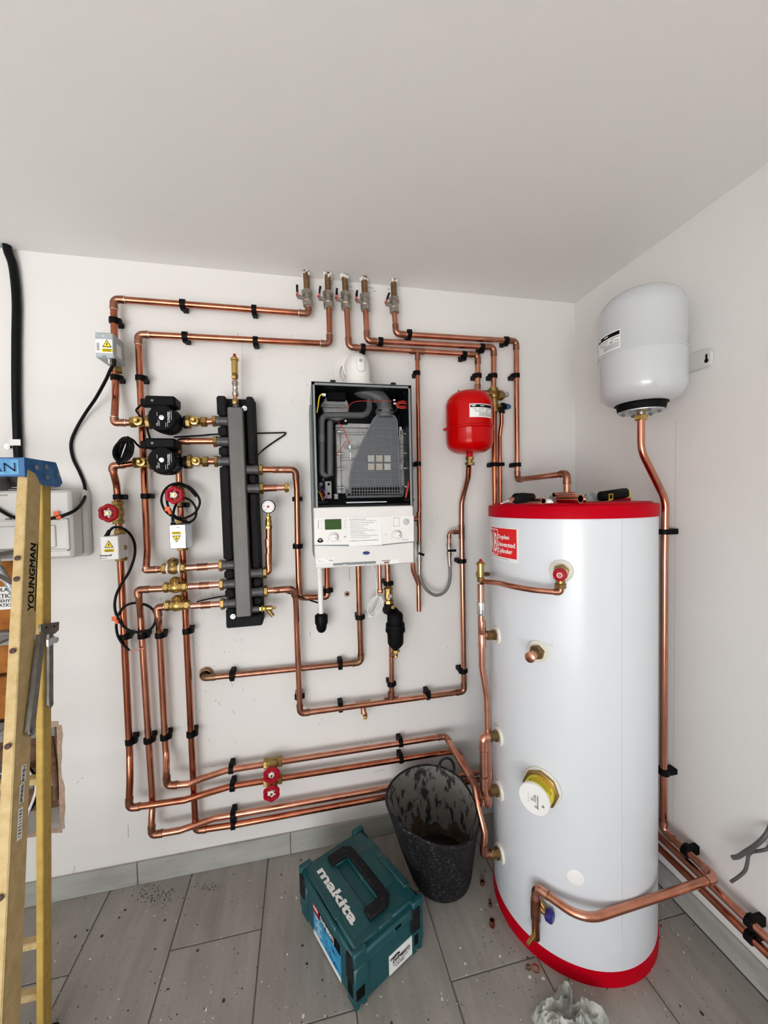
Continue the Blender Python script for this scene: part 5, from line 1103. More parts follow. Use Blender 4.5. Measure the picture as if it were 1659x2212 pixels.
t = thing('flexible_hose', P[4], 'grey braided filling hose hanging in a U right of the boiler', 'hose'); B().tube(spline(P, 8), .0068, 12).build('braided_hose', 'hose_grey', t)
for p, q in ((P[0]+Z*.012, P[1]-Z*.01), (P[8]+Z*.012, P[7]+Z*.006)): B().cyl(p, q, .0082, n=14).build('ferrule', 'nickel', t)
t = thing('copper_pipe', I(970, 1160), 'small copper swan neck from the loop pipe down to the right filling valve', 'pipe')
B().tube(rounded([I(970, 1176), I(969.5, 1148.8), I(988, 1148.8)], .016, 7), .0082, 14).build('pipe_length', 'copper_pink', t); B().cyl(I(970, 1162), I(969.9, 1156), .0095, n=14).cyl(I(979, 1148.8), I(986, 1148.8), .0095, n=14).build('elbow_socket', 'copper_dark', t)
# combination valve
t = thing('combination_valve', W(k8, 1140, 900), 'brass combination valve with blue cap right of the red vessel', 'valve')
a = W(k8, 1140, 765); c = W(k8, 1155, 1050)
B().cyl(a, c, .0165, n=18).cyl(a, a-Z*.016, .0195, n=18).cyl(c+Z*.012, c, .0185, n=18).cyl(vz-X*.03, vz+X*.03, .0165, n=18).sphere(W(k8, 1145, 860), .021, 14).build('valve_body', 'brass', t)
q = W(k8, 1215, 855, .055); B().lathe(q-X*.014, X, [(0, .014), (.004, .0215), (.024, .0215), (.030, .016), (.036, .0125)], 20).build('strainer_housing', 'brass', t)
q2 = W(k8, 1285, 843, .058); B().lathe(q2-X*.010, X, [(0, .010), (.003, .0115), (.018, .0115), (.022, .0095)], 8).build('grey_cap', 'zinc_dull', t)
r1 = W(k8, 1240, 985, .06); B().cyl(W(k8, 1160, 985), r1, .009, n=14).hexn(W(k8, 1200, 985, .055), X, .0125, .008).build('relief_branch', 'brass', t)
B().lathe(r1-X*.006, X, [(0, .013), (.004, .0165), (.016, .0165), (.018, .0125), (.024, .0125)], 18).cyl(r1, r1-Z*.028, .0115, n=14).hexn(r1-Z*.024, Z, .0135, .012).build('relief_body', 'black_plastic', t)
B().lathe(r1+X*.018, X, [(0, .0125), (.002, .0135), (.010, .0125), (.022, .0085), (.023, .007)], 16).build('blue_cap', 'blue_plastic', t)
# ================================================================== red vessel
RC = V((.6865, -.140, 0)); rr = .0955
top, bot, mid = I(1013, 846, .14).z, I(1013, 981, .14).z, I(1013, 917, .14+.09).z
RC.z = bot
t = thing('expansion_vessel', RC, 'red round expansion vessel on the back wall above its copper pipe', 'tank'); H = top-bot
def dome(h0, h1, r_, e, n=9, up=True):
    out = []
    for k in range(n+1):
        a = math.pi/2*k/n; out.append((h0+(h1-h0)*math.sin(a), r_*(math.cos(a)**e)))
    return out
fm = mid-bot
low = [(h, q) for h, q in reversed(dome(.052, .0, rr, .62))]; low[0] = (0, .014)
B().lathe(RC, Z, low+[(fm-.008, rr), (fm-.006, rr+.001)], 44).build('lower_shell', 'red_gloss', t, 50)
B().lathe(RC, Z, [(fm-.006, rr-.002), (fm-.006, rr+.004), (fm-.004, rr+.0065), (fm+.003, rr+.0065), (fm+.005, rr+.003), (fm+.006, rr-.002)], 44).build('seam_flange', 'red_gloss', t)
B().lathe(RC, Z, [(fm+.004, rr)]+dome(H-.062, H, rr, .62), 44).build('upper_shell', 'red_gloss', t, 50)
for an in (172, 8): d = V((math.cos(R(an)), math.sin(R(an)), 0)); B().box(RC+Z*(fm-.002)+d*(rr+.007), (.014, .024, .007), (d, d.cross(Z), Z), .002).build('lug', 'red_gloss', t)
B().box((RC.x, -.024, bot+H*.55), (.05, .048, .03), bev=.003).build('wall_bracket', 'red_gloss', t)
B().cyl(RC+Z*H-V((.035, -.02, .006)), RC+Z*(H+.008)-V((.035, -.02, 0)), .005, n=10).build('air_valve_cap', 'black_plastic', t)
B().cyl(RC+Z*.004, RC-Z*.012, .014, n=18).build('neck', 'red_gloss', t); B().hexn(RC-Z*.018, Z, .0165, .014).cyl(RC-Z*.024, RC-Z*.034, .0125, n=14).hexn(RC-Z*.040, Z, .0195, .013).build('brass_union', 'brass', t)
def ang(c, p): return math.atan2(p.y-c.y, p.x-c.x) % (2*math.pi)
def hitc(c, r_, px, py):
    v = ray(px, py); o = CAM-c; a = v.x**2+v.y**2; b_ = o.x*v.x+o.y*v.y; q = o.x**2+o.y**2-r_*r_; D = max(b_*b_-a*q, 0); return CAM+v*((-b_-math.sqrt(D))/a)
def wrapper(c, r_, a0, z0, sgn=1): return lambda x, y, e: V((c.x+math.cos(a0+x/r_)*(r_+e), c.y+math.sin(a0+x/r_)*(r_+e), z0+y))
def sticker(t, c, r_, p0, p1, logo=True):
    a, q = hitc(c, r_, *p0), hitc(c, r_, *p1); a0, a1 = ang(c, a), ang(c, q); z1, z0 = a.z, q.z
    s = B().patch(c, r_, a0, a1, z0, z1).build('label_sticker', 'label_white', t); w_ = (a1-a0); h = z1-z0
    B().patch(c, r_+.0006, a0+w_*.03, a1-w_*.02, z1-h*.27, z1-h*.06, th=.0003).build('label_band', 'print_black', s)
    b = B()
    for y, x0, x1, hh in ((.34, .10, .27, .03), (.34, .32, .6, .03), (.34, .66, .98, .04), (.43, .18, .27, .03), (.43, .33, .58, .03), (.43, .66, .8, .03), (.54, .2, .44, .045), (.52, .48, .56, .03), (.52, .64, .75, .07), (.52, .8, .97, .04)): b.patch(c, r_+.0006, a0+w_*x0, a0+w_*x1, z1-h*(y+hh), z1-h*y, 4, .0002)
    for k in range(6): b.patch(c, r_+.0006, a0+w_*.36, a0+w_*.97, z1-h*(.66+.05*k), z1-h*(.635+.05*k), 5, .0002)
    b.build('label_print', 'print_grey', s)
    q_ = wrapper(c, r_+.0010, a0+w_*.06, z1-h*.165)
    B().patch(c, r_+.0009, a0+w_*.06, a0+w_*.24, z1-h*.15, z1-h*.10, 4, .0002).patch(c, r_+.0009, a0+w_*.10, a0+w_*.20, z1-h*.20, z1-h*.15, 4, .0002).patch(c, r_+.0009, a0+w_*.40, a0+w_*.58, z1-h*.18, z1-h*.13, 4, .0002).build('label_emblem', 'label_white', s)
sticker(t, RC, rr+.0004, (1014, 872), (1061, 904))
# ================================================================== white tank on the right wall
tr = .129; zt, zb_ = 2.160, 1.782
t = thing('expansion_tank', V((TC.x, TC.y, 1.74)), 'big white potable expansion tank on the right wall above the cylinder', 'tank'); H = zt-zb_
c0 = V((TC.x, TC.y, zb_)); zs = hitc(TC, tr, 1400, 742).z-zb_
low = [(h, q) for h, q in reversed(dome(.062, 0, tr, .55))]; low[0] = (0, .02)
B().lathe(c0, Z, low+[(zs-.001, tr)], 52).build('lower_shell', 'white_gloss', t, 50)
B().lathe(c0, Z, [(zs-.003, tr+.0016), (zs, tr+.002), (zs+.003, tr)]+dome(H-.085, H, tr, .55), 52).build('upper_shell', 'white_gloss', t, 50)
B().lathe(c0+Z*(H-.002), Z, [(0, .018), (.006, .017), (.008, .014)], 20).build('top_plug', 'print_black', t)
B().lathe(c0+Z*.010, -Z, [(0, .079), (.006, .079), (.008, .074), (.028, .070), (.030, .066)], 36).build('black_collar', 'black_matt', t)
pl_ = B().lathe(c0-Z*.018, -Z, [(0, .069), (.004, .069), (.005, .064)], 32).build('zinc_plate', 'zinc', t)
for k in range(6): a = k*1.047+.2; B().hexn(c0-Z*.026+V((math.cos(a), math.sin(a), 0))*.052, Z, .0065, .006).build('bolt', 'steel_dark', pl_)
B().cyl(c0-Z*.022, c0-Z*.045, .0125, n=16).build('nipple', 'nickel', t); B().hexn(c0-Z*.040, Z, .0215, .018).build('nut', 'brass_bright', t)
by = rt(1525, 775, .005); bz = rt(1525, 775, .005).z
ye = by.y-.022; hb = .0275; rc = .014
bp_ = [V((XR-.015, TC.y, bz+hb)), V((XR-.015, TC.y, bz-hb))]+[V((XR-.015, ye+rc+math.cos(R(q))*rc, bz-hb+rc+math.sin(R(q))*rc)) for q in (270, 240, 210, 180)]+[V((XR-.015, ye+rc+math.cos(R(q))*rc, bz+hb-rc+math.sin(R(q))*rc)) for q in (180, 150, 120, 90)]
B().prism(bp_, X*.010).build('bracket', 'cu_grey', t)
kh = rt(1526, 775, .0154); B().cyl(kh-X*.0002-Z*.006, kh-X*.0006-Z*.006, .0065, n=14).box(kh+Z*.006-X*.0004, (.0006, .006, .018)).build('keyhole', 'black_matt', t)
sticker(t, TC, tr+.0004, (1293.5, 737), (1340, 750))
# ================================================================== hot water cylinder
cy_ = thing('hot_water_cylinder', CC, 'tall white hot water cylinder with red top and bottom bands', 'water cylinder')
B().lathe(CC, Z, [(.02, CRAD-.001), (.03, CRAD), (1.425, CRAD)], 96).build('jacket', 'jacket_white', cy_)
B().lathe(CC, Z, [(0, CRAD+.0025), (.046, CRAD+.0025), (.048, CRAD-.002)], 96).build('base_band', 'red_rim', cy_)
B().lathe(CC, Z, [(1.412, CRAD-.003), (1.412, CRAD+.004), (1.446, CRAD+.004), (1.451, CRAD+.001), (1.452, CRAD-.012), (1.456, CRAD-.014), (1.458, CRAD-.02), (1.459, .05), (1.459, 0)], 96).build('lid', 'red_rim', cy_)
p = ch(1343, 1400); a = ang(CC, p); B().patch(CC, CRAD-.0002, a-.0022, a+.0022, .048, 1.412, 2, .0012).build('jacket_seam', 'cu_grey', cy_)
a0, a1 = ang(CC, ch(1053, 1175)), ang(CC, ch(1120, 1175)); pz1, pz0 = ch(1117, 1142).z, ch(1117, 1213).z
a0 = a1-.60
lb_ = B().patch(CC, CRAD+.0003, a0, a1, pz0-.006, pz1, 20).build('label_sticker', 'label_white', cy_)
a1r = ang(CC, ch(1116.5, 1175)); B().patch(CC, CRAD+.0009, a0, a1r, pz0+.006, pz1-.003, 20, .0003).build('label_red', 'red_flat', lb_)
rw = CRAD+.0014; Ht = pz1-pz0
def ctext(s, px, py0, py1, wd, bold=.02, m='label_white'):
    p, q = ch(px, py0), ch(px, py1); text(s, abs(p.z-q.z), None, X, Z, m, lb_, width=wd, warp=wrapper(CC, rw, ang(CC, p), min(p.z, q.z)), bold=bold, th=.0003)
aw = lambda x0, x1: (ang(CC, ch(x1, 1180))-ang(CC, ch(x0, 1180)))*CRAD
kk = lambda x, y: (1000+x/3.606, 1040+y/3.606)
for s, x0, x1, y0, y1 in (('Duplex', 275, 365, 408, 440), ('Unvented', 275, 408, 463, 498), ('Cylinder', 275, 388, 512, 546)):
    ctext(s, kk(x0, 0)[0], kk(0, y0)[1], kk(0, y1)[1], aw(kk(x0, 0)[0], kk(x1, 0)[0]))
fx = [kk(x, 0)[0] for x in (187.5, 196, 230, 272)]; zt_, zb2 = ch(1070, kk(0, 372)[1]).z, ch(1070, kk(0, 562)[1]).z
aB1, aB0, aA0 = ang(CC, ch(1076, 1175)), ang(CC, ch(1067.3, 1175)), ang(CC, ch(1061.6, 1175))
cw = (aB1-aB0); cells = [(aB0, aB1), (aA0, aB0), (aA0-cw, aA0)]
b = B()
for u, v in cells:
    for q in (u, v): b.patch(CC, rw-.0002, q-.004, q+.004, zb2, zt_, 2, .0004)
    for z_ in (zt_, zb2): b.patch(CC, rw-.0002, u, v, z_-.0016, z_+.0016, 4, .0004)
b.build('label_frame', 'label_white', lb_)
for s, (u, v) in zip('BAJ', cells): text(s, (zt_-zb2)*.76, None, X, Z, 'label_white', lb_, width=(v-u)*CRAD*.62, warp=wrapper(CC, rw, u+(v-u)*.22, zb2+(zt_-zb2)*.12), bold=.015, th=.0003)
B().patch(CC, CRAD+.0009, a0, a1r-.12, pz0-.0005, pz0+.001, 8, .0002).build('label_small_print', 'print_grey', lb_)
b = B()
for py, hh in ((1194, .006), (1202, .004), (1404, .007), (1413, .004)):
    p = ch(1054 if py < 1300 else 1058, py); a_ = ang(CC, p); b.patch(CC, CRAD+.0003, a_-.05, a_, p.z-hh/2, p.z+hh/2, 2)
b.build('print_mark', 'print_black', cy_)
text('Coil', .007, None, X, Z, 'faint_pencil', cy_, width=.022, warp=wrapper(CC, CRAD+.0006, ang(CC, ch(1178, 1387)), ch(1178, 1393).z), th=.0002, name='pencil_note')
def boss(px, py, r_, label='port_flange', m='cream_plastic', th=.006):
    p = ch(px, py); n = V((p.x-CC.x, p.y-CC.y, 0)).normalized(); B().lathe(p-n*.004, n, [(0, r_), (.004+th*.5, r_), (.004+th, r_*.93), (.004+th*.9, r_*.8)], 28).build(label, m, cy_); return p, n
side = []
for px, py in ((1073, 1371), (1077.6, 1589), (1078.7, 1707), (1081, 1842)):
    p, n = boss(px, py, .032); side.append((p, n)); B().hexn(p+n*.012, n, .0195, .014).cyl(p+n*.016, p+n*.030, .0155, n=16).hexn(p+n*.032, n, .018, .010).build('port_nut', 'brass_old', cy_)
# thermostat pocket, cylinder thermostat valve
p, n = boss(1163, 1406.5, .034); B().hexn(p+n*.012, n, .0225, .018).cyl(p+n*.018, p+n*.045, .0125, n=16).build('pocket_nut', 'brass_old', cy_)
B().lathe(p+n*.040, n, [(0, .0125), (.014, .0125), (.016, .0155), (.026, .0155), (.029, .011)], 18).build('copper_cap', 'copper', cy_)
p, n = boss(1213, 1233, .0335); KV = p+n*.045
t = thing('relief_valve', KV-Z*.03, 'red capped brass relief valve on the upper front of the cylinder', 'valve')
B().hexn(p+n*.016, n, .0225, .018).cyl(p+n*.02, p+n*.06, .0155, n=16).cyl(p+n*.042, p+n*.042-Z*.036, .0125, n=16).hexn(p+n*.042-Z*.036, Z, .0175, .014).build('valve_body', 'brass', t)
B().lathe(p+n*.050, n, [(0, .016), (.004, .0185), (.018, .0185), (.022, .016), (.024, .010)], 14).build('red_cap', 'red_plastic', t); B().cyl(p+n*.073, p+n*.0750, .0072, n=18).build('cap_disc', 'label_white', t); B().cyl(p+n*.0750, p+n*.0756, .0052, n=14).build('cap_dot', 'red_plastic', t); B().cyl(p+n*.0756, p+n*.0760, .0030, n=12).build('cap_screw', 'print_grey', t)
rv_ = p+n*.042
# immersion heater cover
p, n = boss(1171, 1698, .058, 'immersion_flange', 'cream_plastic', .008); side_u = n.cross(Z).normalized()
B().lathe(p+n*.006, n, [(0, .054), (.002, .055), (.012, .055), (.014, .050)], 8, ).build('immersion_nut', 'brass', cy_)
ax_ = n
cvr = B().lathe(p+n*.018, ax_, [(0, .044), (.046, .044)], 34).build('immersion_body', 'yellow_label', cy_); B().lathe(p+n*.062, ax_, [(0, .0465), (.007, .0465), (.009, .045)], 34).build('immersion_cap', 'label_white', cy_)
fcen = p+n*.0713; fu, fv = -side_u, Z
fu = Z.cross(n).normalized()
for s, h, dx, dy in (('THERMOWATT', .0045, .010, .018), ('MADE IN EU', .003, .004, .016), ('230V 3kW', .003, 0, .014), ('CE', .006, -.008, .004)): text(s, h, fcen+fu*dx+fv*dy, -fv, fu, 'print_black', cy_, name='cap_print')
b = B()
for k in range(8): b.box(fcen+fu*(.004+(k % 4)*.0028)-fv*(.017+(k//4)*.004), (.0018, .003, .0006), (fu, fv, n))
b.box(fcen-fu*.016, (.0006, .032, .0004), (fu, fv, n)); b.lathe(fcen+fu*.028-fv*.008, n, [(0, .004), (.0004, .004)], 12); b.build('cap_mark', 'print_grey', cy_)
def bandtext(s, h, a_, ht, m, wd):
    e0, e1 = fu, Z
    def wf(x, y, e): q = a_-x/.044; return p+n*(.018+ht+y*-1+h)+(e0*math.cos(q)+e1*math.sin(q))*(.0443+e)
    text(s, h, None, X, Z, m, cvr, width=wd, warp=wf, th=.0002, bold=.02, name='band_print')
def bt(s, h, a_, off, m, wd):
    def wf(x, y, e): q = a_-x/.044; return p+n*(.018+off-y)+(fu*math.cos(q)+Z*math.sin(q))*(.0443+e)
    text(s, h, None, X, Z, m, cvr, width=wd, warp=lambda x, y, e: (lambda q: p+n*(.018+off+0)-n*y*1+(fu*math.cos(q)+Z*math.sin(q))*(.0443+e))(a_-x/.044), th=.0002, bold=.02, name='band_print')
bt('WARNING', .0065, R(95), .014, 'red_flat', .045)
for k, s in enumerate(('THIS APPLIANCE MUST BE EARTHED', 'ISOLATE SUPPLY BEFORE REMOVING COVER', 'SEE INSTRUCTIONS')): bt(s, .0034, R(120), .022+.0062*k, 'print_black', .075-.012*(k == 2))
p, n = ch(1243, 1895.5), None; n = V((p.x-CC.x, p.y-CC.y, 0)).normalized(); B().lathe(p-n*.002, n, [(0, .0245), (.0032, .0245), (.0045, .021)], 30).build('white_plug', 'label_white', cy_)
p = ch(1166, 1945); n = V((p.x-CC.x, p.y-CC.y, 0)).normalized(); tq = pA-Z*.045
t = thing('drain_valve', tq-Z*.02, 'brass valve with blue knob behind the drain leg at the cylinder foot', 'valve'); B().cyl(p-n*.002, V((pA.x, pA.y, p.z)), .0135, n=16).hexn(p+n*.014, n, .024, .016).build('valve_body', 'brass', t); q = p+n*.02; r_ = (Z.cross(n)).normalized(); B().cyl(q, q+r_*.03-Z*.006, .009, n=12).build('knob_stem', 'brass', t); B().lathe(q+r_*.028-Z*.006, r_, [(0, .014), (.004, .0175), (.018, .0175), (.022, .013)], 16).build('blue_knob', 'navy', t)
# pipes clipped to the cylinder's left side
f1, f2, f3, f4 = side; yl = .5*(f1[0].y+f2[0].y)
A_ = lambda x, y, yy: wl(x, y, -yy)
fy1 = (f1[0]+f1[1]*.05).y
n1 = f1[0]+f1[1]*.055; n1p = V((n1.x, n1.y, 0))
sx = A_(1042, 1371, n1.y); 
col = [(A_(1039, 1262, n1.y), ''), (A_(1041.5, 1440, n1.y), ''), (A_(1051, 1500, n1.y), 'b'), (A_(1056, 1660, n1.y), ''), (V((E6.x+.175+.06, n1.y, z6)), '')]
zA = f3[0].z
cbot = A_(1055.5, 1738, n1.y)
copper('copper riser on the cylinder left side below the brass air vent', [(A_(1038.6, 1262, n1.y), ''), (A_(1039.5, 1345, n1.y), ''), (A_(1041.3, 1440, n1.y), ''), (A_(1051.5, 1505, n1.y), 'b'), (A_(1056, 1660, n1.y), ''), (cbot, 'e'), (fl(1046, 1731, z6), '')], r_=.0118, m='copper_pink', em='copper_pink', bend=.12, joint='copper_old',
       couplings=[(A_(1041, 1341, n1.y), A_(1041.3, 1397, n1.y), 1.2)])
for i, pxl in ((0, 1041.3), (2, 1055.5)):
    q = side[i][0]+side[i][1]*.03; e = A_(pxl, (1371, 0, 1707)[i], n1.y)
    t = short('short copper branch into the '+('upper' if i == 0 else 'third')+' port on the cylinder left side', [q, e], .0118)
q = f2[0]+f2[1]*.03; e = A_(1043.5, 1594, n1.y-.012); z = A_(1044.5, 1702, n1.y-.012)
copper('short copper dropper from the second cylinder port down beside the riser', [(q, ''), (V((e.x, e.y, q.z)), 'e'), (V((e.x+.001, e.y, z.z)), 'e'), (cbot+V((-.004, .004, .006)), '')], r_=.0135, m='copper_pink', em='copper_pink', joint='copper_old')
vt = A_(1038.6, 1258, n1.y); va = A_(1038, 1208, n1.y)
air_vent(vt, va, 'brass air vent with red cap beside the cylinder', Z)
t = thing('isolating_valve', A_(1039.5, 1330, n1.y), 'small nickel isolating valve below the air vent beside the cylinder', 'valve'); q = A_(1039.3, 1328, n1.y); L = A_(1039.3, 1300, n1.y).z-q.z
B().lathe(q, Z, [(0, .0135), (.004, .015), (.012, .015), (.0125, .0125), (L*.5, .0135), (L-.0125, .0125), (L-.012, .015), (L-.004, .015), (L, .0135)], 12).build('valve_body', 'chrome', t); c_ = q+Z*L*.55; B().cyl(c_-X*.012-Y*.008, c_-X*.017-Y*.012, .006, n=12).build('screw', 'chrome', t)
pts = [A_(1040, 1256, n1.y)]+[ch(x, y, CRAD+.042) for x, y in ((1075, 1259), (1110, 1267), (1150, 1274), (1190, 1278), (1209, 1279))]
pts[-1] = V((rv_.x, rv_.y, pts[-1].z)); 
t = thing('copper_pipe', pts[2], 'thin copper pipe curving round the cylinder from the air vent to the red capped valve', 'pipe')
B().tube(spline(pts[:-1], 6)+[pts[-1]], .0088, 14).build('pipe_length', 'copper', t); B().tube(rounded([pts[-2]+(pts[-1]-pts[-2])*.3, pts[-1], V((rv_.x, rv_.y, rv_.z-.04))], .016, 8), .0098, 14).build('elbow', 'copper_dark', t)
t = thing('copper_fitting', A_(1034, 1242, n1.y), 'small brass tee with copper tail between the air vent and the cylinder', 'pipe fitting'); q = A_(1034, 1241, n1.y+.03); B().cyl(q, ch(1054, 1240), .0088, n=12).build('tail', 'copper_dark', t); B().lathe(q-X*.005, X, [(0, .012), (.003, .016), (.012, .016), (.014, .012)], 12).build('tee_body', 'brass', t)
# ================================================================== odds and ends on the cylinder lid
LZ = 1.459
km = K(1080, 1040, 5.184)
def T(x, dy): return CC+V((x, dy, LZ))            # on the lid
def lid(px, y):                                    # on the lid, on the sight line column px, at depth y
    p = wl(px, 1085, -y); return V((p.x, y, LZ))
# screwdriver with dark grip
a, c = lid(1112, -.60), lid(1150, -.615); 
t = thing('screwdriver', a, 'dark gripped screwdriver with red end cap at the left of the cylinder lid', 'screwdriver')
h0 = lid(1108, -.615)+Z*.016; h1 = lid(1150, -.60)+Z*.020; d = (h1-h0).normalized(); L = (h1-h0).length
B().lathe(h0, d, [(0, .008), (.004, .0125), (.012, .0165), (L*.5, .0165), (L*.8, .0135), (L, .012)], 10).build('grip', 'black_matt', t)
B().lathe(h1-d*.004, d, [(0, .0115), (.006, .0115), (.010, .008), (.011, .003)], 14).build('end_cap', 'red_plastic', t)
B().cyl(h0+d*.002, h0-d*.012-Z*.002, .007, .0055, n=10).build('red_ferrule', 'copper_red', t); B().cyl(h0-d*.010-Z*.002, lid(1082, -.62)+Z*.003, .0022, n=8).build('shaft', 'chrome', t)
# blade of knife / torch with yellow trim
t = thing('work_torch', lid(1320, -.55), 'black torch with yellow edged switch leaning on the right of the cylinder lid', 'torch')
g0 = lid(1297, -.585)+Z*.013; g1 = lid(1352, -.55)+Z*.024; d = (g1-g0).normalized(); L = (g1-g0).length; sd = d.cross(Z).normalized(); up = sd.cross(d)
B().box((g0+g1)/2+up*.004, (L, .030, .031), (d, sd, up), .007).build('torch_body', 'black_matt', t)
f_ = g0+d*L*.22+sd*.0142
if sd.y > 0: f_ = g0+d*L*.22-sd*.0142
b = B()
for x0, x1, z0, z1 in ((-.010, .012, .007, .010), (-.010, .012, -.010, -.007), (-.010, -.006, -.010, .010), (.0085, .012, -.010, .010)): b.box(f_+d*(x0+x1)/2+up*(z0+z1)/2, (x1-x0, .0016, z1-z0), (d, sd, up))
b.build('switch_frame', 'yellow', t); B().box(g1+d*.001, (.003, .0285, .024), (d, sd, up), .001).build('yellow_rim', 'yellow', t)
# glove / rag behind
from mathutils import noise
def crumple(c, sx_, sy, sz, n, seed, amp, name, m, label=None, cat=None, hole=0):
    """heap of creased cloth: a disc pushed into ridged folds"""
    o_ = V((seed*7.3, seed*3.1, seed*1.7)); vs = []; fs = []; mr = max(8, n//3)
    for i in range(mr+1):
        q = i/mr
        for k in range(n):
            a = 2*math.pi*k/n; d = V((math.cos(a), math.sin(a), 0)); out = 1+amp*noise.noise(d*1.6+o_)
            p = d*q*1.0; w1 = V((noise.noise(p*2.3+o_), noise.noise(p*2.3+o_+V((9, 2, 4))), 0))*.30*q
            r1 = 1-abs(noise.noise((p+w1)*V((2.6, 2.6, 2.6))[0]+o_)*2); r2 = 1-abs(noise.noise((p+w1)*5.2+o_*1.3)*2)
            h = (1-q**3)*(.30+.55*max(0, r1)+.28*max(0, r2)); h *= 1-hole*math.exp(-(q*2.6)**2)
            x = (p+w1*(1-.4*q))*out; vs.append(V(c)+V((x.x*sx_, x.y*sy, max(0, h)*sz+.001)))
    for i in range(mr):
        for k in range(n): fs.append((i*n+k, (i+1)*n+k, (i+1)*n+(k+1) % n, i*n+(k+1) % n))
    o = B().add(vs, fs).build(name, m, None, 70)
    if label: tag(o, label, cat)
    return o
crumple(lid(1276, -.50), .034, .03, .030, 40, 3, .5, 'work_glove', 'glove_grey', 'crumpled grey green glove between copper offcuts and torch on the lid', 'glove')
crumple(lid(1186, -.60), .012, .010, .012, 26, 5, .5, 'paper_scrap', 'tape_white', 'small crumpled white scrap among the copper offcuts on the lid', 'paper')
crumple(lid(1192, -.52), .013, .010, .024, 22, 8, .3, 'wire_brush', 'steel_dark', 'dark bristly brush head behind the copper offcuts on the lid', 'brush')
def offcut(p, q, r_, label, m='copper_red', ring=True):
    t = thing('copper_offcut', (V(p)+V(q))/2, label, 'copper offcut', 'copper offcuts on the cylinder lid'); B().pipe(p, q, r_, r_*.86, 18).build('tube', m, t)
    d = (V(q)-V(p)).normalized()
    if ring: B().pipe(V(q)-d*.012, V(q), r_*1.1, r_*.86, 18).build('socket', 'copper', t)
offcut(lid(1206, -.575)+Z*.012, lid(1254, -.655)+Z*.012, .0118, 'large copper offcut with open end facing the room on the lid')
offcut(lid(1196, -.53)+Z*.026, lid(1240, -.53)+Z*.027, .007, 'copper offcut lying across behind the large one on the lid', 'copper_dark')
offcut(lid(1150, -.60)+Z*.008, lid(1174, -.655)+Z*.008, .008, 'short copper tee offcut beside the screwdriver on the lid', 'copper_dark')
offcut(lid(1248, -.60)+Z*.010, lid(1266, -.615)+Z*.010, .009, 'short copper coupling right of the large offcut on the lid', 'copper_pink')
offcut(lid(1320, -.535)+Z*.006, lid(1362, -.565)+Z*.006, .0048, 'thin red tube end under the torch on the lid', 'red_plastic', False)
# ================================================================== toolbox
uu = V((math.cos(R(26)), math.sin(R(26)), 0)); vv = V((-uu.y, uu.x, 0)); M0 = V((.111, -.580, 0)); MW, ML, MH = .272, .362, .172
mk = thing('toolbox', M0+uu*MW/2+vv*ML/2, 'teal plastic stacking tool case with black handle on the floor', 'toolbox')
def mp(a, b_, z): return M0+uu*a+vv*b_+Z*z
MA = (uu, vv, Z)
def mbox(a0, a1, b0, b1, z0, z1, bev=.003): return B().box(mp((a0+a1)/2, (b0+b1)/2, (z0+z1)/2), (a1-a0, b1-b0, z1-z0), MA, bev)
def mkb(args, name, m, par_=mk, bev=.003):
    b = B()
    for g in args: b.box(mp((g[0]+g[1])/2, (g[2]+g[3])/2, (g[4]+g[5])/2), (g[1]-g[0], g[3]-g[2], g[5]-g[4]), MA, bev)
    return b.build(name, m, par_) if len(args) == 1 else split(b, name, m, par_)
lower = mkb([(.006, MW-.006, .006, ML-.006, .006, .128)], 'lower_case', 'makita_side', bev=.006)
# corner posts and feet
for a in (0, 1):
    for c in (0, 1):
        a0, a1 = (0, .05) if a == 0 else (MW-.05, MW); c0, c1 = (0, .055) if c == 0 else (ML-.055, ML)
        mkb([(a0, a1, c0, c1, .030, .128)], 'corner_post', 'makita_side', bev=.005)
        mkb([(a0+.004, a0+.020, c0+.004, c1-.004, 0, .034), (a1-.020, a1-.004, c0+.004, c1-.004, 0, .034)], 'foot', 'makita_side', bev=.003)
lidm = mkb([(0, MW, .0, ML, .128, .160)], 'lid', 'makita_side', bev=.006)
top = mkb([(.150, MW-.012, .016, ML-.016, .150, MH)], 'lid_top', 'makita_teal', bev=.005)
mkb([(.012, .108, .016, ML-.016, .150, MH)], 'lid_top', 'makita_teal', bev=.005); mkb([(.100, .160, .016, .088, .150, MH-.0004)], 'lid_top', 'makita_teal', bev=.004); mkb([(.100, .160, .276, ML-.016, .150, MH-.0004)], 'lid_top', 'makita_teal', bev=.004)
# chamfered upstands at the ends of the lid
mkb([(.0, .045, ML-.022, ML, .150, MH+.003), (MW-.045, MW, ML-.022, ML, .150, MH+.006), (0, .045, 0, .018, .150, MH+.002), (MW-.045, MW, 0, .018, .15, MH+.002)], 'stacking_lug', 'makita_side', lidm, .0025)
mkb([(.008, .034, .120, .205, MH-.001, MH+.003)], 'finger_grip', 'makita_side', lidm, .002)
mkb([(MW-.030, MW-.004, .06, ML-.06, .150, MH+.002)], 'rear_rib', 'makita_teal', lidm, .004)
# recess under the handle, handle
mkb([(.190, .232, .10, .245, MH-.001, MH+.004)], 'raised_panel', 'makita_side', top, .002)
hp = [(.105, .312), (.182, .312), (.182, .052), (.105, .052), (.105, .088), (.152, .088), (.152, .276), (.105, .276)]
def mprism(poly, z, h): return B().prism([mp(x, y, z) for x, y in poly], Z*h)
hp2 = [(.092, .318), (.160, .318), (.186, .296), (.186, .070), (.160, .046), (.092, .046), (.092, .086), (.148, .086), (.156, .094), (.156, .270), (.148, .278), (.092, .278)]
han = mprism(hp2, MH, .013).build('handle', 'makita_black', mk); bv = han.modifiers.new('bevel', 'BEVEL'); bv.width = .004; bv.segments = 2; bv.limit_method = 'ANGLE'
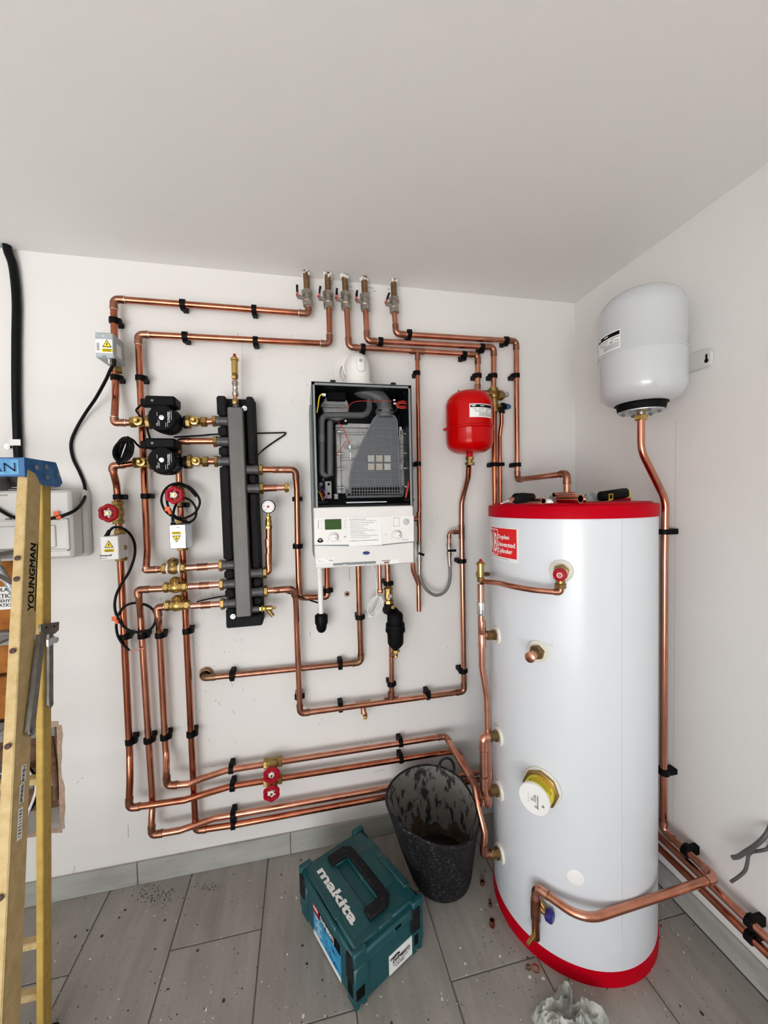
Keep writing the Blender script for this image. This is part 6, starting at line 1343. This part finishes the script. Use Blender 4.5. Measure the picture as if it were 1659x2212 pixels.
# brand plate and wordmark
mkb([(.030, .088, .045, .318, MH-.001, MH+.0008)], 'name_panel', 'makita_side', top, .0004)
text('makita', .030, mp(.041, .300, MH+.0012), -vv, uu, 'label_white', top, width=.225, bold=.035, name='wordmark')
# front face (long, facing the ladder) with printed panel
mkb([(-.004, .01, .105, .248, .132, .168)], 'front_catch', 'makita_side', lidm, .004)
fl2 = mkb([(.004, .0062, .086, .262, .008, .124)], 'product_panel', 'sky_label', lower, .0005)
mkb([(.0034, .0042, .086, .262, .092, .124)], 'panel_black', 'print_black', fl2, .0002); mkb([(.0030, .0036, .222, .262, .090, .124)], 'panel_red', 'red_plastic', fl2, .0002); mkb([(.0034, .0042, .086, .262, .008, .022)], 'panel_white', 'label_white', fl2, .0002)
text('makita', .010, mp(.0026, .258, .106), -vv, Z, 'label_white', fl2, width=.032, bold=.03)
text('DHP485STJ', .016, mp(.0030, .212, .098), -vv, Z, 'label_white', fl2, width=.088, bold=.02)
for k, s in enumerate(('18 V', 'Li-ion', '5.0 Ah', '50 Nm', '13 mm')): text(s, .0105, mp(.0034, .245-.012*(k % 2), .078-.013*k), -vv, Z, 'label_white', fl2, width=.028)
b = B()
for k in range(14): b.box(mp(.0034, random.uniform(.10, .19), random.uniform(.026, .086)), (.0006, random.uniform(.004, .022), random.uniform(.001, .004)), MA)
b.build('panel_print', 'navy', fl2)
# short side facing the cylinder: label and catch
sl = mkb([(.128, .222, .0035, .0062, .012, .072)], 'white_label', 'label_white', lower, .0004)
text('makita', .010, mp(.132, .0030, .056), uu, Z, 'print_black', sl, width=.038, bold=.035); text('DHP485STJ', .0105, mp(.142, .0030, .042), uu, Z, 'print_black', sl, width=.068, bold=.03); text('18V Combi drill driver', .0045, mp(.142, .0030, .033), uu, Z, 'print_black', sl, width=.062); text('2x BL1850B', .0045, mp(.152, .0030, .025), uu, Z, 'print_black', sl, width=.035)
mkb([(.146, .178, -.002, .006, .128, .150)], 'end_catch', 'makita_side', lidm, .002); mkb([(.150, .174, -.0028, .0, .146, .152)], 'catch_slot', 'black_matt', lidm, .0005)
for (a0, a1, c0, c1) in ((-.004, .006, .008, .044), (-.004, .006, ML-.046, ML-.010), (.218, .254, -.004, .006), (MW-.006, MW+.004, .012, .05), (MW-.006, MW+.004, ML-.05, ML-.012)):
    l_ = mkb([(a0, a1, c0, c1, .082, .156)], 'latch', 'makita_black', mk, .003)
    w_ = (a0+a1)/2, (c0+c1)/2
mkb([(-.001, .004, .012, .040, .036, .076), (.004, .034, -.001, .006, .036, .070), (.228, .246, -.001, .004, .036, .070)], 'side_recess', 'black_matt', lower, .001)
# ================================================================== rubber bucket
BC, RCn = V((.497, -.243, 0)), V((.443, -.286, .352)); bt_ = thing('bucket', BC, 'black flexible rubble bucket with worn grey inside by the cylinder', 'bucket')
def bk(f, a, off=0):
    c = BC.lerp(RCn, f); c.z = .352*f
    r0_, r1_ = .108, .172; rx = r0_+(r1_-r0_)*f**.85; d = V((math.cos(a), math.sin(a), 0)); wob = 1+f*f*(.055*math.cos(2*(a-R(118)))+.018*math.cos(3*a+1.0))
    z = c.z+f**4*(.014*math.cos(2*(a-R(50)))-.036*max(0, math.cos(a-R(292)))**.8)
    return V((c.x, c.y, z))+d*(rx*wob+off)
n = 72; fsq = [0, .02, .06]+[.06+.84*k/26 for k in range(1, 27)]+[.93, .96, .985, 1.0]
b = B(); vs = []; fs = []
for i, f in enumerate(fsq):
    for k in range(n): vs.append(bk(f, 2*math.pi*k/n, (.0022 if (i % 2 and .06 < f < .9) else 0)+(.003 if f > .92 else 0)-(.012 if f == 0 else 0)))
for i in range(len(fsq)-1):
    for k in range(n): fs.append((i*n+k, i*n+(k+1) % n, (i+1)*n+(k+1) % n, (i+1)*n+k))
fs.append(tuple(range(n-1, -1, -1))); b.add(vs, fs).build('ribbed_wall', 'bucket_out', bt_, 50)
b = B(); vs = []; fs = []; fq = [.03]+[.03+.97*k/14 for k in range(1, 15)]
for f in fq:
    for k in range(n): vs.append(bk(f, 2*math.pi*k/n, -.005))
for i in range(len(fq)-1):
    for k in range(n): fs.append((i*n+k, i*n+(k+1) % n, (i+1)*n+(k+1) % n, (i+1)*n+k))
fs.append(tuple(range(n))); b.add(vs, fs).build('inner_lining', 'bucket_in', bt_, 50)
b = B(); b.tube([bk(1, 2*math.pi*k/n, -.001) for k in range(n)], .0045, 8, closed=True); b.build('rim', 'bucket_out', bt_)
b = B(); vs = []; fs = []; fm_ = [.03, .12, .2, .28, .36]
for f in fm_:
    for k in range(n): vs.append(bk(f+(.06*math.sin(k*.35)+.05*math.sin(k*.9+1) if f > .3 else 0), 2*math.pi*k/n, -.0058))
for i in range(len(fm_)-1):
    for k in range(n): fs.append((i*n+k, i*n+(k+1) % n, (i+1)*n+(k+1) % n, (i+1)*n+k))
b.add(vs, fs).build('mud_stain', 'mud_brown', bt_, 50)
b = B().prism([bk(.20, 2*math.pi*k/36, -.006) for k in range(36)], Z*.001); b.build('sludge', 'sludge', bt_)
for a_ in (R(47), R(227)):
    P = [bk(1, a_-.20, 0), bk(1, a_-.17, .012)+Z*.016, bk(1, a_-.06, .026)+Z*.026, bk(1, a_+.06, .026)+Z*.026, bk(1, a_+.17, .012)+Z*.016, bk(1, a_+.20, 0)]
    B().tube(spline(P, 5), .0055, 8).build('handle', 'bucket_out', bt_)
# ================================================================== rag and copper scraps on the floor
rg = fl(1232, 2215)
crumple(fl(1228, 2208), .090, .068, .064, 170, 11, .34, 'rag', 'rag_cloth', 'crumpled dirty white rag on the floor in front of the cylinder', 'rag', hole=.8)
for i, (px, py, r_, h, l, m, tip) in enumerate(((1063, 2000, .0092, .020, 'upright copper coupling standing on the floor left of the cylinder', 'copper_red', 0), (1042, 1910, .0088, .012, 'copper end cap on the floor between bucket and cylinder', 'copper_dark', 0), (1157, 2093, .0115, .004, 'flat copper ring on the floor in front of the cylinder', 'copper_red', 0), (1142, 2091, .0075, .006, 'small dark copper ring beside the flat ring on the floor', 'copper_old', 0), (1058, 1947, .0055, .006, 'small brass olive nearest the bucket on the floor', 'brass_bright', 0), (1059, 1957, .0065, .010, 'brass nut on the floor below the small olive', 'brass', 0))):
    p = fl(px, py); t = thing('copper_ring' if 'copper' in l else 'brass_ring', p, l, 'pipe fitting')
    B().pipe(p, p+Z*h, r_, r_*.8, 20).build('ring', m, t)
    if h > .015: B().pipe(p+Z*h*.45, p+Z*h*.55, r_*1.06, r_*.9, 20).build('bead', m, t)
# ================================================================== consumer unit
q = [wl(152, 1058, .11), wl(158, 1206, .11)]; cux = (q[0].x+q[1].x)/2; cz1_, cz0_ = q[0].z, q[1].z
cu = thing('consumer_unit', V((cux-.25, -.055, cz0_)), 'white plastic consumer unit with hinged lid on the wall behind the ladder', 'fuse box')
xl = -1.52; cl = xl+.01
B().box(((xl+cux+.012)/2, -.020, (cz0_+cz1_)/2), (cux+.012-xl, .040, cz1_-cz0_+.008), bev=.010).build('back_box', 'cu_grey', cu)
B().box(((xl+cux)/2, -.075, (cz0_+cz1_)/2), (cux-xl, .070, cz1_-cz0_), bev=.010).build('front_cover', 'cu_grey', cu)
zl = wl(120, 1120, .11).z; zb = wl(120, 1191, .11).z; xr = wl(150, 1150, .11).x
fr = B(); 
for x0, x1, z0, z1 in ((xl+.01, xr, zl-.006, zl), (xl+.01, xr, zb, zb+.008), (xr-.008, xr, zb, zl)): fr.box(((x0+x1)/2, -.112, (z0+z1)/2), (x1-x0, .006, z1-z0), bev=.002)
fr.build('lid_frame', 'cu_grey', cu)
B().box(((xl+xr-.03)/2, -.1125, (zl+zb)/2-.004), (xr-.05-xl, .007, zl-zb-.036), bev=.0035).build('switch_cover', 'cu_grey', cu)
for px in (124, 18): p = wl(px, 1121.5, .113); B().box(p, (.016, .006, .006), bev=.001).build('lid_catch', 'steel_dark', cu)
text('fusebox', .0075, wl(17.5, 1071, .1105), X, Z, 'print_grey', cu, align='R', width=.052, bold=.02)
p = wl(10, 1196, .113); B().box((-1.20, -.113, p.z), (.36, .004, .006)).build('lid_slot', 'print_grey', cu)
# papers and a black bag stuffed on top
t = thing('paper_stack', (-.92, -.05, cz1_), 'curled papers lying on top of the consumer unit', 'paper'); b = B()
for k in range(4):
    P0 = [(-1.05+.02*k, -.10+.01*k), (-.845-.012*k, -.095+.01*k), (-.845-.012*k, -.02), (-1.05, -.02)]; zq = cz1_+.003+.0045*k
    b.prism([V((x, y, zq+(.007 if x > -.9 else 0)*(k % 2))) for x, y in P0], Z*.0012)
b.build('sheet', 'label_white', t)
B().box((-.95, -.055, cz1_+.0016), (.20, .08, .003)).build('dark_folder', 'print_black', t)
o = crumple((-1.03, -.06, cz1_+.002), .11, .045, .085, 40, 21, .25, 'cable_bag', 'slate_black', 'black bag slumped on top of the consumer unit at the frame edge', 'bag')
# conduit under the unit
t = thing('conduit', (-1.12, -.03, 1.25), 'grey plastic conduit bend under the consumer unit behind the ladder', 'conduit'); B().tube(rounded([wl(-25, 1205, .03), wl(-4, 1225, .03), wl(20, 1262, .03), wl(42, 1300, .02)], .05, 6), .012, 12).build('conduit_pipe', 'zinc_dull', t)
# ================================================================== stepladder
lt0, lt1 = wl(60, 1030, .50), wl(7, 2150, .80)
ld = (lt1-lt0).normalized(); lt1 = lt0+ld*(lt0.z/-ld.z)            # front stile, room-side edge, head to floor
t = thing('stepladder', V((lt1.x-.2, lt1.y+.2, 0)), 'yellow fibreglass stepladder with blue top cap at the left edge', 'stepladder')
def stile(p0, p1, wf, web, m_f, m_w, name, out=V((1, 0, 0))):
    d = (p1-p0).normalized(); bk_ = V((0, 1, 0)); bk_ = (bk_-d*bk_.dot(d)).normalized(); lf = bk_.cross(d).normalized(); lf = lf if lf.x < 0 else -lf; L = (p1-p0).length; c = (p0+p1)/2
    o = B().box(c+lf*.002+bk_*web/2, (L, web, .004), (d, bk_, lf), .001).box(c+lf*wf/2+bk_*.002, (L, .004, wf), (d, bk_, lf), .0012).box(c+lf*wf/2+bk_*(web-.002), (L, .004, wf), (d, bk_, lf), .0012).build(name, m_f, t)
    return o, d, bk_, lf
SF, d1, bk1, lf1 = stile(lt0-ld*.02, lt1, .023, .050, 'fibreglass', 'fibreglass', 'front_stile')
r0, r1 = wl(93, 1045, .418), wl(95, 2200, .47); rd = (r1-r0).normalized(); r1 = r0+rd*(r0.z/-rd.z)
SR, d2, bk2, lf2 = stile(r0, r1, .018, .034, 'fibreglass_yellow', 'fibreglass', 'rear_stile')
W_ = .46
# mirrored pair on the far side
def mirror_stile(p0, p1, wf, web, m_f, name, sh):
    d = (p1-p0).normalized(); p0 = V((p0.x-sh, p0.y, p0.z)); p1 = V((p0.x-(p1.x-p0.x-sh)-2*0-.0, p1.y, p1.z)); p1.x = p0.x-.06
    d = (p1-p0).normalized(); bk_ = V((0, 1, 0)); bk_ = (bk_-d*bk_.dot(d)).normalized(); rf = d.cross(bk_).normalized(); rf = rf if rf.x > 0 else -rf; L = (p1-p0).length; c = (p0+p1)/2
    B().box(c+rf*.002+bk_*web/2, (L, web, .004), (d, bk_, rf), .001).box(c+rf*wf/2+bk_*.002, (L, .004, wf), (d, bk_, rf), .0012).box(c+rf*wf/2+bk_*(web-.002), (L, .004, wf), (d, bk_, rf), .0012).build(name, m_f, t)
mirror_stile(lt0-ld*.02, lt1, .023, .050, 'fibreglass', 'front_stile', W_); mirror_stile(r0, r1, .018, .034, 'fibreglass_yellow', 'rear_stile', W_-.03)
for p in (lt1, r1): B().box(p+V((-.016, .02, .012)), (.05, .07, .024), bev=.004).build('rubber_foot', 'black_rubber', t)
# treads with braces
zts = [wl(15, y, yy).z for y, yy in ((1190, .53), (1382, .585), (1578, .64))]; zts += [zts[-1]-.262*k for k in (1, 2, 3)]
for z in zts:
    s = (lt0.z-z)/-ld.z; p = lt0+ld*s
    B().box((p.x-.03-W_/2-.03, p.y+.036, z-.003), (W_+.02, .074, .006), bev=.001).box((p.x-.03-W_/2-.03, p.y+.002, z-.016), (W_+.02, .004, .032), bev=.001).box((p.x-.03-W_/2-.03, p.y+.068, z-.012), (W_+.02, .004, .024), bev=.001).build('tread', 'alu', t)
    a = V((p.x-.034, p.y+.02, z-.085)); c = V((p.x-.12, p.y+.02, z-.02)); dd = (c-a).normalized()
    if z == zts[0] or z == zts[2]: B().box((a+c)/2, ((c-a).length, .022, .003), (dd, Y, dd.cross(Y)), .0005).build('tread_brace', 'alu', t)
    for dz in (-.012, -.062 if z == zts[0] else -.2):
        q = lt0+ld*(s+.004-dz) + lf1*.0115
        if dz > -.1: B().lathe(q-bk1*.003, -bk1, [(0, .006), (.0015, .006), (.003, .0035)], 14).build('rivet', 'rivet_brown', t)
for y in (2048, 2155, 1700):
    z = wl(66, y, .46).z
    if z > .02:
        s = (r0.z-z)/-rd.z; p = r0+rd*s; B().box((p.x-.01-W_/2, p.y+.016, z), (W_, .024, .020), bev=.003).build('rear_rung', 'fibreglass', t)
# blue top cap
pc = [wl(0, 990, .5), wl(55, 990, .50), wl(55, 1028, .50), wl(103, 990, .40), wl(110, 1036, .40)]
zc1, zc0 = pc[1].z+.002, pc[2].z-.002; xr_ = pc[1].x; yf = -.505
cap = B().box((xr_-W_/2-.02, yf+.002, (zc0+zc1)/2), (W_+.04, .005, zc1-zc0), bev=.0015).box((xr_-W_/2-.02, (yf-.375)/2, zc1-.003), (W_+.04, abs(yf+.375), .006), bev=.001)
side_p = [V((xr_, yf, zc1)), V((xr_+.006, -.385, zc1-.004)), V((xr_+.010, -.368, zc0-.010)), V((xr_+.010, -.385, zc0-.022)), V((xr_+.006, -.44, zc0-.020)), V((xr_, yf, zc0))]
cap.prism(side_p, X*-.005); cap.build('top_cap', 'cap_blue', t)
pn = B().box((xr_-.012-.2, yf-.0008, (zc0+zc1)/2), (.40, .0012, (zc1-zc0)*.78)).build('cap_label', 'cap_pale', t)
text('YOUNGMAN', (zc1-zc0)*.48, V((wl(33, 1000, .506).x, yf-.0018, zc0+(zc1-zc0)*.26)), X, Z, 'cap_blue', pn, align='R', width=.235, bold=.03, name='wordmark')
for px, py, yy in ((68, 1010, .47), (84, 1009, .43), (104, 1026, .385), (84, 1031, .43)):
    q = wl(px, py, yy); q.x = xr_+.0062+(.003 if yy < .4 else 0); B().lathe(q, X, [(0, .0065), (.0012, .0065), (.0025, .003)], 14).build('rivet', 'alu', t)
# wordmark on the stile web, stickers, hinge brace
def web(px, py, e=.0008):      # on the outer face of the front stile web
    n = -lf1; v = ray(px, py); s = (lt0-CAM).dot(n)/v.dot(n); return CAM+v*s+n*e
q = web(58, 1312); text('YOUNGMAN', .026, q, -d1, -bk1*-1 if False else bk1*-1, 'print_black', t, width=(web(68, 1172)-web(56, 1318)).length, bold=.03, name='wordmark') if False else None
a_ = web(70, 1172); c_ = web(57, 1320); bl = c_+bk1*.022; 
text('YOUNGMAN', .020, c_+bk1*.022, -d1, -bk1, 'print_black', t, width=(a_-c_).length*.98, bold=.03, name='wordmark')
u0 = c_+bk1*.028-d1*.0; B().box(u0-d1*(a_-c_).length*.5-lf1*.0, ((a_-c_).length, .0022, .0004), (d1, bk1, lf1)).build('wordmark_rule', 'print_black', t)
for y0, y1, x in ((1652, 1690, 52), (1693, 1735, 48), (1745, 1815, 44)):
    p, q = web(x, y0), web(x-4, y1); s_ = B().box((p+q)/2, ((q-p).length, .014, .0004), (d1, bk1, lf1)).build('sticker', 'label_white', t); b = B()
    for k in range(9): b.box(p+(q-p)*((k+1)/10)-lf1*.0003, (random.uniform(.001, .003), random.uniform(.006, .010), .0004), (d1, bk1, lf1))
    b.build('sticker_print', 'print_black', s_)
def web_r(px, py, e=.004):   # on the outer face of the rear stile
    n = -lf2; v = ray(px, py); s = (r0-CAM).dot(n)/v.dot(n); return CAM+v*s+n*e
# spreader brace: plate, two arms, clip
bp = [web_r(73, 1350, .010), web_r(114, 1344, .010), web_r(113, 1362, .010), web_r(104, 1370, .010), web_r(80, 1372, .010), web_r(73, 1366, .010)]
B().prism(bp, V((.006, 0, 0))).build('hinge_plate', 'plated_steel', t)
for px, py in ((85, 1356), (103, 1354)): p = web_r(px, py, .015); B().lathe(p, X, [(0, .004), (.001, .004), (.002, .002)], 10).build('hinge_rivet', 'black_matt', t)
def arm(p, q, wd, name):
    d = (q-p).normalized(); n = X; u = d.cross(n).normalized(); n = u.cross(d); L = (q-p).length
    b = B().box((p+q)/2, (L, wd, .003), (d, u, n), .0008)
    for s in (-1, 1): b.box((p+q)/2+u*s*(wd/2-.001)-n*.004, (L, .002, .010), (d, u, n), .0006)
    b.cyl(q-n*.0015, q+n*.0015, wd/2, n=18).cyl(q+n*.0015, q+n*.003, .004, n=10); b.build(name, 'plated_steel', t)
arm(web(80, 1372, .012), web(55, 1583, .012), .019, 'spreader_arm'); arm(web_r(103, 1368, .008), web_r(103, 1522, .008), .017, 'spreader_arm')
p = web_r(99, 1386, .012); q = web_r(109, 1383, .012); B().box(p, (.006, .030, .020), bev=.001).cyl(q-X*.004, q+X*.004, .008, n=14).build('clip_band', 'zinc', t)
